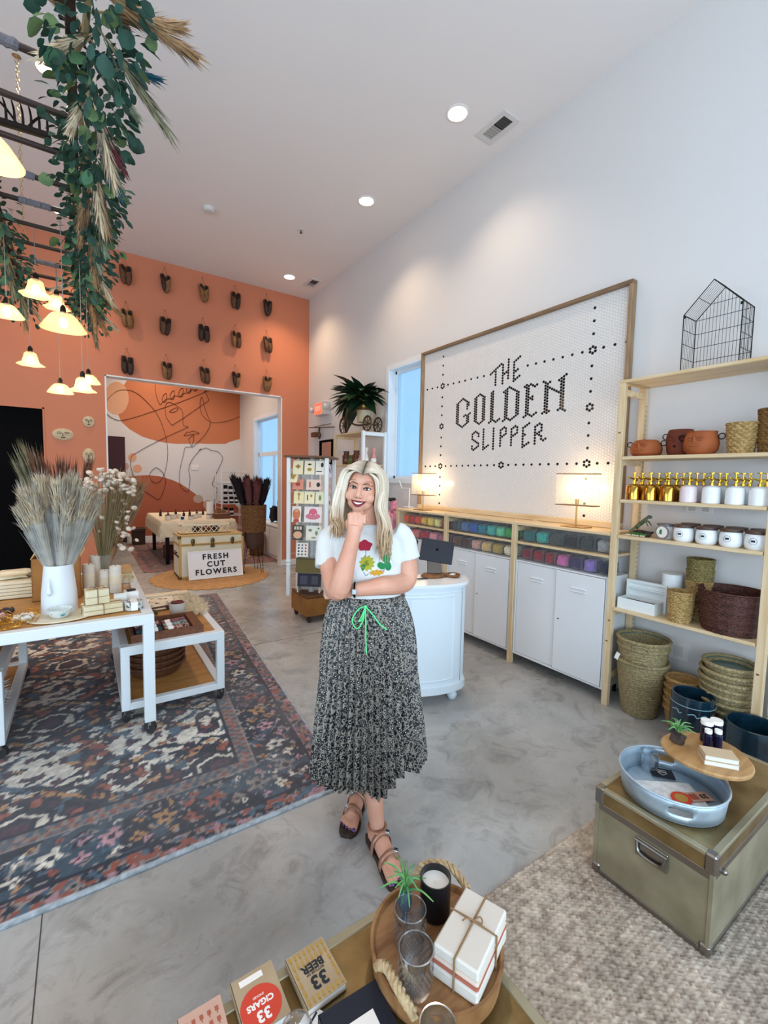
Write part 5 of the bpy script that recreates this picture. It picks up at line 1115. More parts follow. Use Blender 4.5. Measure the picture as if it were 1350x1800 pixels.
# garlands: individual eucalyptus leaves plus dried tails
leaf_me = []
for hx, hx2 in (('#3f6b4c', '#2f5540'), ('#557a4e', '#3f6040'), ('#2f5a4a', '#244a3c'), ('#6a8350', '#4f6840'), ('#24493a', '#1a382c')):
    mt_ = mat('eucalyptus leaf ' + hx, hx, .6, col2=hx2, scale=20); m_ = MB().leaf((0, 0, 0), (1, 0, 0), (0, 0, 1), .058, .050, .15, True); me = m_.mesh('leaf'); me.materials.append(mt_); leaf_me.append(me)
def garland(x, y0, y1, label, n_ind, n_stuff, rad, off, seed, tails):
    y = (y0 + y1) / 2; g = thing('garland', label, 'garland', (x, y, ZL), 0, 'greenery garlands on the ladder'); rg = random.Random(seed)
    f = MB(); pth = [(x + off * .4 + .03 * math.sin(k * 1.3), y0 + (y1 - y0) * k / 20, ZL - .03 + .03 * math.cos(k * 1.7)) for k in range(21)]; f.tube(pth, .012, 6).build('vine', M_STEM, g)
    def spot():
        t_ = rg.random(); yy = y0 + (y1 - y0) * t_; a = rg.random() * 6.283; r_ = rad * math.sqrt(rg.random()) * (.75 + .5 * math.sin(t_ * 21) ** 2)
        return V((x + off + r_ * math.cos(a), yy, ZL - .05 + r_ * math.sin(a) * 1.15 - .04)), V((math.cos(a), rg.uniform(-.8, .8), math.sin(a) - .35)).normalized()
    for k in range(n_ind):
        p, d = spot(); o = bpy.data.objects.new('leaf', rg.choice(leaf_me)); COL.objects.link(o); o.parent = g; o.location = p - V((x, y, ZL))
        q = d.to_track_quat('X', 'Z') @ Quaternion((1, 0, 0), rg.uniform(-1.2, 1.2)); o.rotation_mode = 'QUATERNION'; o.rotation_quaternion = q; s = rg.uniform(.7, 1.45); o.scale = (s, s, s)
    m_ = MB()
    for k in range(n_stuff):
        p, d = spot(); m_.leaf(p, d, V((rg.uniform(-1, 1), rg.uniform(-1, 1), 1)), rg.uniform(.03, .06), rg.uniform(.02, .04), .2, True)
    tag(m_.build('small_foliage', MATS['eucalyptus leaf #24493a'], g), kind='stuff')
    for i, (yy, dx, dy, dz, L, mt_, n_) in enumerate(tails):
        m_ = MB(); plume(m_, (x + off, yy, ZL - .05), (dx, dy, dz), L, n_, seed * 50 + i, .1, .22, .004, .5); tag(m_.build('dried_tail', mt_, g), kind='stuff')
    return g
M_TEAL = mat('dyed teal grass', '#16485a', .9); M_PLUM = mat('dyed plum grass', '#6b3038', .9); M_SAGE = mat('sage lace flower', '#9aa38c', .9, col2='#7d876e', scale=60)
tl = [(1.95, .6, .2, .05, .42, M_PAMPB, 300), (1.9, .1, .3, .5, .4, M_PAMPB, 260), (2.15, -.25, .2, -.1, .28, M_PAMPT, 220), (2.4, -.25, .1, -.6, .28, M_PAMPT, 200), (3.0, .2, .1, -1, .4, M_PAMPB, 220), (3.9, .1, .1, -1, .38, M_PAMPB, 200), (5.0, .15, .2, -1, .42, M_PAMPB, 220), (5.35, .6, .2, -.5, .36, M_PAMPT, 240), (2.05, .5, .1, .25, .40, M_PAMPB, 260), (2.0, .3, .0, .6, .35, M_PAMPR, 200), (2.1, .45, .2, -.35, .42, M_PAMPG, 90), (2.3, .35, .3, -.1, .26, M_SAGE, 260), (2.2, -.3, .1, .3, .30, M_PAMPB, 160), (2.5, .22, -.05, -1, .42, M_PAMPT, 160), (2.6, .30, -.05, -1, .40, M_TEAL, 70), (2.55, .38, .1, -.75, .30, M_PLUM, 120), (2.9, .10, 0, -1, .45, M_PAMPT, 200), (3.2, -.22, .0, -.9, .32, M_PAMPB, 200), (3.4, -.2, .2, -.8, .30, M_PAMPB, 180), (3.5, .25, .2, -.7, .3, M_SAGE, 260), (3.75, .2, .2, -.9, .3, M_SAGE, 220), (4.3, .35, .2, -.6, .34, M_PAMPT, 220), (4.6, .5, .4, -.5, .34, M_PAMPT, 240), (4.9, .55, .3, -.35, .38, M_PAMPB, 220), (5.2, .4, .3, -.8, .4, M_PAMPB, 200), (5.4, -.4, .1, -.4, .4, M_PAMPT, 200), (5.5, .2, .3, -1, .45, M_PAMPG, 120), (4.7, -.35, .1, -.2, .36, M_PAMPT, 160), (2.25, .45, .1, .1, .3, M_TEAL, 120)]
garland(.0, 1.75, 5.75, 'long eucalyptus and pampas garland along the right rail of the ladder', 290, 1500, .15, .075, 2, tl)
tl = [(4.0, -.2, .1, -1, .35, M_PAMPB, 160), (4.5, .1, .2, -1, .4, M_PAMPG, 140), (5.0, .2, .1, -.9, .4, M_PAMPG, 140), (5.4, .1, .2, -1, .4, M_PAMPB, 140), (5.5, .4, 0, -.6, .3, M_PAMPT, 120)]
garland(-.43, 3.55, 5.8, 'shorter eucalyptus garland along the left rail of the ladder', 70, 420, .14, -.02, 5, tl)
# pendant lamps
M_PGLASS = mat('ribbed amber glass', '#ffe9bd', .2, alpha=.38, emis='#ffd994', estr=.35, coat=.5); M_CORD = mat('grey fabric cord', '#8d8682', .8)
def pendant(x, y, z, dia, kind, label, power):
    t = thing('pendant_lamp', label, 'pendant lamp', (x, y, z), 0, 'glass pendant lamps under the ladder'); r = dia / 2
    if kind == 'hat': prof = [(r, 0), (r * .98, .004), (r * .80, r * .30), (r * .62, r * .55), (r * .45, r * .72), (r * .22, r * .80), (.016, r * .84)]
    elif kind == 'bell': prof = [(r, 0), (r * .97, .003), (r * .62, r * .25), (r * .52, r * .62), (r * .46, r * .95), (r * .3, r * 1.1), (.018, r * 1.14)]
    else: prof = [(r, 0), (r * .98, .004), (r * .84, r * .28), (r * .64, r * .52), (r * .35, r * .68), (.016, r * .74)]
    wob = (lambda th, zz: .06 * math.sin(6 * th) * max(0, 1 - zz / (r * .5))) if kind != 'hat' else (lambda th, zz: .035 * math.sin(3 * th) * max(0, 1 - zz / (r * .6)))
    top = prof[-1][1]; m_ = MB().lathe(prof, (x, y, z), 36, wob=wob); m_.f = [q for q in m_.f if len(q) == 4]; m_.build('shade', M_PGLASS, t)
    MB().lathe([(0, top - .005), (.018, top - .005), (.016, top + .03), (.006, top + .045), (0, top + .045)], (x, y, z), 14).build('socket', M_IRON, t)
    MB().tube([(x, y, z + top + .04), (x, y, ZL - .01)], .0026, 6).build('cord', M_CORD, t)
    MB().ball((x, y, z + top * .36), (.025, .025, .034), 12, 8).build('bulb', M_BULB, t)
    d = bpy.data.lights.new('pendant_bulb', 'POINT'); d.energy = power; d.color = (1, .74, .44); d.shadow_soft_size = .03
    l = bpy.data.objects.new('pendant_bulb', d); COL.objects.link(l); l.parent = t; l.location = (0, 0, -.012)
pl = [(-.255, 4.2, 2.86, .20, 'bell', 'bell shaped ribbed glass pendant just under the left garland'), (-.155, 4.8, 2.97, .19, 'bell', 'small bell pendant half hidden behind the bell above it'), (-.085, 3.6, 2.50, .255, 'hat', 'widest domed glass pendant, hanging nearest the middle'), (-.425, 4.2, 2.68, .20, 'hat', 'domed glass pendant cut by the left frame edge'), (-.30, 2.6, 2.90, .24, 'hat', 'large near glass pendant at the upper left frame edge'), (-.345, 4.8, 2.47, .19, 'bell', 'bell pendant hanging alone over the dark doorway'), (-.15, 4.8, 2.265, .195, 'hat', 'left one of the three lowest pendants'), (.055, 4.8, 2.375, .185, 'hat', 'right one of the three lowest pendants, slightly higher'), (.010, 4.2, 2.21, .185, 'bell', 'middle one of the three lowest pendants, nearest the camera')]
for q in pl:
    yr = 1.80 + .327 * round((q[1] - 1.80) / .327); k_ = yr / q[1]; pendant(q[0] * k_, yr, CAMZ + (q[2] - CAMZ) * k_, q[3] * k_, q[4], q[5], 1.8)
# ------------------------------------------------------------------ slippers hung on the terracotta wall
M_LEATH = [mat('worn brown leather', '#6b4326', .6, col2='#4a2c18', scale=18), mat('dark leather', '#3f2719', .6, col2='#2a1911', scale=18), mat('tan leather', '#8f6438', .6, col2='#6e4724', scale=18)]
M_INNER = mat('dark shoe lining', '#1d110b', .9)
wob_rows = [(4.40, 'top'), (3.80, 'middle'), (3.155, 'bottom')]
cnm = ['first', 'second', 'third', 'fourth', 'fifth']
def shoe(m_, c, ang, L, w_, m2):
    # hung by the heel, toe pointing down; sole against the wall side
    rz = rotm('Y', ang); P = lambda x, y, z: V(c) + rz @ V((x, y, z))
    prof = [(0.0, .034), (-.03, .040), (-.08, .041), (-.13, .045), (-.18, .044), (-.22, .034), (-.245, .016)]
    pth = [P(0, -.035 - .012 * math.sin(-z * 12), z) for z, _ in prof]; m_.tube(pth, [r * w_ for _, r in prof], 12, squash=.8)
    m_.tube([P(0, .0, .004), P(0, .0, -.10), P(0, .002, -.235)], [.036 * w_, .034 * w_, .022 * w_], 10, squash=.3)
    m2.ball(P(0, -.068, -.055), (.026 * w_, .012, .052), 12, 8, rz)
rg = random.Random(33)
for ri, (z, rn) in enumerate(wob_rows):
    for ci, x in enumerate((.555, 1.068, 1.60, 2.095, 2.615)):
        zc = z + .10 + rg.uniform(-.01, .01); y = YB - .03
        t = thing('hanging_slippers', f'{cnm[ci]} pair of brown leather slippers from the left, {rn} row on the terracotta wall', 'slippers', (x, YB, zc - .26), 0, 'leather slippers hung on the wall')
        for s_ in (-1, 1):
            m_, m2 = MB(), MB(); shoe(m_, (x + s_ * .043, y, zc - .005 * s_), R(s_ * rg.uniform(-2, 12)), .24, rg.uniform(.9, 1.08), m2)
            o = m_.build('slipper', M_LEATH[(ri * 2 + ci + (s_ > 0) * (ci % 2)) % 3], t); m2.build('opening', M_INNER, o)
        MB().tube([(x - .045, YB - .05, zc - .01), (x, YB - .012, zc + .13), (x + .045, YB - .05, zc - .01)], .0025, 5).build('cord', M_TWINE, t)
        MB().cyl((x, YB - .02, zc + .132), (x, YB, zc + .128), .004, .004, 6).build('nail', M_DARK, t)
# ------------------------------------------------------------------ ceramic face masks
M_MASK = mat('bisque clay', '#d8c3a0', .7, col2='#c9b08c', scale=15); M_MASKL = mat('incised line', '#5a4632', .8)
def maskp(x, z, a, b, label):
    t = thing('face_plaque', label, 'wall plaque', (x, YB - .01, z), 0, 'clay face plaques')
    MB().lathe([(0, -.028), (.6, -.026), (.9, -.018), (1.0, -.006), (1.0, 0), (0, 0)], (0, 0, 0), 36).v
    m_ = MB(); m_.lathe([(0, .028), (.6, .026), (.9, .018), (1.0, .006), (1.0, 0), (0, 0)], (0, 0, 0), 36)
    m_.v = [V((x + p.x * a, YB - p.z, z + p.y * b)) for p in m_.v]; m_.build('plaque', M_MASK, t)
    f = MB(); yy = YB - .030
    for s_ in (-1, 1):
        f.tube(bez([(x + s_ * a * .62, yy + .008, z + b * .22), (x + s_ * a * .38, yy, z + b * .36), (x + s_ * a * .12, yy, z + b * .26)], 4), .0035, 5)
        f.tube(bez([(x + s_ * a * .56, yy + .006, z + b * .06), (x + s_ * a * .36, yy, z + b * .14), (x + s_ * a * .18, yy, z + b * .06)], 4), .0035, 5)
    f.tube(bez([(x - .003, yy, z + b * .2), (x - a * .06, yy, z - b * .22), (x + a * .1, yy, z - b * .26)], 4), .0035, 5); f.tube(bez([(x - a * .22, yy, z - b * .52), (x, yy, z - b * .46), (x + a * .22, yy, z - b * .52), (x, yy, z - b * .6), (x - a * .22, yy, z - b * .52)], 4), .0035, 5)
    tag(f.build('incised_face', M_MASKL, t), kind='stuff')
maskp(-.222, 2.10, .122, .082, 'wide oval clay face plaque beside the dark doorway'); maskp(.073, 2.296, .073, .078, 'small round clay face plaque, highest of the three'); maskp(.063, 1.82, .075, .106, 'tall oval clay face plaque, lowest of the three')

# ------------------------------------------------------------------ flower trunk, sign and tray
M_TRW = mat('ivory trunk panel', '#e4ddc8', .5, col2='#d8cfb6', scale=6); M_TRB = mat('tan trunk binding', '#c9a468', .5); M_TRD = mat('dark trunk leather', '#3c2a1e', .6); M_BRD = mat('aged brass', '#6d5a38', .4, .9)
x0, x1, y0, y1, zt = 1.155, 2.105, 7.18, 7.68, .665
t = thing('steamer_trunk', 'ivory steamer trunk with tan edges behind the flowers sign', 'trunk', ((x0 + x1) / 2, (y0 + y1) / 2, .012))
MB().b2(x0, x1, y0, y1, .03, .52, .004).build('body', M_TRW, t); lid = MB().b2(x0, x1, y0, y1, .525, zt, .006).build('lid', M_TRW, t)
b = .03; e = .004
for q in ((x0 - e, x0 + b, y0 - e, y0 + b), (x1 - b, x1 + e, y0 - e, y0 + b), (x0 - e, x0 + b, y1 - b, y1 + e), (x1 - b, x1 + e, y1 - b, y1 + e)): MB().b2(*q, .02, zt + e, .003).build('corner_binding', M_TRB, t)
for z0, z1 in ((.015, .045), (.5, .52), (.527, .545), (zt - .02, zt + e)):
    MB().b2(x0 - e, x1 + e, y0 - e, y0 + .01, z0, z1, .002).build('edge_binding', M_TRB, t); MB().b2(x0 - e, x0 + .01, y0, y1, z0, z1, .002).build('edge_binding', M_TRB if z0 > .1 else M_TRD, t)
MB().b2(x0 - e, x1 + e, y0 - e, y1 + e, zt, zt + .006, .002).build('lid_cap', M_TRB, lid)
for xx in (x0, x1):
    for zz in (.03, zt - .02): MB().box((xx, y0, zz), (.05, .05, .05), None, .012).build('corner_cap', M_BRD, t)
for xx in (1.345, 1.63, 1.93):
    o = MB().ball((xx, y0 - .012, .575), (.03, .012, .045), 12, 8).ball((xx, y0 - .014, .535), (.018, .01, .03), 10, 8).build('clasp', M_BRD, t)
MB().b2(1.60, 1.66, y0 - .02, y0 - .004, .47, .53, .004).build('lock_plate', M_BRD, t)
MB().tube(bez([(x0 - .01, 7.34, .40), (x0 - .03, 7.38, .385), (x0 - .03, 7.46, .385), (x0 - .01, 7.5, .40)], 4), .012, 6).build('side_handle', M_TRD, t)
MB().b2(x0 - .008, x0, y0 + .02, y1 - .02, .33, .36, .002).build('side_strap', M_TRD, t)
# sign: leaning board
lean = rotm('X', R(-13)); sx, sz, so = .80, .425, V((1.655, 7.025, .016))
t = thing('flower_sign', 'white board lettered FRESH CUT FLOWERS leaning on the trunk', 'sign', so)
MB().box(so + lean @ V((0, 0, sz / 2)), (sx, .012, sz), lean, .003).build('board', mat('white sign board', '#e9e9ee', .5), t)
f = MB()
for q in ((0, .006, sx, .012), (0, sz - .006, sx, .012)): f.box(so + lean @ V((0, -.008, q[1])), (q[2], .010, q[3]), lean)
for s_ in (-1, 1): f.box(so + lean @ V((s_ * (sx / 2 - .006), -.008, sz / 2)), (.012, .010, sz - .024), lean)
f.build('board_rim', M_LABEL, t)
M_SIGNK = mat('black sign letters', '#15151a', .5)
for i, wd in enumerate(('FRESH', 'CUT', 'FLOWERS')):
    z = sz * (.77 - .27 * i); mt_ = frame_mtx(so + lean @ V((0, -.0075, z)), (1, 0, 0), lean @ V((0, 0, 1)))
    place_text('lettering', wd, .112, mt_, M_SIGNK, t, bold=.004, space=1.32, extrude=.0015, sx=[1.02, 1.02, 1.02][i])
# rattan tray on the trunk
t = thing('lattice_tray', 'white lattice sided tray sitting on the steamer trunk', 'tray', (1.55, 7.42, zt + .006)); zz = zt + .012; M_RATW = mat('whitewashed rattan', '#e6d8bd', .7)
xa, xb, ya, yb = 1.19, 1.94, 7.30, 7.56
MB().b2(xa, xb, ya, yb, zz, zz + .012).build('tray_floor', M_TRB, t)
for q in ((xa, xb, ya, ya + .02), (xa, xb, yb - .02, yb), (xa, xa + .02, ya, yb), (xb - .02, xb, ya, yb)): MB().b2(*q, zz + .12, zz + .145, .004).build('top_rail', M_RATW, t); MB().b2(*q, zz, zz + .018, .004).build('bottom_rail', M_RATW, t)
f = MB(); n = 9
for k in range(n):
    xx = xa + .01 + (xb - xa - .02) * k / n; xn = xa + .01 + (xb - xa - .02) * (k + 1) / n
    for yy in (ya + .01, yb - .01): f.tube([(xx, yy, zz + .018), (xn, yy, zz + .12)], .005, 5).tube([(xx, yy, zz + .12), (xn, yy, zz + .018)], .005, 5)
f.build('lattice', M_RATW, t)
for i, (xx, hx) in enumerate(((1.45, '#1c1717'), (1.60, '#6a3326'), (1.72, '#231d1c'))): tag(lump((xx, 7.43, zz + .06), (.13, .14, .09), 80 + i, amp=.2).build('dark_bundle', mat('bundle ' + hx, hx, .8)), ['black bundle on the left inside the lattice tray', 'rust bundle in the middle of the lattice tray', 'black bundle on the right inside the lattice tray'][i], 'bundle', 'bundles in the lattice tray')

# ------------------------------------------------------------------ basket planter on hairpin legs with dyed grasses
px, py = 2.30, 7.25
t = thing('planter_stand', 'brown basket planter on hairpin legs filled with dark red grasses', 'planter', (px, py, 0)); M_WEAVE = mat('chunky brown weave', '#7d5530', .85, col2='#5a3a1e', scale=45, bump=.8); M_POTB = mat('brown clay pot', '#4a3327', .7)
MB().lathe([(0, .40), (.115, .40), (.15, .55), (.165, .69), (.158, .69), (.14, .6), (0, .5)], (px, py, 0), 30).build('pot', M_POTB, t)
m_ = MB(); woven(m_, (px, py, .67), .185, .20, .44, 20, n=60, amp=.025, cross=15, depth=.25); m_.build('basket', M_WEAVE, t)
for a in (-60, 60, 180):
    d = V((math.cos(R(a)), math.sin(R(a)), 0)); s_ = V((-d.y, d.x, 0)); b = V((px, py, 0)) + d * .16
    MB().tube(bez([b + s_ * .05 - d * .04 + V((0, 0, .45)), b + s_ * .02 + d * .02 + V((0, 0, .02)), b + d * .02 + V((0, 0, .004)), b - s_ * .02 + d * .02 + V((0, 0, .02)), b - s_ * .05 - d * .04 + V((0, 0, .45))], 5), .005, 6).build('hairpin_leg', M_IRON, t)
M_DRED = mat('dyed oxblood grass', '#5a2320', .9, col2='#3a1614', scale=20); M_DBLK = mat('dyed black grass', '#1a1114', .9); M_DPLM = mat('dyed mauve grass', '#6b3a3a', .9)
for i, (dx, dy, L, mt_) in enumerate(((-.42, 0, .62, M_DBLK), (-.30, .1, .62, M_DBLK), (-.18, -.1, .56, M_DPLM), (-.05, .1, .55, M_DRED), (.06, -.1, .58, M_DRED), (.16, .1, .56, M_DRED), (.27, -.05, .58, M_DBLK), (.36, .1, .55, M_DRED), (-.1, .2, .62, M_DBLK), (.02, -.2, .52, M_DPLM))):
    m_ = MB(); 
    for k in range(3): plume(m_, (px + dx * .35, py + dy * .35, 1.04), (dx * .8 + .05 * (k - 1), dy, 1.0), L * rnd(.86, 1.0), 150, 500 + i * 3 + k, .15, .10, .009, thick=.035)
    m_.build('dried_stem', mt_, t)

# ------------------------------------------------------------------ back room: cloth table and goods, box, wire rack, bench
t = thing('cloth_table', 'long back room table under a cream cloth, black legs showing', 'table', (1.65, 9.4, 0)); M_CLOTH = mat('cream tablecloth', '#e3d3b6', .9)
MB().b2(1.10, 2.30, 8.42, 10.42, .745, .775).build('table_top', M_PLY, t)
for xx in (1.18, 2.22):
    for yy in (8.52, 10.3): MB().b2(xx - .03, xx + .03, yy - .03, yy + .03, .009, .745).build('leg', M_DARK, t)
H_, W_ = 60, 80; us = np.linspace(-1, 1, W_); vs_ = np.linspace(-1, 1, H_)
pos = np.zeros((H_, W_, 3))
for i, v_ in enumerate(vs_):
    for j, u_ in enumerate(us):
        X = 1.7 + u_ * .88; Y = 9.42 + v_ * 1.28; cxx = min(max(X, 1.09), 2.31); cyy = min(max(Y, 8.41), 10.43); ov = math.hypot(X - cxx, Y - cyy); z = .778
        if ov > 0:
            wv = .035 * math.sin((X + Y) * 17) * min(1, ov / .1); dx, dy = (X - cxx) / ov, (Y - cyy) / ov; pos[i, j] = (cxx + dx * (.012 + abs(wv) + .06 * ov), cyy + dy * (.012 + abs(wv) + .06 * ov), z - ov)
        else: pos[i, j] = (X, Y, z)
o = grid_mesh('tablecloth', pos, np.ones((H_, W_, 3)) * LC('#e3d3b6'), vcol_mat('cream linen', .9), .002); tag(o, 'cream cloth draped over the back room table', 'tablecloth')
TC = .781; rg = random.Random(8)
for i in range(9):
    x, y = 1.22 + .115 * i + rg.uniform(-.02, .02), 8.62 + (i % 3) * .16; h = rg.uniform(.05, .08)
    t = thing('candle_tin', ['frosted', 'ivory', 'pale', 'milky', 'cream', 'bone', 'white', 'chalk', 'pearl'][i] + f' jar, number {["one", "two", "three", "four", "five", "six", "seven", "eight", "nine"][i]} from the left on the cloth table', 'jar', (x, y, TC), 0, 'pale jars on the cloth table')
    MB().lathe([(0, 0), (.045, 0), (.048, h), (.044, h), (0, h - .006)], (x, y, TC), 18).build('jar', mat('frosted jar', '#e2dacb', .3), t); MB().lathe([(0, h), (.046, h), (.046, h + .012), (0, h + .014)], (x, y, TC), 18).build('lid', mat('jar lid', '#cbbfae', .4) if i % 3 else M_LIDW, t)
for i in range(7):
    x, y = 1.2 + .13 * i, 9.5 + rg.uniform(-.2, .2); h = rg.uniform(.06, .11); t = thing('amber_bottle', ['first', 'second', 'third', 'fourth', 'fifth', 'sixth', 'seventh'][i] + ' little dark bottle along the back of the cloth table', 'bottle', (x, y, TC), 0, 'little dark bottles on the cloth table')
    MB().lathe([(0, 0), (.024, 0), (.024, h * .6), (.01, h * .78), (.01, h)], (x, y, TC), 12).build('bottle', mat('dark amber glass', '#3a2018', .15), t); MB().cyl((x, y, TC + h), (x, y, TC + h + .02), .012, .012, 10).build('cap', M_INK, t)
t = thing('paper_towel_roll', 'tall white paper roll standing on the cloth table', 'paper roll', (2.08, 9.35, TC)); MB().lathe([(.02, 0), (.068, 0), (.062, .27), (.02, .27)], (2.08, 9.35, TC), 22).build('roll', M_LABEL, t); MB().lathe([(.018, -.0), (.02, 0), (.02, .275), (.018, .275)], (2.08, 9.35, TC), 14).build('core', M_KRAFT, t)
t = thing('wicker_crate', 'small brown wicker crate on the cloth table', 'crate', (2.28, 9.15, TC)); 
xa, xb, ya, yb = 2.13, 2.30, 8.95, 9.25; 
for k in range(6): MB().b2(xa, xb, ya, ya + .012, TC + .022 * k, TC + .022 * k + .018, .004).b2(xa, xb, yb - .012, yb, TC + .022 * k, TC + .022 * k + .018, .004).b2(xa, xa + .012, ya, yb, TC + .022 * k, TC + .022 * k + .018, .004).b2(xb - .012, xb, ya, yb, TC + .022 * k, TC + .022 * k + .018, .004).build('slat_band', mat('crate wicker', '#8a5a33', .7), t)
t = thing('wood_box', 'flat dark brown wooden box at the front right of the cloth table', 'box', (2.12, 8.62, TC)); MB().b2(1.98, 2.27, 8.53, 8.72, TC, TC + .075, .003).build('body', M_TRAYW, t); MB().b2(1.98, 2.27, 8.53, 8.72, TC + .077, TC + .09, .003).build('lid', M_TRAYW, t)
t = thing('label_card', 'small dark framed card among the jars on the cloth table', 'card', (1.42, 8.50, TC)); MB().box((1.42, 8.47, TC + .035), (.09, .004, .07), rotm('X', R(-10))).build('card', M_LABEL, t); MB().box((1.42, 8.4665, TC + .036), (.05, .002, .045), rotm('X', R(-10))).build('print', M_INK, t)
t = thing('dark_crate', 'dark brown box on the floor beside the cloth table', 'box', (.98, 11.35, .008)); MB().b2(.86, 1.10, 11.15, 11.5, .008, .36, .004).build('body', M_TRD, t); MB().b2(.85, 1.11, 11.14, 11.51, .30, .37, .004).build('lid', M_TRD, t)
t = thing('red_stool_box', 'dark red crate under the left end of the cloth table', 'box', (1.27, 9.1, .008)); MB().b2(1.21, 1.40, 8.95, 9.25, .008, .24, .004).build('body', mat('oxblood card', '#5a1420', .6), t); MB().b2(1.205, 1.405, 8.945, 9.255, .19, .25, .004).build('lid', MATS['oxblood card'], t)
# wire rack at the far right corner
t = thing('wire_rack', 'white wire rack with dark goods in the back room corner', 'rack', (3.1, 11.35, 0)); M_WWIRE = mat('white wire', '#dfe3e6', .35)
for xx in (2.72, 3.30):
    for yy in (11.0, 11.6): MB().cyl((xx, yy, 0), (xx, yy, 1.72), .012, .012, 8).build('upright', M_WWIRE, t)
for z in (.3, .62, .90, 1.12, 1.42, 1.68):
    f = MB()
    for k in range(7): f.cyl((2.72 + .58 * k / 6, 11.0, z), (2.72 + .58 * k / 6, 11.6, z), .004, .004, 5)
    for yy in (11.0, 11.3, 11.6): f.cyl((2.72, yy, z), (3.30, yy, z), .007, .007, 6)
    f.build('wire_shelf', M_WWIRE, t)
f = MB()
for k in range(14): f.cyl((2.72, 11.0, .3 + k * .1), (2.72, 11.6, .3 + k * .1), .005, .005, 5)
f.build('ladder_wire', M_WWIRE, t)
for i, (x, z, h) in enumerate(((2.86, 1.129, .22), (2.98, 1.129, .2), (3.1, 1.129, .22), (2.86, .909, .15), (3.0, .909, .16), (3.12, .909, .15), (2.86, .629, .18), (3.0, .629, .16))):
    o = thing('dark_tin', ['left', 'middle', 'right', 'left', 'middle', 'right', 'left', 'right'][i] + ' dark tin on the ' + ('upper' if z > 1.1 else 'middle' if z > .8 else 'lower') + ' shelf of the white wire rack', 'tin', (x, 11.2, z), 0, 'dark tins on the wire rack'); MB().lathe([(0, 0), (.05, 0), (.05, h), (0, h)], (x, 11.2, z), 16).build('tin', M_DARK, o); MB().lathe([(.0505, h * .3), (.051, h * .3), (.051, h * .6), (.0505, h * .6)], (x, 11.2, z), 16).build('label', M_VENTW, o)
# white cabinet and coat by the back room window
t = thing('white_bench', 'white panelled cabinet under the back room window', 'cabinet', (3.2, 8.6, 0)); MB().b2(3.02, 3.38, 8.0, 9.0, 0, .62, .006).build('body', M_TRIM, t); MB().b2(3.0, 3.385, 7.98, 9.02, .62, .645, .004).build('top', M_TRIM, t)
for yy in (8.05, 8.53): MB().b2(3.008, 3.02, yy, yy + .42, .06, .58, .006).build('panel', M_TRIM, t)
t = thing('draped_coat', 'black garment draped on the sill of the back room window', 'coat', (3.2, 8.75, .65)); lump((3.22, 8.72, .82), (.22, .4, .36), 95, amp=.4).build('cloth', mat('black cloth', '#0d0d12', .9), t); lump((3.28, 8.62, 1.02), (.12, .26, .30), 96, amp=.4).build('collar', MATS['black cloth'], t)
t = thing('wicker_bin', 'tall brown wicker bin on the back room floor by the cabinet', 'basket', (2.83, 8.75, .008)); m_ = MB(); woven(m_, (2.83, 8.75, .008), .13, .15, .42, 18, n=48, amp=.03, cross=12); m_.build('bin', M_WEAVE, t); MB().tube(ring((2.83, 8.75, .432), .15, 0, 'z', 30), .012, 6, closed=True).build('rim', M_WEAVE, t)
# ------------------------------------------------------------------ exit sign, mirror, bracket on the right wall
t = thing('exit_sign', 'white emergency EXIT light with a glowing red face on the wall', 'exit sign', (XW - .12, 6.9, 2.60)); M_EXR = mat('exit red glow', '#ff6a50', .5, emis='#ff5a3c', estr=1.3)
MB().b2(XW - .11, XW, 6.70, 7.08, 2.62, 2.84, .01).build('housing', M_VENTW, t); o = MB().b2(XW - .114, XW - .109, 6.80, 7.06, 2.64, 2.82).build('lit_face', M_EXR, t)
place_text('lettering', 'EXIT', .10, frame_mtx((XW - .116, 6.93, 2.73), (0, -1, 0), (0, 0, 1)), mat('exit letter', '#ffd9cc', .5, emis='#ff9a80', estr=.6), o, bold=.002, extrude=.001)
for yy in (7.17, 6.64): MB().lathe([(0, .0), (.04, .0), (.05, .04), (.03, .07), (0, .07)], (XW - .09, yy, 2.73), 16, rot=rotm('Y', R(-90))).cyl((XW - .06, yy, 2.73), (XW - .04, yy - .06 if yy > 7 else yy + .06, 2.73), .012, .012, 8).build('lamp_head', M_VENTW, t)
t = thing('wall_mirror', 'black framed mirror leaning by the wall above the card rack', 'mirror', (3.37, 6.80, 1.82)); f = MB(); ya, yb, za, zb = 6.56, 7.04, 1.80, 2.21
for q in ((ya, yb, za, za + .035), (ya, yb, zb - .035, zb), (ya, ya + .035, za + .035, zb - .035), (yb - .035, yb, za + .035, zb - .035)): MB().b2(3.365, 3.395, *q, .003).build('frame_bar', M_BLACK, t)
MB().b2(3.384, 3.39, ya + .035, yb - .035, za + .035, zb - .035).build('mirror_glass', mat('mirror', '#cfe4f2', .03, 1.0), t)
t = thing('brass_hanger', 'thin brass rod hanger with a small wood block on the wall', 'hanger', (3.3, 6.9, 2.35)); MB().cyl((3.34, 7.40, 2.46), (3.30, 6.35, 2.38), .007, .007, 8).build('rod', M_BRD, t); MB().cyl((3.36, 6.6, 2.46), (3.05, 6.55, 2.38), .006, .006, 8).build('cross_rod', M_BRD, t); MB().b2(3.31, 3.39, 7.10, 7.26, 2.28, 2.36, .006).build('wood_block', M_TRAYW, t); MB().tube(bez([(3.33, 6.95, 2.43), (3.33, 6.97, 2.36), (3.33, 6.92, 2.30), (3.33, 6.96, 2.24)], 4), .016, 8).build('hanging_tail', M_TRD, t)

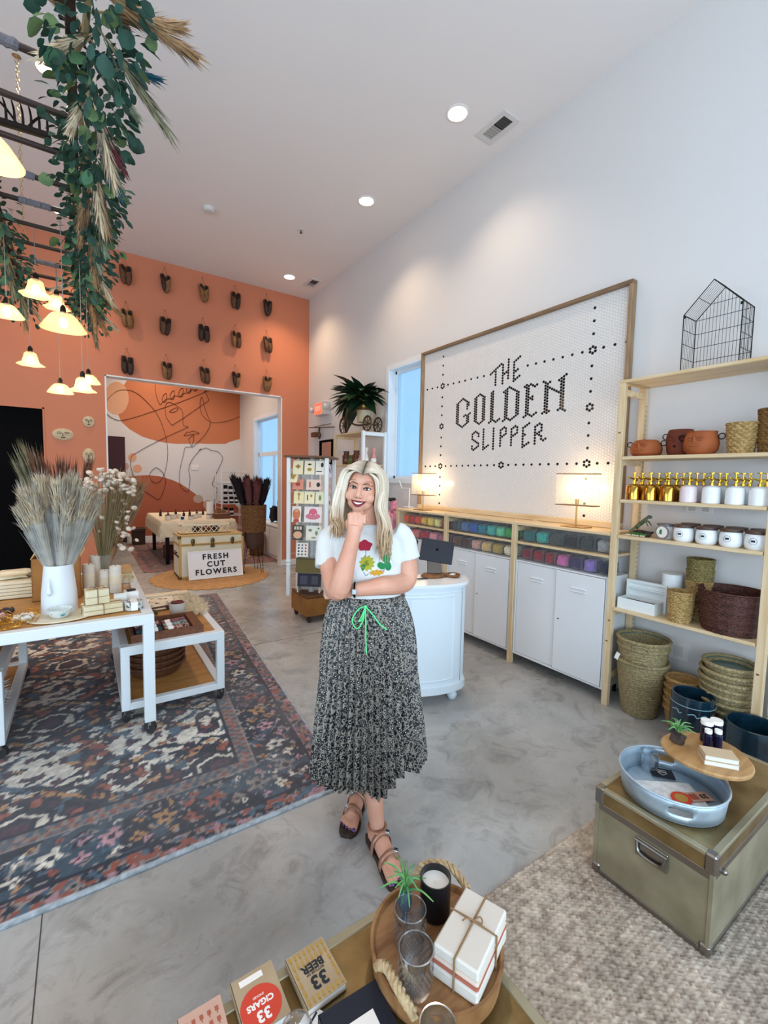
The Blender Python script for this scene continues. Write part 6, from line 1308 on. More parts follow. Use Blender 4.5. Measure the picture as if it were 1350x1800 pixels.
# ------------------------------------------------------------------ shelf with the trailing plant
sh = thing('plant_shelf', 'pine shelf with white uprights carrying the plant tricycle', 'shelf', (3.14, 5.3, 0))
for y, mt_ in ((4.915, M_WMET), (5.68, M_PINEV)):
    for x in (2.965, 3.30): MB().b2(x - .02, x + .02, y - .02, y + .02, 0, 2.19, .003).build('post', mt_, sh)
    for z in (2.155, 1.2, .3): MB().b2(2.985, 3.28, y - .012, y + .012, z - .022, z + .022, .002).build('side_rail', mt_, sh)
for z in (2.19, 1.765, 1.33, .88, .42): MB().b2(2.95, 3.315, 4.94, 5.655, z - .022, z, .003).build('shelf', M_PINE, sh)
SZ = 1.765
M_AMB = mat('amber jar glass', '#6a3a1e', .15, col2='#4f2813', scale=10)
for i, (y, h, mt_, lab) in enumerate(((5.52, .19, M_AMB, 'amber swing-top jar at the left of the plant shelf'), (5.38, .13, mat('olive jar glass', '#5f6030', .2), 'short olive jar between two amber jars'), (5.24, .19, M_AMB, 'amber swing-top jar in the middle of the plant shelf'), (5.10, .12, mat('pale pink jar', '#d9a79c', .4), 'small pink jar right of the amber jars'))):
    t = thing('storage_jar', lab, 'jar', (3.06, y, SZ), 0, 'jars on the plant shelf'); MB().lathe([(0, 0), (.05, 0), (.055, .01), (.055, h * .65), (.036, h * .8), (.036, h * .88)], (3.06, y, SZ), 24).build('jar', mt_, t); MB().lathe([(0, h * .86), (.04, h * .86), (.042, h), (0, h * 1.02)], (3.06, y, SZ), 24).build('lid', M_LIDW if i % 2 == 0 else mt_, t)
for i, (x, y, hx, lab) in enumerate(((3.05, 4.985, '#e6d9d6', 'white lotion bottle behind the white shelf frame'), (3.17, 4.985, '#d99a90', 'pink lotion bottle behind the white shelf frame'))):
    t = thing('lotion_bottle', lab, 'bottle', (x, y, SZ), 0, 'bottles on the plant shelf'); MB().lathe([(0, 0), (.036, 0), (.038, .02), (.034, .10), (.018, .14), (.018, .16), (.03, .18), (.03, .215), (0, .225)], (x, y, SZ), 22).build('bottle', mat('bottle ' + hx, hx, .35), t); MB().lathe([(.0385, .035), (.039, .035), (.037, .08), (.0365, .08)], (x, y, SZ), 22).build('label', M_LABEL, t)
tr = thing('tricycle_plant_stand', 'brown rattan tricycle plant stand on top of the plant shelf', 'plant stand', (3.13, 5.3, 2.19)); M_RATT = mat('dark rattan', '#5d4327', .6, col2='#463019', scale=30)
def wheel(c, r, nm, axis='x'):
    o = MB().tube(ring(c, r, 0, axis, 28), .012, 8, closed=True).build(nm, M_RATT, tr); f = MB()
    for k in range(4):
        a = k * math.pi / 4; d = V((0, math.cos(a), math.sin(a))) if axis == 'x' else V((math.cos(a), 0, math.sin(a))); f.cyl(V(c) - d * r, V(c) + d * r, .006, .006, 6)
    f.build('spoke', M_RATT, o)
wheel((3.0, 5.50, 2.305), .112, 'front_wheel'); wheel((3.06, 4.98, 2.29), .095, 'rear_wheel'); wheel((3.25, 5.02, 2.29), .095, 'rear_wheel')
MB().tube([(3.0, 5.50, 2.305), (3.02, 5.46, 2.45), (3.03, 5.44, 2.66)], .016, 8).cyl((2.97, 5.44, 2.62), (3.12, 5.44, 2.66), .013, .013, 8).build('fork', M_RATT, tr)
MB().tube(bez([(3.0, 5.46, 2.40), (3.08, 5.3, 2.30), (3.15, 5.05, 2.30)], 4), .012, 8).cyl((3.06, 4.98, 2.29), (3.25, 5.02, 2.29), .010, .010, 8).build('frame', M_RATT, tr); MB().tube(ring((3.13, 5.18, 2.50), .115, 0, 'z', 28), .010, 8, closed=True).build('hoop', M_RATT, tr)
pp = thing('potted_plant', 'leafy dark green peace lily in a cream and gold pot', 'plant', (3.13, 5.18, 2.33))
MB().lathe([(0, 0), (.085, 0), (.10, .16), (.09, .16), (0, .14)], (3.13, 5.18, 2.33), 26).build('pot', mat('cream pot', '#cdb896', .5), pp); MB().lathe([(.102, .15), (.112, .16), (.122, .29), (.112, .29), (.10, .2), (0, .25)], (3.13, 5.18, 2.33), 26).build('gold_rim', mat('aged gold', '#9a7a3c', .35, .7), pp)
lm = MB().leaf((0, 0, 0), (1, 0, 0), (0, 0, 1), .29, .15, .75).mesh('leaf'); lm.materials.append(mat('dark glossy leaf', '#1f3a24', .35, col2='#14281a', scale=12)); lm2 = MB().leaf((0, 0, 0), (1, 0, 0), (0, 0, 1), .25, .12, .9).mesh('leaf'); lm2.materials.append(mat('mid green leaf', '#35552f', .4, col2='#243f22', scale=12))
rg = random.Random(44)
for k in range(84):
    a = rg.uniform(1.2, 5.0) if k % 4 else rg.random() * 6.283; el = rg.uniform(-.1, 1.3); d = V((math.cos(a) * math.cos(el), math.sin(a) * math.cos(el), math.sin(el))); o = bpy.data.objects.new('leaf', rg.choice((lm, lm, lm2))); COL.objects.link(o); o.parent = pp
    s_ = V((math.cos(a) * .05, math.sin(a) * .05, .28)) + V((d.x * .12, d.y * .14, d.z * .12)) * rg.random(); s_.y += .10 * max(0, d.y); o.location = s_; o.rotation_mode = 'QUATERNION'; o.rotation_quaternion = d.to_track_quat('X', 'Z') @ Quaternion((1, 0, 0), rg.uniform(-.5, .5)); q = rg.uniform(.8, 1.2) * (.45 if d.x > .25 else 1); o.scale = (q,) * 3
for k in range(4):
    a = R(60 + 20 * k); d = V((math.cos(a) * .4, 1, -.1 - .12 * k)); o = bpy.data.objects.new('leaf', lm); COL.objects.link(o); o.parent = pp; o.location = (0, .12 + .03 * k, .32 - .03 * k); o.rotation_mode = 'QUATERNION'; o.rotation_quaternion = d.to_track_quat('X', 'Z'); o.scale = (1.25,) * 3
# pink bundle and white wire stand at the left end of the plank
t = thing('pink_tulle_bundle', 'pink tulle bundle tied with a black bow at the plank end', 'fabric', (3.15, 4.50, .95)); lump((3.12, 4.50, 1.06), (.20, .24, .28), 101, amp=.4).build('tulle', mat('pink tulle', '#c9708a', .8, col2='#e0a0ac', scale=25), t); lump((3.12, 4.44, 1.26), (.08, .10, .16), 102, amp=.4).build('gathered_top', MATS['pink tulle'], t); MB().ball((3.10, 4.46, 1.33), (.03, .03, .025), 10, 8).ball((3.10, 4.52, 1.335), (.02, .045, .02), 10, 8).ball((3.10, 4.40, 1.34), (.02, .04, .02), 10, 8).build('bow', M_INK, t)
t = thing('side_stool', 'small white stool holding the pink bundle beyond the plank', 'stool', (3.15, 4.50, 0)); MB().b2(3.02, 3.30, 4.36, 4.64, .92, .95, .004).build('seat', M_WMET, t)
for xx in (3.04, 3.28):
    for yy in (4.38, 4.62): MB().cyl((xx, yy, 0), (xx, yy, .92), .014, .014, 8).build('leg', M_WMET, t)
t = thing('white_wire_stand', 'thin white wire stand rising by the window sill', 'lamp', (3.30, 4.36, 1.237)); MB().b2(3.24, 3.34, 4.29, 4.40, 1.237, 1.25, .003).build('foot', M_WMET, t)
MB().tube([(3.29, 4.345, 1.25), (3.29, 4.34, 1.47)], .007, 8).tube([(3.29, 4.34, 1.47), (3.29, 4.50, 1.47), (3.29, 4.56, 1.56)], .006, 8).build('arm', M_WMET, t)

# ------------------------------------------------------------------ revolving card rack
bs = thing('card_rack', 'white revolving greeting card rack on a wooden base', 'card rack', (2.17, 4.57, 0), 0); M_BASEW = mat('golden oak veneer', '#9c6a30', .5, col2='#855626', scale=5)
MB().b2(1.955, 2.385, 4.36, 4.79, .075, .27, .004).build('base', M_BASEW, bs); MB().b2(1.955, 2.385, 4.36, 4.79, .275, .30, .003).build('base_top', mat('walnut board', '#6a4426', .5), bs)
for xx in (2.0, 2.34):
    for yy in (4.40, 4.75): MB().cyl((xx - .012, yy, .037), (xx + .012, yy, .037), .037, .037, 14).build('caster', M_RUB, bs)
ra = R(-38); X_ = V((math.cos(ra), math.sin(ra), 0)); N_ = V((math.sin(ra), -math.cos(ra), 0)); C_ = V((2.10, 4.56, 0)); hw = .205
CB = Matrix.Rotation(ra, 3, 'Z')
for sx in (-1, 1):
    for sn in (-1, 1): MB().box(C_ + X_ * hw * sx + N_ * hw * sn + V((0, 0, 1.045)), (.04, .04, 1.49), CB, .004).build('upright', M_WMET, bs)
MB().box(C_ + V((0, 0, 1.80)), (.50, .50, .022), CB, .003).build('top_board', mat('walnut board', '#6a4426', .5), bs); MB().cyl(C_ + V((0, 0, .30)), C_ + V((0, 0, 1.79)), .03, .03, 12).build('spindle', M_WMET, bs)
for sx in (-1, 1):
    p = C_ + X_ * hw * sx + N_ * hw; MB().lathe([(.024, 0), (.03, .01), (.022, .03), (.032, .05), (.024, .07)], p + V((0, 0, .625)), 14).build('turned_collar', M_WMET, bs)
f = MB()
for sx in (-1, 1): f.box(C_ + X_ * .12 * sx + V((0, 0, 1.05)), (.012, .30, 1.46), CB)
f.box(C_ + V((0, 0, 1.05)), (.36, .012, 1.46), CB); f.build('slotted_panel', mat('white slat panel', '#ece3d8', .6), bs)
for z in (1.60, 1.43, 1.30, 1.10, .93, .76, .55): MB().box(C_ + N_ * .185 + V((0, 0, z)), (.37, .03, .006), CB).build('card_ledge', M_GLASSV, bs)
def card(u, z, w_, h, hx, lab, side=0, prints=(), leanb=.16):
    d = N_ if side == 0 else X_; e = X_ if side == 0 else -N_
    rot = Matrix(((e.x, -d.x, 0), (e.y, -d.y, 0), (0, 0, 1))) @ rotm('X', -leanb); c = C_ + d * .185 + e * u + V((0, 0, z)); t = thing('greeting_card', lab, 'card', c - V((0, 0, h / 2)), 0, 'greeting cards on the rack')
    MB().box(c, (w_, .004, h), rot).build('card', mat('card ' + hx, hx, .6), t)
    for k, (pu, pz, pw, ph, pc, shp) in enumerate(prints):
        q = c + rot @ V((pu, -.0032, pz)); m_ = MB()
        if shp == 'o': m_.ball(q, (pw / 2, .0015, ph / 2), 14, 8, rot)
        else: m_.box(q, (pw, .0015, ph), rot)
        m_.build('print', mat('print ' + pc, pc, .6), t)
gold, ink, pinkc, redc, grn = '#b58a3a', '#2a2622', '#d07a8c', '#b5483c', '#7a9460'
card(-.11, 1.685, .11, .15, '#efe0b8', 'cream card with a gold moth, top row left', 0, [(0, .01, .06, .03, gold, 'o'), (0, .01, .015, .05, ink, 'o')])
card(.015, 1.685, .11, .15, '#f1e4c6', 'cream card with a gold bug, top row middle', 0, [(0, -.02, .05, .035, gold, 'o'), (0, .035, .04, .02, ink, 'o')])
card(.13, 1.685, .10, .15, '#eee6d6', 'cream card with a black bird, top row right', 0, [(.02, .03, .03, .05, ink, 'o'), (-.01, -.04, .06, .01, ink, 'b')])
card(-.10, 1.365, .11, .13, '#f0e2b4', 'yellow cream card with flower sprigs, third row left', 0, [(0, .0, .012, .06, gold, 'b'), (0, .035, .03, .03, gold, 'o')])
card(.015, 1.365, .11, .13, '#f2e6bf', 'yellow cream card with stacked sprigs, third row middle', 0, [(-.02, 0, .01, .06, ink, 'b'), (.02, .02, .025, .03, gold, 'o')])
card(.13, 1.365, .10, .13, '#ece4c4', 'cream card with green leaves, third row right', 0, [(0, .0, .03, .06, grn, 'o')])
card(-.11, 1.505, .12, .11, '#d98f78', 'coral card behind the sprigs, second row left', 0, [(0, 0, .05, .04, redc, 'o')]); card(.06, 1.505, .16, .11, '#e9c9b8', 'blush card with red figures, second row right', 0, [(-.04, 0, .015, .06, redc, 'b'), (.05, 0, .04, .05, ink, 'o')])
card(-.125, 1.185, .10, .17, '#efe8de', 'white card with an orange tiger, fourth row left', 0, [(0, .0, .085, .12, '#cf7a52', 'o'), (0, .03, .05, .05, '#e3a07c', 'o'), (0, -.07, .06, .03, redc, 'b')])
card(.055, 1.185, .19, .17, '#f0e6e2', 'white card with a big pink hat shape, fourth row right', 0, [(0, -.02, .16, .07, pinkc, 'o'), (0, .02, .09, .09, '#d9657c', 'o'), (-.02, .0, .02, .02, '#f3e6e6', 'o'), (.025, .0, .02, .02, '#f3e6e6', 'o')])
card(-.11, .985, .12, .16, '#4a4238', 'dark framed card with a round peach plate, fifth row left', 0, [(0, -.025, .095, .08, '#e3b08c', 'o'), (-.03, .05, .022, .035, '#d9cdb8', 'b'), (0, .05, .022, .035, '#d9cdb8', 'b'), (.03, .05, .022, .035, '#d9cdb8', 'b')])
card(.065, .985, .17, .16, '#e9e6da', 'pale card with green floral scrolls, fifth row right', 0, [(-.04, .03, .04, .03, grn, 'o'), (.03, .0, .03, .05, grn, 'o'), (0, -.05, .05, .02, '#9aa07c', 'o'), (.05, .05, .02, .02, '#5a6a52', 'o')])
card(-.06, .80, .13, .15, '#f0ece2', 'white sheet of tiny dark icons, sixth row', 0, [((-1 + i % 3) * .038, .05 - .033 * (i // 3), .02, .02, [ink, redc, '#4a5a6a'][(i * 2) % 3], 'o') for i in range(12)])
card(.03, .63, .32, .16, '#6a5c2e', 'olive green folder near the rack bottom', 0, [(0, .07, .31, .012, '#4a3f20', 'b')])
card(.02, .47, .26, .14, '#2b2b3a', 'dark navy print card on the lowest rack row', 0, [(-.06, 0, .08, .09, '#47475c', 'b'), (.06, 0, .07, .09, '#4d4a5a', 'b')])
for i, (z, hx, lb_) in enumerate(((1.66, '#e4dcee', 'lilac white card, top of the rack side'), (1.48, '#e0b8a8', 'pink print card, second on the rack side'), (1.30, '#efe6da', 'cream card, third on the rack side'), (1.12, '#d8a09a', 'rose card, fourth on the rack side'))): card(.05, z, .14, .15, hx, lb_, 1, [(0, 0, .05, .06, pinkc if i % 2 else ink, 'o')])
card(-.16, 1.60, .1, .17, '#e6d9b0', 'cream paper fan card sticking out at the rack left', 0, [(0, 0, .05, .10, gold, 'o')], .5)

# ------------------------------------------------------------------ white bow-front counter with tablet stand
M_CTR = mat('pale blue white paint', '#dfe8ee', .4)
co = thing('bow_front_counter', 'white bow-front counter cabinet behind the woman', 'counter', (1.9675, 2.635, 0), R(-34))
def arc(hw_, dp, side, n=28, grow=0.0):
    pts_ = [(hw_ + grow, .02 + grow), (hw_ + grow, -side)]
    for k in range(n + 1):
        x = hw_ - 2 * hw_ * k / n; pts_.append((x * (hw_ + grow) / hw_, -side - (dp - side) * math.sqrt(max(0, 1 - (x / hw_) ** 2)) ** 1.3 - grow))
    pts_ += [(-hw_ - grow, -side), (-hw_ - grow, .02 + grow)]
    return pts_
MB().prism(arc(.44, .30, .10), 'z', .095, .83).build('body', M_CTR, co, local=True)
MB().prism(arc(.44, .30, .10, grow=.022), 'z', .848, .868).build('top', mat('white stone top', '#eceff2', .25), co, local=True); MB().prism(arc(.44, .30, .10, grow=.012), 'z', .83, .848).build('cornice', M_CTR, co, local=True); MB().prism(arc(.44, .30, .10, grow=.014), 'z', .085, .135).build('plinth_moulding', M_CTR, co, local=True)
pa = arc(.44, .30, .10)[2:-2]
def along(z, k0, k1, r, nm): MB().tube([(pa[k][0], pa[k][1] - .001, z) for k in range(k0, k1)], r, 6).build(nm, M_CTR, co, local=True)
along(.80, 1, 28, .004, 'bead'); along(.775, 3, 26, .005, 'door_moulding'); along(.18, 3, 26, .005, 'door_moulding')
for k in (3, 13, 15, 25): MB().tube([(pa[k][0], pa[k][1] - .001, .18), (pa[k][0], pa[k][1] - .001, .775)], .005, 6).build('door_moulding', M_CTR, co, local=True)
for k in (1,): MB().tube([(pa[k][0], pa[k][1] - .0005, .14), (pa[k][0], pa[k][1] - .0005, .82)], .002, 5).build('door_gap', mat('shadow gap', '#6d7a84', .8), co, local=True)
for x, y in ((.36, -.14), (-.36, -.14), (.36, -.02), (-.36, -.02)): MB().lathe([(0, 0), (.022, 0), (.034, .015), (.036, .035), (.024, .055), (.034, .07), (.034, .09), (0, .09)], (x, y, 0), 20).build('bun_foot', M_CTR, co, local=True)
CT = .868
t = thing('tablet_stand', 'grey tablet on a swivel stand with a wooden dock on the counter', 'tablet', (2.14, 2.50, CT)); M_DOCK = mat('walnut dock', '#8a5a34', .45, col2='#6d4426', scale=12); q0 = V((2.14, 2.50, CT)); rz = R(-34); BZ = Matrix.Rotation(rz, 3, 'Z')
MB().lathe([(0, 0), (.085, 0), (.09, .008), (.075, .022), (.0, .03)], q0, 30, sx=1.2, sy=.9).build('dock', M_DOCK, t)
arm = BZ @ rotm('X', R(-24)); MB().box(q0 + V((0, 0, .095)), (.105, .012, .15), arm, .004).build('arm', mat('bronze grey metal', '#6d645c', .35, .8), t)
tc_ = q0 + BZ @ V((.02, .03, .185)); TR_ = BZ @ rotm('X', R(-22)) @ rotm('Y', R(9))
tb = MB().box(tc_, (.245, .009, .172), TR_, .004).build('tablet', mat('space grey aluminium', '#3c3d42', .35, .8), t)
MB().box(tc_ + TR_ @ V((0, .005, 0)), (.23, .0015, .158), TR_).build('screen', M_BLACK, tb)
lg = MB(); lo = tc_ + TR_ @ V((0, -.0052, .01)); lg.ball(lo + TR_ @ V((-.004, 0, 0)), (.0065, .0008, .009), 10, 8, TR_).ball(lo + TR_ @ V((.004, 0, 0)), (.0065, .0008, .009), 10, 8, TR_).ball(lo + TR_ @ V((.003, 0, .0125)), (.0025, .0008, .004), 8, 6, TR_ @ rotm('Y', R(30))); lg.build('emblem', M_BLACK, tb)
t = thing('barcode_scanner', 'black barcode scanner on a curved stand beside the tablet', 'scanner', (1.98, 2.62, CT)); MB().lathe([(0, 0), (.05, 0), (.05, .012), (0, .016)], (1.98, 2.62, CT), 20).build('foot', M_INK, t); MB().tube(bez([(1.98, 2.62, CT + .01), (1.95, 2.64, CT + .12), (1.97, 2.62, CT + .24)], 5), .011, 8).build('neck', M_INK, t); MB().box((1.985, 2.60, CT + .265), (.12, .05, .05), rotm('Z', R(-34)) @ rotm('Y', R(15)), .012).build('head', M_INK, t)
t = thing('wood_dish', 'small live-edge wooden dish by the tablet dock', 'dish', (2.26, 2.42, CT)); MB().lathe([(0, 0), (.05, 0), (.062, .02), (.056, .022), (.045, .008), (0, .006)], (2.255, 2.425, CT), 22, wob=lambda th, z: .07 * math.sin(3 * th)).build('dish', M_DOCK, t); MB().box((2.255, 2.425, CT + .016), (.05, .03, .012), .4, .003).build('card', M_LABEL, t)
t = thing('pen', 'slim dark pen lying on the counter top', 'pen', (1.98, 2.50, CT)); MB().cyl((1.93, 2.49, CT + .005), (2.04, 2.45, CT + .005), .0045, .0045, 8).build('barrel', M_INK, t); MB().cyl((1.93, 2.49, CT + .005), (1.918, 2.494, CT + .005), .004, .001, 8).build('nib', M_CHROME, t)
# ------------------------------------------------------------------ foreground brass trunk and what lies on it
M_BRT = mat('aged brass sheet', '#a38a5e', .36, .8, col2='#76603a', scale=7, bump=.08, bscale=20, detail=6); M_BRS = mat('dull brass side', '#b3ab92', .42, .55, col2='#958d74', scale=5, bump=.06, bscale=14); M_EDGEW = mat('dark edge wood', '#4a2c1c', .55); M_NICK = mat('nickel corner', '#8f8a84', .3, 1)
def brass_trunk(x0, x1, y0, y1, z0, zt, name, label, lidh=.09):
    t = thing(name, label, 'trunk', ((x0 + x1) / 2, (y0 + y1) / 2, z0), 0, 'brass clad trunks')
    MB().b2(x0, x1, y0, y1, z0, zt - lidh, .004).build('body', M_BRS, t); MB().b2(x0 - .002, x1 + .002, y0 - .002, y1 + .002, zt - lidh + .003, zt, .004).build('lid', M_BRT, t)
    w_ = .018
    for q in ((x0 - .004, x1 + .004, y0 - .005, y0 + w_), (x0 - .004, x1 + .004, y1 - w_, y1 + .005), (x0 - .005, x0 + w_, y0, y1), (x1 - w_, x1 + .005, y0, y1)):
        MB().b2(*q, zt - .012, zt + .0025, .002).build('top_edging', M_BRS, t)
    for yy in (y0 - .003, y1 - .001): MB().b2(x0, x1, yy, yy + .004, zt - lidh - .012, zt - lidh + .014, .001).build('rim_strip', M_EDGEW if yy > y0 else M_NICK, t); MB().b2(x0, x1, yy, yy + .004, z0, z0 + .02, .001).build('base_strip', M_NICK, t)
    for xx in (x0 - .003, x1 - .001): MB().b2(xx, xx + .004, y0, y1, zt - lidh - .012, zt - lidh + .014, .001).build('rim_strip', M_NICK, t); MB().b2(xx, xx + .004, y0, y1, z0, z0 + .02, .001).build('base_strip', M_NICK, t)
    for xx in (x0 - .003, x1 + .003):
        for yy in (y0 - .003, y1 + .003):
            MB().box((xx + (.012 if xx < x1 else -.012), yy + (.012 if yy < y1 else -.012), zt - .03), (.036, .036, .07), None, .006).build('corner_cap', M_NICK, t); MB().box((xx + (.012 if xx < x1 else -.012), yy + (.012 if yy < y1 else -.012), z0 + .02), (.034, .034, .04), None, .006).build('corner_foot', M_NICK, t); MB().b2(xx - .002 if xx < x1 else xx - .012, xx + .012 if xx < x1 else xx + .002, yy - .002 if yy < y1 else yy - .012, yy + .012 if yy < y1 else yy + .002, z0 + .02, zt - .06, .001).build('corner_strip', M_BRS, t)
    return t
FT = .46
t = brass_trunk(-.62, .768, .06, .895, .0, FT, 'brass_chest', 'low brass clad trunk at the bottom of the frame holding books and a tray')
t = brass_trunk(1.685, 2.46, .522, .922, .015, .37, 'brass_chest', 'brass clad trunk on the jute rug carrying the galvanised tray', .075)
hx_ = 1.682; MB().b2(hx_ - .006, hx_, .655, .765, .205, .275, .003).build('handle_plate', M_NICK, t)
MB().tube(bez([(hx_ - .008, .66, .262), (hx_ - .014, .675, .225), (hx_ - .014, .745, .225), (hx_ - .008, .76, .262)], 5), .006, 8).cyl((hx_ - .008, .655, .265), (hx_ - .008, .765, .265), .005, .005, 8).build('bail_handle', M_NICK, t); MB().ball((1.76, .516, .285), .011, 10, 8).build('latch_stud', M_NICK, t)
# round wooden tray with rope handles
tx, ty = .652, .717; M_ACAC = mat('acacia wood', '#a87a4e', .45, col2='#7d5230', scale=5, stretch=(2, 9, 2), lo=.35, hi=.7); M_ROPE = mat('braided jute rope', '#cbb08a', .9, col2='#a88a62', scale=70, bump=.6)
t = thing('round_wood_tray', 'round wooden tray with braided rope handles on the brass trunk', 'tray', (tx, ty, FT + .003)); MB().lathe([(0, 0), (.135, 0), (.148, .012), (.153, .06), (.146, .06), (.14, .05), (0, .05)], (tx, ty, FT + .003), 56).build('board', M_ACAC, t)
def braid(pts_, nm, par, r=.007):
    P = bez(pts_, 12); 
    for s_ in range(3):
        ps = []
        for i, p in enumerate(P):
            ph = i * .75 + s_ * 2.094; ps.append(p + V((math.cos(ph) * r * .8, math.sin(ph) * r * .4, math.sin(ph * 1.0) * r * .8)))
        MB().tube(ps, r * .85, 6).build(nm, M_ROPE, par)
braid([(.508, .745, FT + .058), (.512, .715, FT + .082), (.508, .665, FT + .085), (.520, .628, FT + .060)], 'rope_handle', t); braid([(.690, .862, FT + .058), (.735, .868, FT + .085), (.790, .826, FT + .088), (.805, .765, FT + .060)], 'rope_handle', t)
T2Z = FT + .0535
# black candle
M_BLKG = mat('matte black glass', '#0a0b10', .3)
cx, cy = .697, .775
t = thing('black_candle', 'white wax candle in a black glass tumbler on the wooden tray', 'candle', (cx, cy, T2Z)); MB().lathe([(0, 0), (.034, 0), (.037, .004), (.038, .095), (.035, .095), (.034, .02), (0, .012)], (cx, cy, T2Z), 40).build('tumbler', M_BLKG, t); MB().lathe([(0, .012), (.0345, .012), (.0345, .078), (.03, .077), (0, .077)], (cx, cy, T2Z), 36).build('wax', mat('white wax', '#ece6dd', .5), t); MB().tube([(cx, cy, T2Z + .077), (cx - .002, cy, T2Z + .084), (cx - .006, cy, T2Z + .088)], .001, 5).build('wick', M_LABEL, t)
# ribbed tumblers
def glass_mat():
    mt = bpy.data.materials.new('clear tumbler glass'); mt.use_nodes = True; nt = mt.node_tree; nt.nodes.clear(); o = nt.nodes.new('ShaderNodeOutputMaterial'); tr_ = nt.nodes.new('ShaderNodeBsdfTransparent'); tr_.inputs[0].default_value = (.93, .95, .97, 1); gl = nt.nodes.new('ShaderNodeBsdfGlossy'); gl.inputs['Roughness'].default_value = .06
    lw = nt.nodes.new('ShaderNodeLayerWeight'); lw.inputs[0].default_value = .28; mx = nt.nodes.new('ShaderNodeMixShader'); nt.links.new(lw.outputs['Facing'], mx.inputs[0]); nt.links.new(tr_.outputs[0], mx.inputs[1]); nt.links.new(gl.outputs[0], mx.inputs[2]); nt.links.new(mx.outputs[0], o.inputs[0]); return mt
M_TUMB = glass_mat()
def tumbler(x, y, z, r, h, label, studs=True):
    t = thing('glass_tumbler', label, 'glass', (x, y, z), 0, 'clear tumblers'); MB().lathe([(0, .0), (r * .86, 0), (r * .9, .003), (r, h), (r - .0022, h), (r * .86, .010), (0, .008)], (x, y, z), 40).build('glass', M_TUMB, t)
    MB().tube(ring((x, y, z + h), r - .0011, 0, 'z', 40), .0016, 6, closed=True).build('rim', M_TUMB, t)
    if studs:
        f = MB()
        for i in range(6):
            for k in range(22): a = 2 * math.pi * (k + .5 * (i % 2)) / 22; zz = h * (.22 + .10 * i); rr = r * (.9 + .1 * zz / h); f.ball((x + math.cos(a) * rr, y + math.sin(a) * rr, z + zz), (.0028, .0028, .0032), 6, 4)
        tag(f.build('hobnail', M_TUMB, t), kind='stuff')
tumbler(.598, .748, T2Z, .037, .088, 'hobnail glass tumbler farther back on the wooden tray'); tumbler(.556, .672, T2Z, .0375, .088, 'hobnail glass tumbler nearer the camera on the wooden tray'); tumbler(.535, .575, FT + .003, .036, .085, 'clear glass cut off at the bottom frame edge', False)
# tied parcel of cards
A_, B_, D_ = V((.752, .738, 0)), V((.790, .640, 0)), V((.602, .660, 0)); ctr = (B_ + D_) / 2; ex = (B_ - A_).normalized(); ang = math.atan2(ex.y, ex.x); Lw, Ll = .106, .170; M_PARC = mat('white card stock', '#d9cfc3', .6); M_RUST = mat('rust card stripe', '#a85a44', .6)
t = thing('tied_parcel', 'parcel of white boxes with a rust stripe tied in twine on the tray', 'parcel', (ctr.x, ctr.y, T2Z), ang)
z = 0
for h, mt_, nm_, ww in ((.030, M_PARC, 'box', 1.0), (.009, M_RUST, 'rust_sleeve', .99), (.012, mat('pale card stripe', '#d8bfae', .6), 'pale_sleeve', .985), (.026, M_PARC, 'box', .98)):
    MB().box((0, 0, z + h / 2), (Lw * ww, Ll * ww, h - .001), None, .004).build(nm_, mt_, t, local=True); z += h
f = MB(); e = .0022
f.tube([(0, -Ll / 2 - e, 0), (0, -Ll / 2 - e, z), (0, 0, z + e), (0, Ll / 2 + e, z), (0, Ll / 2 + e, 0)], .0022, 6).tube([(-Lw / 2 - e, .01, 0), (-Lw / 2 - e, .01, z), (0, .01, z + e), (Lw / 2 + e, .01, z), (Lw / 2 + e, .01, 0)], .0022, 6)
f.tube(bez([(0, .01, z + .003), (.012, .02, z + .010), (.02, .012, z + .006), (0, .01, z + .003), (-.012, .0, z + .010), (-.02, -.006, z + .004)], 4), .0018, 5); f.build('twine', M_TWINE, t, local=True)
# air plant
M_AIR = mat('air plant green', '#4f8a5a', .6, col2='#7fae5a', scale=20); M_AIRB = mat('blue glass holder', '#1f5a72', .2)
def airplant(x, y, z, s, label, n, base):
    t = thing('air_plant', label, 'plant', (x, y, z), 0, 'air plants'); rg = random.Random(int(x * 1000))
    base(t)
    for k in range(n):
        a = 2 * math.pi * k / n + rg.uniform(-.3, .3); el = rg.uniform(.5, 1.4); L = s * rg.uniform(.7, 1.2); d = V((math.cos(a) * math.cos(el), math.sin(a) * math.cos(el), math.sin(el))); p0 = V((x, y, z + .3 * s)); p1 = p0 + d * L * .6; p2 = p1 + V((d.x, d.y, d.z * .2 - .25)).normalized() * L * .5
        MB().tube(bez([p0, p1, p2], 5), [.05 * s * (1 - i / 11) ** .7 + .0004 for i in range(11)], 5).build('leaf', M_AIR, t)
def holder1(t): MB().tube(bez([(.632, .812, T2Z + .0), (.632, .812, T2Z + .03), (.636, .815, T2Z + .055)], 4), [.006, .009, .013, .016, .018, .018, .016, .014, .012], 10).build('holder', M_AIRB, t); MB().tube(bez([(.632, .812, T2Z + .006), (.615, .795, T2Z + .004), (.60, .80, T2Z + .004), (.588, .785, T2Z + .004)], 4), [.008 - .0004 * i for i in range(13)], 6).build('root_tail', M_AIRB, t)
airplant(.636, .815, T2Z + .035, .07, 'spiky green air plant in a blue holder at the tray back', 17, holder1)
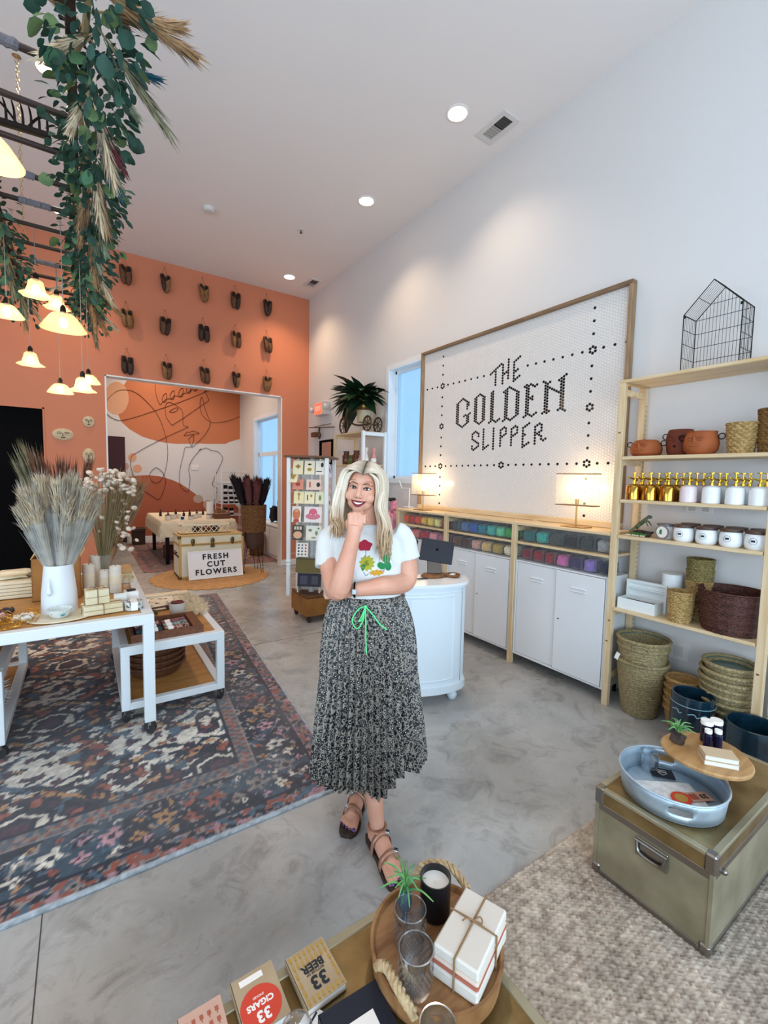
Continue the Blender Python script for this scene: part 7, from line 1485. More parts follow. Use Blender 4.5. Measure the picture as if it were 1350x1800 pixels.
# books
M_PAGE = mat('book pages', '#e2ddd8', .8); M_KRB = mat('kraft book cover', '#b39b7d', .7, col2='#a78e6f', scale=10); M_NAVY = mat('navy book cloth', '#101828', .55); M_OCH = mat('ochre print', '#b08a44', .7); M_REDP = mat('vermilion print', '#d0412c', .6); M_WHP = mat('white print', '#f2e9e2', .6); M_PINK = mat('dusty pink card', '#c9a08c', .7)
def book(c, ex_, w_, d_, h, label, cov, name='book', z=FT + .003):
    ang = math.atan2(ex_[1], ex_[0]); t = thing(name, label, 'book', (c[0], c[1], z), ang); MB().box((0, 0, h / 2), (w_ - .004, d_ - .004, h - .004), None).build('pages', M_PAGE, t, local=True)
    MB().box((0, 0, h - .001), (w_, d_, .002), None).box((0, 0, .001), (w_, d_, .002), None).box((-w_ / 2 + .0005, 0, h / 2), (.0015, d_, h), None).build('cover', cov, t, local=True); return t
def flat_text(t, txt, size, x, y, z, mt_, rot, **k): return place_text('lettering', txt, size, world_mat(t) @ Matrix.Translation((x, y, z)) @ Matrix.Rotation(rot, 4, 'Z'), mt_, t, extrude=.0003, **k)
PI = math.pi; hB = .018
bk = book((.403, .838), (1, .03), .094, .118, hB, 'kraft paperback printed 33 BEER with ochre bottles on the brass trunk', M_KRB)
f = MB(); rg = random.Random(2)
for iy in range(6):
    for ix in range(8):
        x_ = -.039 + .0112 * ix; y_ = -.048 + .0195 * iy
        if abs(x_) < .03 and -.03 < y_ < .028: continue
        f.box((x_, y_, hB + .0003), (.006, .012, .0005)).box((x_, y_ - .008, hB + .0003), (.0028, .006, .0005))
tag(f.build('bottle_print', M_OCH, bk, local=True), kind='stuff')
flat_text(bk, '33', .040, 0, -.020, hB + .0006, M_INK, PI, bold=.0012); flat_text(bk, 'BEER', .024, 0, .014, hB + .0006, M_INK, PI, bold=.0008); flat_text(bk, 'BOTTLES OF', .0075, 0, .0, hB + .0006, M_INK, PI)
bk = book((.282, .855), (1, .0), .092, .12, hB, 'kraft paperback with a red medallion printed 33 CIGARS', M_KRB)
MB().lathe([(0, 0), (.042, 0), (.042, .0005), (0, .0005)], (-.002, -.016, hB + .0001), 40, wob=lambda th, z: .02 * math.sin(20 * th)).build('medallion', M_REDP, bk, local=True); MB().box((-.005, .045, hB + .0004), (.05, .013, .0006)).build('white_label', M_WHP, bk, local=True)
flat_text(bk, '33', .030, -.002, -.034, hB + .0008, M_WHP, PI, bold=.001); flat_text(bk, 'CIGARS', .0165, -.002, -.010, hB + .0008, M_WHP, PI, bold=.0006); flat_text(bk, 'SMOKED', .006, -.002, .004, hB + .0008, M_WHP, PI)
bk = book((.172, .852), (1, .0), .085, .12, .012, 'pink card booklet printed with little rust cocktails, left of the books', M_PINK)
f = MB()
for iy in range(5):
    for ix in range(5): f.box((-.03 + .015 * ix, -.046 + .021 * iy, .0123), (.007, .009, .0005)).box((-.03 + .015 * ix, -.053 + .021 * iy, .0123), (.002, .006, .0005))
tag(f.build('cocktail_print', M_RUST, bk, local=True), kind='stuff')
bk = book((.435, .700), (1, -.06), .135, .105, .022, 'navy cloth notebook with a blank white label on the brass trunk', M_NAVY)
MB().box((-.002, -.012, .0225), (.075, .038, .0008)).build('white_label', M_WHP, bk, local=True)
t = thing('glass_cloche', 'small clear glass bauble on a white card at the bottom edge', 'bauble', (.318, .745, FT + .003)); MB().ball((.318, .742, FT + .040), (.032, .032, .034), 20, 14).build('globe', M_TUMB, t); MB().lathe([(0, 0), (.024, 0), (.022, .008), (0, .008)], (.318, .742, FT + .003), 18).build('foot', M_WHP, t)
t = thing('white_card', 'loose white card tucked behind the glass bauble', 'card', (.36, .765, FT + .003)); MB().box((.362, .768, FT + .004), (.05, .04, .002), .5).build('sheet', M_WHP, t); MB().box((.362, .768, FT + .0055), (.035, .004, .0005), .5).build('print_line', M_INK, t)

# ------------------------------------------------------------------ galvanised tray and things on the right trunk
M_GALV = mat('galvanised steel', '#c3d3de', .42, .6, col2='#a9bccb', scale=10); RT = .3725; gx, gy, gr = 1.885, .742, .182
t = thing('galvanised_tray', 'round galvanised metal tray with a cut-out handle on the brass trunk', 'tray', (gx, gy, RT))
prof = [(0, .004), (gr - .012, .004), (gr - .008, .006), (gr - .004, .082), (gr + .002, .084), (gr - .002, 0), (0, 0)]
n_ = 72; vs_ = []; fs_ = []
for z_ in (0, .03, .055, .082):
    for k in range(n_): a = 2 * math.pi * k / n_; r_ = gr - .010 + .010 * z_ / .082; vs_.append((gx + r_ * math.cos(a), gy + r_ * math.sin(a), RT + .001 + z_))
hole = {}
for i in range(3):
    for k in range(n_):
        k2 = (k + 1) % n_; am = math.degrees(2 * math.pi * (k + .5) / n_) % 360
        if i == 1 and (198 < am < 226 or 18 < am < 46): continue
        fs_.append((i * n_ + k, i * n_ + k2, (i + 1) * n_ + k2, (i + 1) * n_ + k))
m_ = MB().add(vs_, fs_); o = m_.build('wall', M_GALV, t); sm = o.modifiers.new('thickness', 'SOLIDIFY'); sm.thickness = .003
MB().lathe([(0, 0), (gr - .010, 0), (gr - .010, .002), (0, .002)], (gx, gy, RT), 64).build('tray_floor', M_GALV, t); MB().tube(ring((gx, gy, RT + .083), gr, 0, 'z', 64), .004, 8, closed=True).build('rolled_rim', M_GALV, t)
GZ = RT + .004
def sheet(c, w_, d_, ang, z, mt_, name, label, cat, parts=()):
    t = thing(name, label, cat, (c[0], c[1], z), ang); MB().box((0, 0, .0012), (w_, d_, .0022), None).build('sheet', mt_, t, local=True)
    for nm_, m2, mt2 in parts: m2.build(nm_, mt2, t, local=True)
    return t
sheet((1.875, .735), .21, .145, R(-38), GZ, mat('pale map paper', '#e6e8ea', .6, col2='#cfd3d6', scale=30, lo=.45, hi=.6), 'art_print', 'large white print with pale sketches lying in the galvanised tray', 'print', [('sketch', MB().tube([(-.07 + .012 * i, .02 * math.sin(i * 1.9), .0028) for i in range(12)], .0008, 4), M_VENTW)])
s_ = sheet((1.975, .815), .085, .062, R(-52), GZ + .004, M_NAVY, 'navy_card', 'dark navy card with a silver shield emblem in the tray', 'card')
f = MB().tube([(-.015, .014, .003), (.015, .014, .003), (.015, -.004, .003), (0, -.018, .003), (-.015, -.004, .003)], .0012, 4, closed=True); f.build('shield_emblem', M_VENTW, s_, local=True); flat_text(s_, 'WHIT', .011, 0, .004, .0032, M_WHP, PI * 1.0)
s_ = sheet((1.945, .668), .088, .05, R(-28), GZ + .004, M_PINK, 'booklet', 'small rust printed 33 booklet lying in the tray', 'booklet'); flat_text(s_, '33', .03, .018, .0, .003, M_INK, PI, bold=.001); MB().box((-.022, 0, .0028), (.03, .03, .0006)).build('rust_print', M_RUST, s_, local=True)
t = thing('red_coaster', 'round red coaster resting on the booklet in the tray', 'coaster', (1.872, .70, GZ + .007)); MB().lathe([(0, 0), (.034, 0), (.034, .003), (0, .003)], (1.872, .70, GZ + .007), 30, sx=1.15).build('disc', M_REDP, t); MB().lathe([(.018, .0031), (.022, .0031), (.022, .0036), (.018, .0036)], (1.872, .70, GZ + .007), 30, sx=1.15).build('printed_ring', M_OCH, t)
tumbler(1.965, .862, GZ, .036, .075, 'clear glass standing at the back of the galvanised tray', False)
# wood pedestal board
sx_, sy_, sz_ = 2.075, .700, .492
t = thing('pedestal_board', 'round live-edge wooden pedestal board above the galvanised tray', 'board', (2.135, .700, RT)); MB().lathe([(0, 0), (.062, 0), (.05, .02), (.03, .05), (.035, .10), (.06, .108), (0, .108)], (2.135, .700, RT), 24).build('pedestal', M_ACAC, t); MB().lathe([(0, 0), (.14, 0), (.152, .006), (.155, .016), (.15, .022), (0, .022)], (sx_, sy_, sz_ - .012), 48, wob=lambda th, z: .025 * math.sin(3 * th + 1)).build('board', mat('pale live-edge wood', '#c39a68', .5, col2='#a87d4e', scale=5, stretch=(1, 8, 1)), t)
BZ_ = sz_ + .0105
for k, (dz, lab, ww) in enumerate(((0, 'lower pale linen book on the pedestal board', .115), (.02, 'upper pale linen book on the pedestal board', .112))): book((2.035, .645), (.62, -.78), ww, .07, .019, lab, mat('pale linen cloth', '#cbb595', .8), 'linen_book', BZ_ + dz)
M_COB = mat('cobalt glass', '#0c1030', .12)
for i, (x, y, h) in enumerate(((2.118, .712, .075), (2.150, .688, .075), (2.165, .735, .09), (2.205, .715, .09))):
    t = thing('cobalt_bottle', ['short cobalt bottle with white cap, front left of the group', 'short cobalt bottle with white cap, front right of the group', 'taller cobalt jar with white lid, back left of the group', 'taller cobalt jar with white lid, back right of the group'][i], 'bottle', (x, y, BZ_), 0, 'cobalt bottles on the board'); r_ = .016 if i < 2 else .022
    MB().lathe([(0, 0), (r_, 0), (r_, h * .68), (r_ * .6, h * .8), (r_ * .6, h * .84)], (x, y, BZ_), 18).build('bottle', M_COB, t); MB().lathe([(0, h * .82), (r_ * .85 if i < 2 else r_ * 1.05, h * .82), (r_ * .85 if i < 2 else r_ * 1.05, h), (0, h)], (x, y, BZ_), 18).build('cap', M_LABEL, t)
def holder2(t): lump((2.045, .795, BZ_ + .022), (.05, .06, .045), 55, amp=.3).build('dark_pot', M_ROCK, t)
airplant(2.045, .795, BZ_ + .03, .062, 'silvery air plant in a dark holder on the pedestal board', 20, holder2)
# ------------------------------------------------------------------ the woman
from mathutils.bvhtree import BVHTree
WO = V((1.04, 1.68, 0)); WE = V((.85, -.526, 0)).normalized(); WN = V((-.526, -.85, 0)).normalized()
def wp(e, n, z): return WO + WE * e + WN * n + V((0, 0, z))
BW = Matrix(((WE.x, WN.x, 0), (WE.y, WN.y, 0), (0, 0, 1)))       # local (e,n,z) -> world
def fuse(m_, voxel, it, name):
    me = m_.mesh(name, 0); o = bpy.data.objects.new(name, me); COL.objects.link(o)
    r = o.modifiers.new('r', 'REMESH'); r.mode = 'VOXEL'; r.voxel_size = voxel; r.use_smooth_shade = True
    s = o.modifiers.new('s', 'SMOOTH'); s.factor = .5; s.iterations = it
    dg = bpy.context.evaluated_depsgraph_get(); out = bpy.data.meshes.new_from_object(o.evaluated_get(dg)); bpy.data.objects.remove(o); out.name = name; out.shade_smooth(); return out
def attach(me, name, mt, parent):
    me.transform(world_mat(parent).inverted()); me.materials.clear(); me.materials.append(mt); o = bpy.data.objects.new(name, me); COL.objects.link(o); o.parent = parent; return o
M_SKIN = mat('warm fair skin', '#dba48b', .5, col2='#d2957c', scale=9, sss=.15); M_LIP = mat('wine lipstick', '#7d2630', .4); M_TEETH = mat('teeth', '#efe8e0', .3); M_BROW = mat('dark brow', '#4a3426', .8); M_EYEW = mat('eye white', '#e6e0da', .3); M_IRIS = mat('dark iris', '#2c2620', .2); M_NAIL = mat('purple nail polish', '#5a3a78', .25)
pr = thing('person', 'smiling person with blonde hair, white flowered tee and leopard pleated skirt, hand at chin', 'person', WO)
def limb(m_, pts_, rad, n=14): m_.tube(bez([wp(*p) for p in pts_], 6), list(np.interp(np.linspace(0, 1, (len(pts_) - 1) * 6 + 1), np.linspace(0, 1, len(rad)), rad)), n)
b = MB()
# head frame
HR = BW @ Matrix.Rotation(R(7), 3, 'Y') @ Matrix.Rotation(R(10), 3, 'Z'); HC = wp(-.018, .014, 1.543)
def hp(x, y, z): return HC + HR @ V((x, y, z))
def he(x, y, z, r, nu=20, nv=14): b.ball(hp(x, y, z), r, nu, nv, HR)
he(0, -.012, .018, (.072, .090, .092)); he(0, .028, -.024, (.063, .056, .080)); he(0, .030, -.062, (.056, .046, .042)); he(0, .062, -.092, (.024, .018, .018))
for s in (-1, 1): he(s * .037, .055, -.038, (.027, .024, .025)); he(s * .0125, .091, -.038, (.0085, .010, .0075)); he(s * .030, .070, .020, (.022, .014, .009))
he(0, .066, -.070, (.030, .020, .024)); b.tube([hp(0, .080, .012), hp(0, .090, -.010), hp(0, .101, -.030)], [.009, .0095, .012], 12); he(0, .100, -.033, (.0125, .012, .011))
limb(b, [(.005, -.018, 1.30), (.004, -.008, 1.38), (-.008, .008, 1.47)], [.062, .050, .052])
# torso under the clothes, legs
b.ball(wp(0, -.005, 1.22), (.15, .095, .16), 20, 14, BW); b.ball(wp(.005, -.005, 1.03), (.135, .095, .16), 20, 14, BW); b.ball(wp(.01, -.02, .90), (.165, .11, .13), 20, 14, BW)
limb(b, [(.085, -.005, .90), (.075, .05, .68), (.045, .125, .48), (.048, .15, .28), (.066, .172, .10)], [.080, .07, .052, .052, .040, .031]); limb(b, [(-.075, -.01, .90), (-.065, .0, .68), (-.045, .0, .48), (-.03, -.04, .28), (-.016, -.07, .10)], [.080, .07, .052, .052, .040, .031])
# arms
limb(b, [(.150, -.005, 1.325), (.178, .0, 1.24), (.176, .035, 1.135), (.06, .135, 1.135), (-.05, .150, 1.120)], [.046, .047, .044, .045, .044, .041, .032, .027])
limb(b, [(-.165, -.005, 1.315), (-.160, .05, 1.22), (-.118, .150, 1.118), (-.085, .178, 1.225), (-.055, .172, 1.350)], [.046, .047, .045, .046, .046, .041, .033, .027])
# right hand: loose fist under the chin
b.ball(wp(-.046, .160, 1.397), (.035, .019, .042), 16, 12, BW @ rotm('Y', R(8))); b.tube([wp(-.066, .176, 1.30), wp(-.055, .170, 1.345), wp(-.049, .164, 1.392)], [.0335, .029, .030], 14)
for i in range(4):
    e0 = -.074 + .0195 * i; zt = 1.434 + (.002, .008, .006, -.004)[i]; k0 = (e0 + .004, .172, 1.400); k1 = (e0 + .003, .166, zt); k2 = (e0 + .012, .130, zt + .004); k3 = (e0 + .014, .116, zt - .022); b.tube([wp(*k0), wp(*k1), wp(*k2), wp(*k3)], [.0085, .0098, .0088, .008], 10)
b.tube([wp(-.072, .150, 1.375), wp(-.080, .132, 1.402), wp(-.068, .112, 1.420)], [.012, .011, .009], 10)
# left hand tucked under the right elbow
b.ball(wp(-.085, .128, 1.108), (.042, .020, .028), 16, 12, BW)
for i in range(4): z0 = 1.128 - .015 * i; b.tube([wp(-.115, .125, z0), wp(-.150, .118, z0 - .002), wp(-.172, .128, z0 - .003)], [.0095, .0088, .0075], 8)
b.tube([wp(-.075, .120, 1.13), (wp(-.11, .108, 1.15)), wp(-.14, .11, 1.152)], [.011, .010, .008], 8)
# feet
def foot(h, toe, ank, m_):
    h, toe, ank = V(h), V(toe), V(ank); ax = toe - h; L = ax.length; ax.normalize(); sd = V((-ax.y, ax.x, 0)); F = lambda a, s, z: (lambda q: wp(q.x, q.y, q.z))(h + ax * (a * L) + sd * s + V((0, 0, z)))
    m_.tube([wp(*ank), F(.16, 0, .062)], [.033, .036], 12); m_.ball(F(.13, 0, .055), (.034, .034, .032), 14, 10); m_.tube([F(.13, 0, .055), F(.36, 0, .060), F(.54, .0, .048), F(.70, 0, .040)], [.036, .036, .034, .024], 14); m_.ball(F(.64, 0, .038), (.036, .036, .018), 14, 10)
    return F, L
F1, L1 = foot((.045, .118, 0), (.150, .372, 0), (.066, .172, .10), b); F2, L2 = foot((-.002, -.118, 0), (-.066, .110, 0), (-.016, -.07, .10), b)
toes = []
for F, sg in ((F1, 1), (F2, -1)):
    for i in range(5):
        s = sg * (.032 - .0165 * i - (.003 if i else 0)); a1 = 1.0 - (.0, .01, .04, .08, .13)[i]; r = (.0128, .0086, .0082, .0078, .0074)[i]
        b.tube([F(.64, s * .82, .040), F(a1 - .10, s, .036), F(a1 - .01, s, .033)], [r * 1.0, r, r * .85], 10); toes.append((F, a1, s, r))
body = attach(fuse(b, .0036, 3, 'body'), 'body', M_SKIN, pr)
bvb = BVHTree.FromObject(body, bpy.context.evaluated_depsgraph_get())
def onbody(p, d, bv, off=.001):
    inv = world_mat(pr).inverted(); q = inv @ p; hit = bv.ray_cast(q, d); return (world_mat(pr) @ hit[0] - d * off) if hit[0] else None
# toe nails
for F, a1, s, r in toes:
    p = F(a1 + .008, s, .033 + r * .55); MB().ball(p, (r * .72, r * .72, r * .5), 8, 6).build('toe_nail', M_NAIL, body)
# face details
def face_pt(x, z, off=.0012):
    d = HR @ V((0, -1, 0)); q = onbody(hp(x, .25, z), d, bvb, off); return q if q is not None else hp(x, .09, z)
for s in (-1, 1):
    c = face_pt(s * .0295, -.002, 0) - HR @ V((0, .0065, 0)); ey = MB().ball(c, (.0128, .0100, .0054), 14, 10, HR).build('eye', M_EYEW, body)
    MB().ball(c + HR @ V((0, .0082, .0002)), (.0056, .003, .0050), 12, 8, HR).build('iris', M_IRIS, ey)
    q = [face_pt(s * x_, z_, .0022) for x_, z_ in ((.0150, -.004), (.022, .0020), (.031, .0036), (.040, .0012), (.046, -.0015))]; MB().tube(bez(q, 4), [.0010] + [.0028] * 14 + [.0020, .0010], 6).build('lash_line', M_IRIS, body)
    q = [face_pt(s * x_, z_, .001) for x_, z_ in ((.016, -.0055), (.029, -.0078), (.042, -.004))]; MB().tube(bez(q, 4), .0012, 5).build('lower_lash', M_BROW, body)
    q = [face_pt(s * x_, z_, .0028) for x_, z_ in ((.012, .0145), (.024, .0190), (.036, .0200), (.050, .0115))]; MB().tube(bez(q, 4), [.0026, .0030, .0034, .0036, .0036, .0034, .0032, .0032, .003, .0026, .0022, .0016, .001], 6, squash=.6).build('eyebrow', M_BROW, body)
    MB().ball(face_pt(s * .0075, -.0445, 0), (.0030, .0022, .0018), 8, 6, HR).build('nostril', M_BROW, body)
def mouth_arc(zc, dip, hw, off, n=13): return [face_pt(-hw + 2 * hw * k / (n - 1), zc - dip * (1 - ((-1 + 2 * k / (n - 1)) ** 2)), off) for k in range(n)]
up = mouth_arc(-.0550, .0050, .032, .0015); lo = mouth_arc(-.0550, .0215, .032, .0015)
m_ = MB(); n = len(up); m_.add([p - HR @ V((0, .0004, 0)) for p in up] + [p - HR @ V((0, .0004, 0)) for p in lo], [(k, k + 1, n + k + 1, n + k) for k in range(n - 1)]); m_.build('mouth_gap', mat('dark mouth', '#3a1216', .6), body)
u2 = mouth_arc(-.0560, .0070, .025, .0022); l2 = mouth_arc(-.0560, .0145, .025, .0022); m_ = MB(); m_.add(u2 + l2, [(k, k + 1, n + k + 1, n + k) for k in range(n - 1)]); m_.build('teeth', M_TEETH, body)
rr_ = [.0012 + .0030 * math.sin(math.pi * k / (n - 1)) for k in range(n)]; MB().tube(up, rr_, 8).build('upper_lip', M_LIP, body); MB().tube(lo, [r * 1.35 for r in rr_], 8).build('lower_lip', M_LIP, body)
MB().ball(hp(-.012, .088, -.030), .0012, 6, 5).build('nose_stud', M_CHROME, body)
# finger nails
# t-shirt
s = MB(); s.ball(wp(.0, .0, 1.225), (.163, .112, .16), 24, 16, BW); s.ball(wp(.055, .045, 1.225), (.075, .075, .07), 18, 12, BW); s.ball(wp(-.065, .045, 1.225), (.075, .075, .07), 18, 12, BW)
s.tube([wp(.006, .0, 1.035), wp(.006, .0, 1.10), wp(.0, .0, 1.18)], [.148, .150, .155], 28, squash=.68) if False else None
def ering(zs): 
    vs_ = []; nn = 32
    for (z, cx_, rx, ry, cn) in zs:
        for k in range(nn): a = 2 * math.pi * k / nn; vs_.append(wp(cx_ + rx * math.cos(a), cn + ry * math.sin(a), z))
    L = len(zs); fs_ = [(i * nn + k, i * nn + (k + 1) % nn, (i + 1) * nn + (k + 1) % nn, (i + 1) * nn + k) for i in range(L - 1) for k in range(nn)]; fs_ += [tuple(range(nn))[::-1], tuple((L - 1) * nn + k for k in range(nn))]; return vs_, fs_
s.add(*ering([(1.03, .008, .152, .105, 0), (1.10, .006, .155, .112, .005), (1.20, .0, .160, .115, .005), (1.28, -.002, .165, .105, 0), (1.335, -.002, .150, .085, -.005), (1.365, .0, .105, .070, -.01), (1.385, .002, .070, .062, -.012)]))
limb(s, [(.120, -.005, 1.345), (.160, -.004, 1.315), (.186, .002, 1.225)], [.052, .056, .056, .060]); limb(s, [(-.125, -.005, 1.335), (-.166, .005, 1.30), (-.166, .045, 1.195)], [.052, .056, .056, .060])
sme = fuse(s, .006, 6, 'tshirt')
for v in sme.vertices:
    q = mnoise.noise(v.co * 14) * .004 + mnoise.noise(v.co * 34) * .0016; v.co += v.normal * q
M_TEE = mat('white cotton jersey', '#dcdcda', .85, bump=.05, bscale=300)
tee = attach(sme, 'tshirt', M_TEE, pr); bvt = BVHTree.FromObject(tee, bpy.context.evaluated_depsgraph_get())
MB().tube([wp(.003 + .066 * math.cos(a), -.008 + .060 * math.sin(a), 1.381 - .012 * max(0, math.sin(a))) for a in [i * .2094 for i in range(30)]], .006, 8, closed=True).build('neckband', M_TEE, tee)
def decal(shape, name, mt):
    e0, z0 = np.mean([p[0] for p in shape]), np.mean([p[1] for p in shape]); n = len(shape); vs_ = []; fs_ = []; Rg = (1.0, .66, .33, 0.0)
    for f_ in Rg:
        for (e, z) in shape:
            q = onbody(wp(e0 + (e - e0) * f_, .5, z0 + (z - z0) * f_), -WN, bvt, .0012); vs_.append(q if q is not None else wp(e, .1, z))
    for i in range(len(Rg) - 1):
        for k in range(n): fs_.append((i * n + k, i * n + (k + 1) % n, (i + 1) * n + (k + 1) % n, (i + 1) * n + k))
    return MB().add(vs_, fs_).build(name, mt, tee)
def blob(e, z, a, b_, lobes=0, amp=0.0, n=22, rot=0): return [(e + (a * (1 + amp * math.sin(lobes * t_ + rot))) * math.cos(t_), z + (b_ * (1 + amp * math.sin(lobes * t_ + rot))) * math.sin(t_)) for t_ in [2 * math.pi * k / n for k in range(n)]]
decal(blob(-.008, 1.300, .031, .022, 5, .12), 'poppy_print', mat('poppy red ink', '#a31f38', .8)); decal(blob(.003, 1.228, .030, .030, 11, .16, 44), 'dandelion_print', mat('yellow green ink', '#a9a52c', .8)); decal(blob(.003, 1.228, .012, .012), 'flower_centre_print', mat('olive ink', '#6f7a24', .8)); decal(blob(-.014, 1.212, .010, .014, 3, .2), 'leaf_print', mat('leaf green ink', '#2f7a3c', .8))
for e, z, a, b_ in ((.082, 1.247, .020, .016), (.064, 1.218, .016, .017), (.092, 1.216, .016, .020), (.098, 1.262, .010, .008)): decal(blob(e, z, a, b_, 2, .15, 18, e * 40), 'leaf_print', mat('emerald ink', '#1f8048', .8))
decal(blob(.052, 1.295, .012, .010, 4, .3), 'bug_print', mat('grey violet ink', '#6a6472', .8)); decal(blob(.052, 1.312, .005, .005), 'bug_print', mat('grey violet ink', '#6a6472', .8)); decal(blob(.080, 1.292, .010, .008, 3, .2), 'blossom_print', mat('pale lilac ink', '#c3b4c4', .8)); decal(blob(.045, 1.188, .030, .012, 9, .2, 36), 'marigold_print', mat('marigold ink', '#c9952a', .8))
for pts_ in ([(-.005, 1.28), (-.002, 1.262), (-.018, 1.245)], [(.076, 1.235), (.078, 1.205), (.07, 1.19)], [(-.01, 1.19), (.0, 1.175), (.01, 1.185)]):
    q = [onbody(wp(e, .5, z), -WN, bvt, .001) for e, z in pts_]
    if all(q): MB().tube(bez(q, 4), .0013, 5).build('stem_print', mat('blue grey ink', '#6d8090', .8), tee)
# pleated skirt
def leopard():
    mt = bpy.data.materials.new('leopard print satin'); mt.use_nodes = True; nt = mt.node_tree; bs_ = nt.nodes['Principled BSDF']; tc = nt.nodes.new('ShaderNodeTexCoord'); wn = nt.nodes.new('ShaderNodeTexNoise'); wn.inputs['Scale'].default_value = 60; mx = nt.nodes.new('ShaderNodeMix'); mx.data_type = 'VECTOR'; mx.inputs[0].default_value = .012
    nt.links.new(tc.outputs['Object'], wn.inputs['Vector']); nt.links.new(tc.outputs['Object'], mx.inputs[4]); nt.links.new(wn.outputs['Color'], mx.inputs[5])
    vo = nt.nodes.new('ShaderNodeTexVoronoi'); vo.inputs['Scale'].default_value = 78; nt.links.new(mx.outputs[1], vo.inputs['Vector']); rp = nt.nodes.new('ShaderNodeValToRGB'); rp.color_ramp.interpolation = 'CONSTANT'; E_ = rp.color_ramp.elements
    for p, c in ((0, '#e2dfda'), (.17, '#101216'), (.53, '#8a8178'), (.68, '#a0968a')):
        e = E_[0] if p == 0 else E_.new(p); e.color = (*lin(c), 1)
    E_[-1].position = .78; E_[-1].color = (*lin('#1d2026'), 1)
    nt.links.new(vo.outputs['Distance'], rp.inputs['Fac']); n2 = nt.nodes.new('ShaderNodeTexNoise'); n2.inputs['Scale'].default_value = 90; nt.links.new(tc.outputs['Object'], n2.inputs['Vector']); gt = nt.nodes.new('ShaderNodeMath'); gt.operation = 'GREATER_THAN'; gt.inputs[1].default_value = .64; nt.links.new(n2.outputs['Fac'], gt.inputs[0])
    m2 = nt.nodes.new('ShaderNodeMix'); m2.data_type = 'RGBA'; m2.inputs[7].default_value = (*lin('#8d8678'), 1); nt.links.new(gt.outputs[0], m2.inputs[0]); nt.links.new(rp.outputs[0], m2.inputs[6]); nt.links.new(m2.outputs[2], bs_.inputs['Base Color']); bs_.inputs['Roughness'].default_value = .5; return mt
NP = 46; nn = NP * 6; NZ = 44; vs_ = []; fs_ = []
for i in range(NZ + 1):
    f_ = i / NZ
    for k in range(nn):
        a = 2 * math.pi * k / nn; ce, cn = math.cos(a), math.sin(a)
        hem = .300 + .03 * (1 - cn) * .5 - .055 * math.exp(-((a - 1.33) / .20) ** 2) - .030 * math.exp(-((a - 2.25) / .30) ** 2) + .055 * math.exp(-((a - .85) / .22) ** 2) + .01 * math.exp(-((a - .2) / .3) ** 2)
        z = 1.056 + (hem - 1.056) * f_; g = f_ ** .75; rx = .162 + (.245 - .162) * g + .018 * math.sin(math.pi * min(1, f_ * 2.2)) * (1 - f_); ry = .112 + (.200 - .112) * g; cx_ = .009 + .012 * g; cn0 = .0 + .035 * g
        ph = (k % 6) / 6; saw = (abs(ph - .5) * 2 - .5); bigf = math.sin(a * 7 + 1.2 + .8 * f_) * .35 + math.sin(a * 3 + .5) * .3; am = (.005 + .030 * g); off = am * saw * (1 + .25 * bigf) + .026 * g * bigf
        vs_.append(wp(cx_ + (rx + off) * ce, cn0 + (ry + off) * cn, z))
for i in range(NZ):
    for k in range(nn): fs_.append((i * nn + k, i * nn + (k + 1) % nn, (i + 1) * nn + (k + 1) % nn, (i + 1) * nn + k))
skm = MB().add(vs_, fs_); M_LEO = leopard(); sk = skm.build('pleated_skirt', M_LEO, pr, smooth=60)
MB().tube([wp(.009 + .160 * math.cos(a), .112 * math.sin(a), 1.062) for a in [i * .1309 for i in range(48)]], .010, 8, closed=True).build('waistband', M_LEO, sk)
# neon drawstring
M_NEON = mat('neon green cord', '#5fe08a', .5); K = wp(-.001, .128, 1.045)
m_ = MB(); m_.tube(bez([K, wp(-.03, .135, 1.035), wp(-.055, .14, .99), wp(-.035, .145, .955), wp(-.012, .145, .985), wp(-.004, .135, 1.03), K], 6), .0028, 6); m_.build('bow_loop', M_NEON, sk); MB().tube(bez([K, wp(-.014, .14, 1.01), wp(-.028, .145, .985), wp(-.012, .145, 1.0), K], 5), .0026, 6).build('bow_loop', M_NEON, sk)
MB().tube(bez([K, wp(.002, .142, .98), wp(.004, .15, .90), wp(.007, .155, .852)], 5), .0030, 6).build('cord_end', M_NEON, sk); MB().tube(bez([K, wp(.03, .138, 1.015), wp(.06, .14, .975), wp(.092, .14, .950)], 5), .0030, 6).build('cord_end', M_NEON, sk); MB().ball(K, (.007, .006, .007), 10, 8).build('knot', M_NEON, sk)
# watch on the tucked wrist
MB().tube([wp(-.047, .150 + .030 * math.cos(a), 1.121 + .030 * math.sin(a)) for a in [i * .3142 for i in range(20)]], .006, 6, closed=True, squash=.4).build('watch_band', M_BLACK, pr); MB().box(wp(-.047, .182, 1.121), (.022, .006, .024), BW, .003).build('watch_face', M_CHROME, pr)
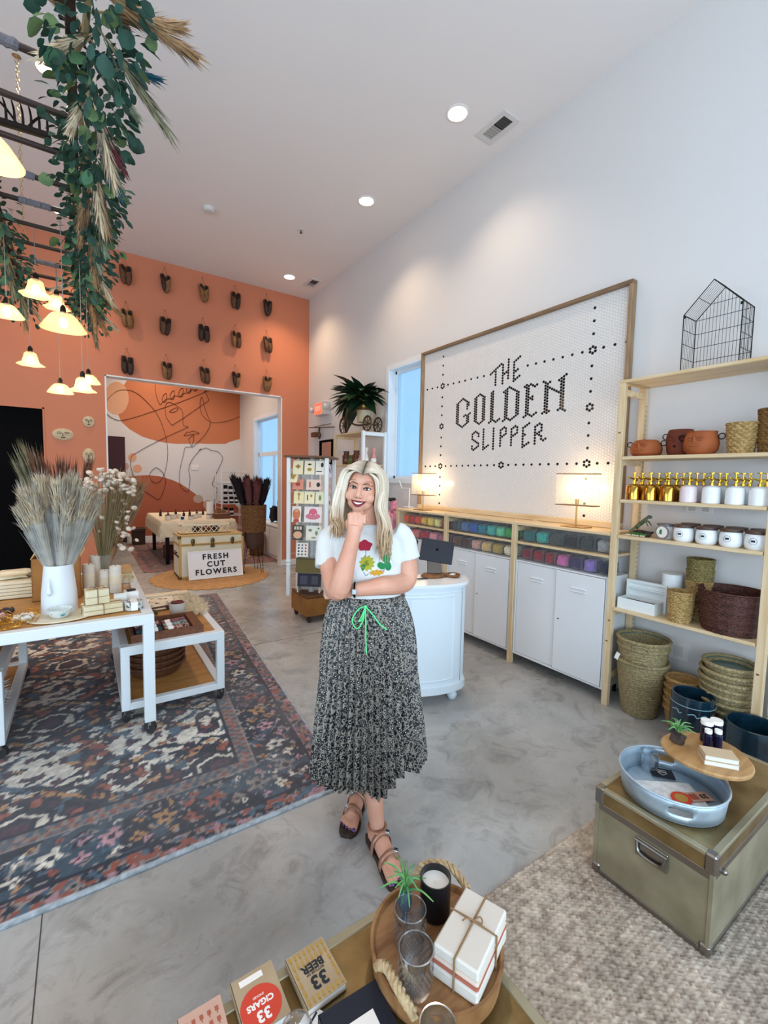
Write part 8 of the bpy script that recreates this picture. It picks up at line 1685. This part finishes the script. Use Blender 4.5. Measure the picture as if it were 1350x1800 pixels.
# sandals
M_SOLE = mat('dark cork sole', '#4a382e', .8, col2='#33261f', scale=60); M_ROSE = mat('rose gold leather', '#b98a72', .35, .35)
def sandal(F, L, sg, ank):
    out = []; prof = [(-.04, .026), (.05, .034), (.25, .034), (.45, .034), (.65, .042), (.82, .046), (.95, .040), (1.05, .022)]
    top = [(a, w_) for a, w_ in prof]; poly = [F(a, w_, 0) for a, w_ in top] + [F(a, -w_, 0) for a, w_ in reversed(top)]; n = len(poly); up = V((0, 0, 1))
    m_ = MB(); vs_ = [p + up * .001 for p in poly] + [p + up * .020 for p in poly]; m_.add(vs_, [tuple(range(n))[::-1], tuple(range(n, 2 * n))] + [(k, (k + 1) % n, n + (k + 1) % n, n + k) for k in range(n)]); so_ = m_.build('sandal_sole', M_SOLE, pr)
    for a, h in ((.36, .105), (.66, .088)):
        q = [F(a, -.042, .02), F(a + .01, -.036, h * .72), F(a + .02, 0, h), F(a + .01, .036, h * .72), F(a, .042, .02)]; P = bez(q, 6); m2 = MB(); d = (F(1, 0, 0) - F(0, 0, 0)).normalized() * .011; m2.add([p - d for p in P] + [p + d for p in P], [(k, k + 1, len(P) + k + 1, len(P) + k) for k in range(len(P) - 1)]); st = m2.build('strap', M_ROSE, so_); md = st.modifiers.new('t', 'SOLIDIFY'); md.thickness = .003; md.offset = 1
        bc = F(a + .01, -.026 * sg, h * .93); MB().box(bc, (.020, .020, .012), BW @ rotm('Z', .4), .003).build('buckle', M_CHROME, so_)
    A = V(ank); MB().tube([wp(A.x + .038 * math.cos(t_), A.y + .040 * math.sin(t_), A.z - .005) for t_ in [i * .3142 for i in range(20)]], .007, 6, closed=True, squash=.4).build('ankle_strap', M_ROSE, so_)
sandal(F1, L1, 1, (.066, .172, .105)); sandal(F2, L2, -1, (-.016, -.07, .105))
# hair
hv, hf, hc = [], [], []; rg = random.Random(6)
ROOT, MIDC, PALE_, TIP = LC('#6a5644'), LC('#c6b094'), LC('#e4d7c4'), LC('#b58e60')
def lock(path, r, tone):
    P = bez(path, 6); n = 6; m_ = MB(); L = len(P); rad = [r * (.75 + .6 * math.sin(math.pi * min(1, i / L * 1.1)) - .75 * (i / L) ** 4) for i in range(L)]; m_.tube(P, [max(.0008, q) for q in rad], n, squash=.55); o = len(hv); hv.extend(m_.v); hf.extend([tuple(i + o for i in q) for q in m_.f])
    for i in range(L):
        t_ = i / L; c = ROOT * (1 - min(1, t_ / .14)) + (MIDC * (1 - tone) + PALE_ * tone) * min(1, t_ / .14) if t_ < .14 else (MIDC * (1 - tone) + PALE_ * tone) * (1 - max(0, t_ - .55) / .45) + (TIP * (.75 + .5 * tone)) * (max(0, t_ - .55) / .45)
        hc.extend([c] * n)
for sd_ in (-1, 1):
    for k in range(120):
        y0 = -.075 + .163 * rg.random(); t_ = rg.random(); fr_ = (y0 + .075) / .15; x0 = .006 + .002 * sd_
        zt = .112 - .55 * max(0, y0 - .02) ** 1.3 * 4; zt = min(.116, .116 - (max(0, y0) ** 2) * 7.6)
        out = .068 + .022 * rg.random(); lo_ = (-.235 if sd_ > 0 else -.175) + rg.uniform(-.045, .04); fwd = .045 * fr_ + .01
        wv = lambda z: .010 * math.sin(z * 45 + k) if z < -.08 else 0
        pth = [hp(x0, y0, zt), hp(sd_ * .038, y0 * 1.03 + .004, .107 - 4.6 * max(0, y0) ** 2), hp(sd_ * (out - .002), y0 * .82, .062), hp(sd_ * (out + .014), y0 * .62 + .008, .0), hp(sd_ * (out + .017 + .006 * t_), y0 * .62 + .016 + wv(-.09), -.075)]
        endx = sd_ * (.072 + .045 * rg.random()) + (.02 if sd_ > 0 else -.008)
        p4 = HC + HR @ V((sd_ * (out + .018), y0 * .45 + .012, -.075)); e1 = p4 + WE * (sd_ * .006 + (.012 if sd_ > 0 else -.004) + rg.uniform(-.008, .008)) + WN * (.020 + .03 * fr_ + rg.uniform(-.006, .006)) + V((0, 0, -.065)); e2 = e1 + WE * (rg.uniform(-.018, .010) if sd_ > 0 else rg.uniform(-.006, .012)) + WN * (.016 + .022 * fr_ + rg.uniform(-.008, .008)) + V((0, 0, (lo_ + .14) * .6)); e3 = e2 + WE * rg.uniform(-.02, .02) + WN * rg.uniform(0, .014) + V((0, 0, (lo_ + .14) * .45 - .015))
        lock(pth + [e1, e2, e3], .0066 + .0035 * rg.random(), rg.random() ** .7)
for sd_ in (-1, 1):
    for k in range(26):
        f_ = rg.random(); o_ = .058 + .016 * rg.random()
        q = [hp(.006, .070 + .014 * f_, .074 - .014 * f_), hp(sd_ * .034, .080 - .006 * f_, .066), hp(sd_ * (o_ - .002), .066 - .010 * f_, .040), hp(sd_ * (o_ + .008), .052 - .012 * f_, -.010), hp(sd_ * (o_ + .010), .046 - .012 * f_, -.07)]
        e1 = q[-1] + WE * (sd_ * .004 + (.006 if sd_ > 0 else 0)) + WN * .012 + V((0, 0, -.06)); e2 = e1 + WE * rg.uniform(-.012, .016) + WN * (.03 + .02 * f_) + V((0, 0, -.05 if sd_ < 0 else -.075)); e3 = e2 + WE * rg.uniform(-.012, .022) + WN * .012 + V((0, 0, -.04 if sd_ < 0 else -.06))
        lock(q + [e1, e2, e3], .0052 + .003 * rg.random(), rg.random() ** .6)
for k in range(46):
    a = R(200 + 140 * rg.random()); x_, y_ = math.cos(a), math.sin(a); lo_ = -.19 + rg.uniform(-.04, .03)
    lock([hp(.004 * x_, -.05, .108), hp(.05 * x_, .055 * y_ - .03, .095), hp(.082 * x_, .088 * y_ - .012, .03), hp(.088 * x_, .090 * y_ - .008, -.06), hp(.10 * x_, .082 * y_ - .008, -.13), hp(.105 * x_, .078 * y_ - .006, lo_)], .009, rg.random() * .7)
hm = MB(); hm.v, hm.f = hv, hf; inv = world_mat(pr).inverted(); cap = MB().ball(hp(0, -.026, .022), (.079, .090, .096), 24, 16, HR); o0 = len(hm.v); hm.v = list(hm.v) + cap.v; hm.f = list(hm.f) + [tuple(i + o0 for i in q) for q in cap.f]; hc.extend([MIDC * .8] * len(cap.v))
me = bpy.data.meshes.new('hair'); me.from_pydata([tuple(inv @ p) for p in hm.v], [], hm.f); me.update(); ca = me.color_attributes.new('dye', 'FLOAT_COLOR', 'POINT'); arr = np.ones((len(hm.v), 4), np.float32); arr[:, :3] = np.array(hc); ca.data.foreach_set('color', arr.ravel()); me.shade_smooth(); me.materials.append(vcol_mat('blonde hair', .42, .25, 160)); ho = bpy.data.objects.new('hair', me); COL.objects.link(ho); ho.parent = pr
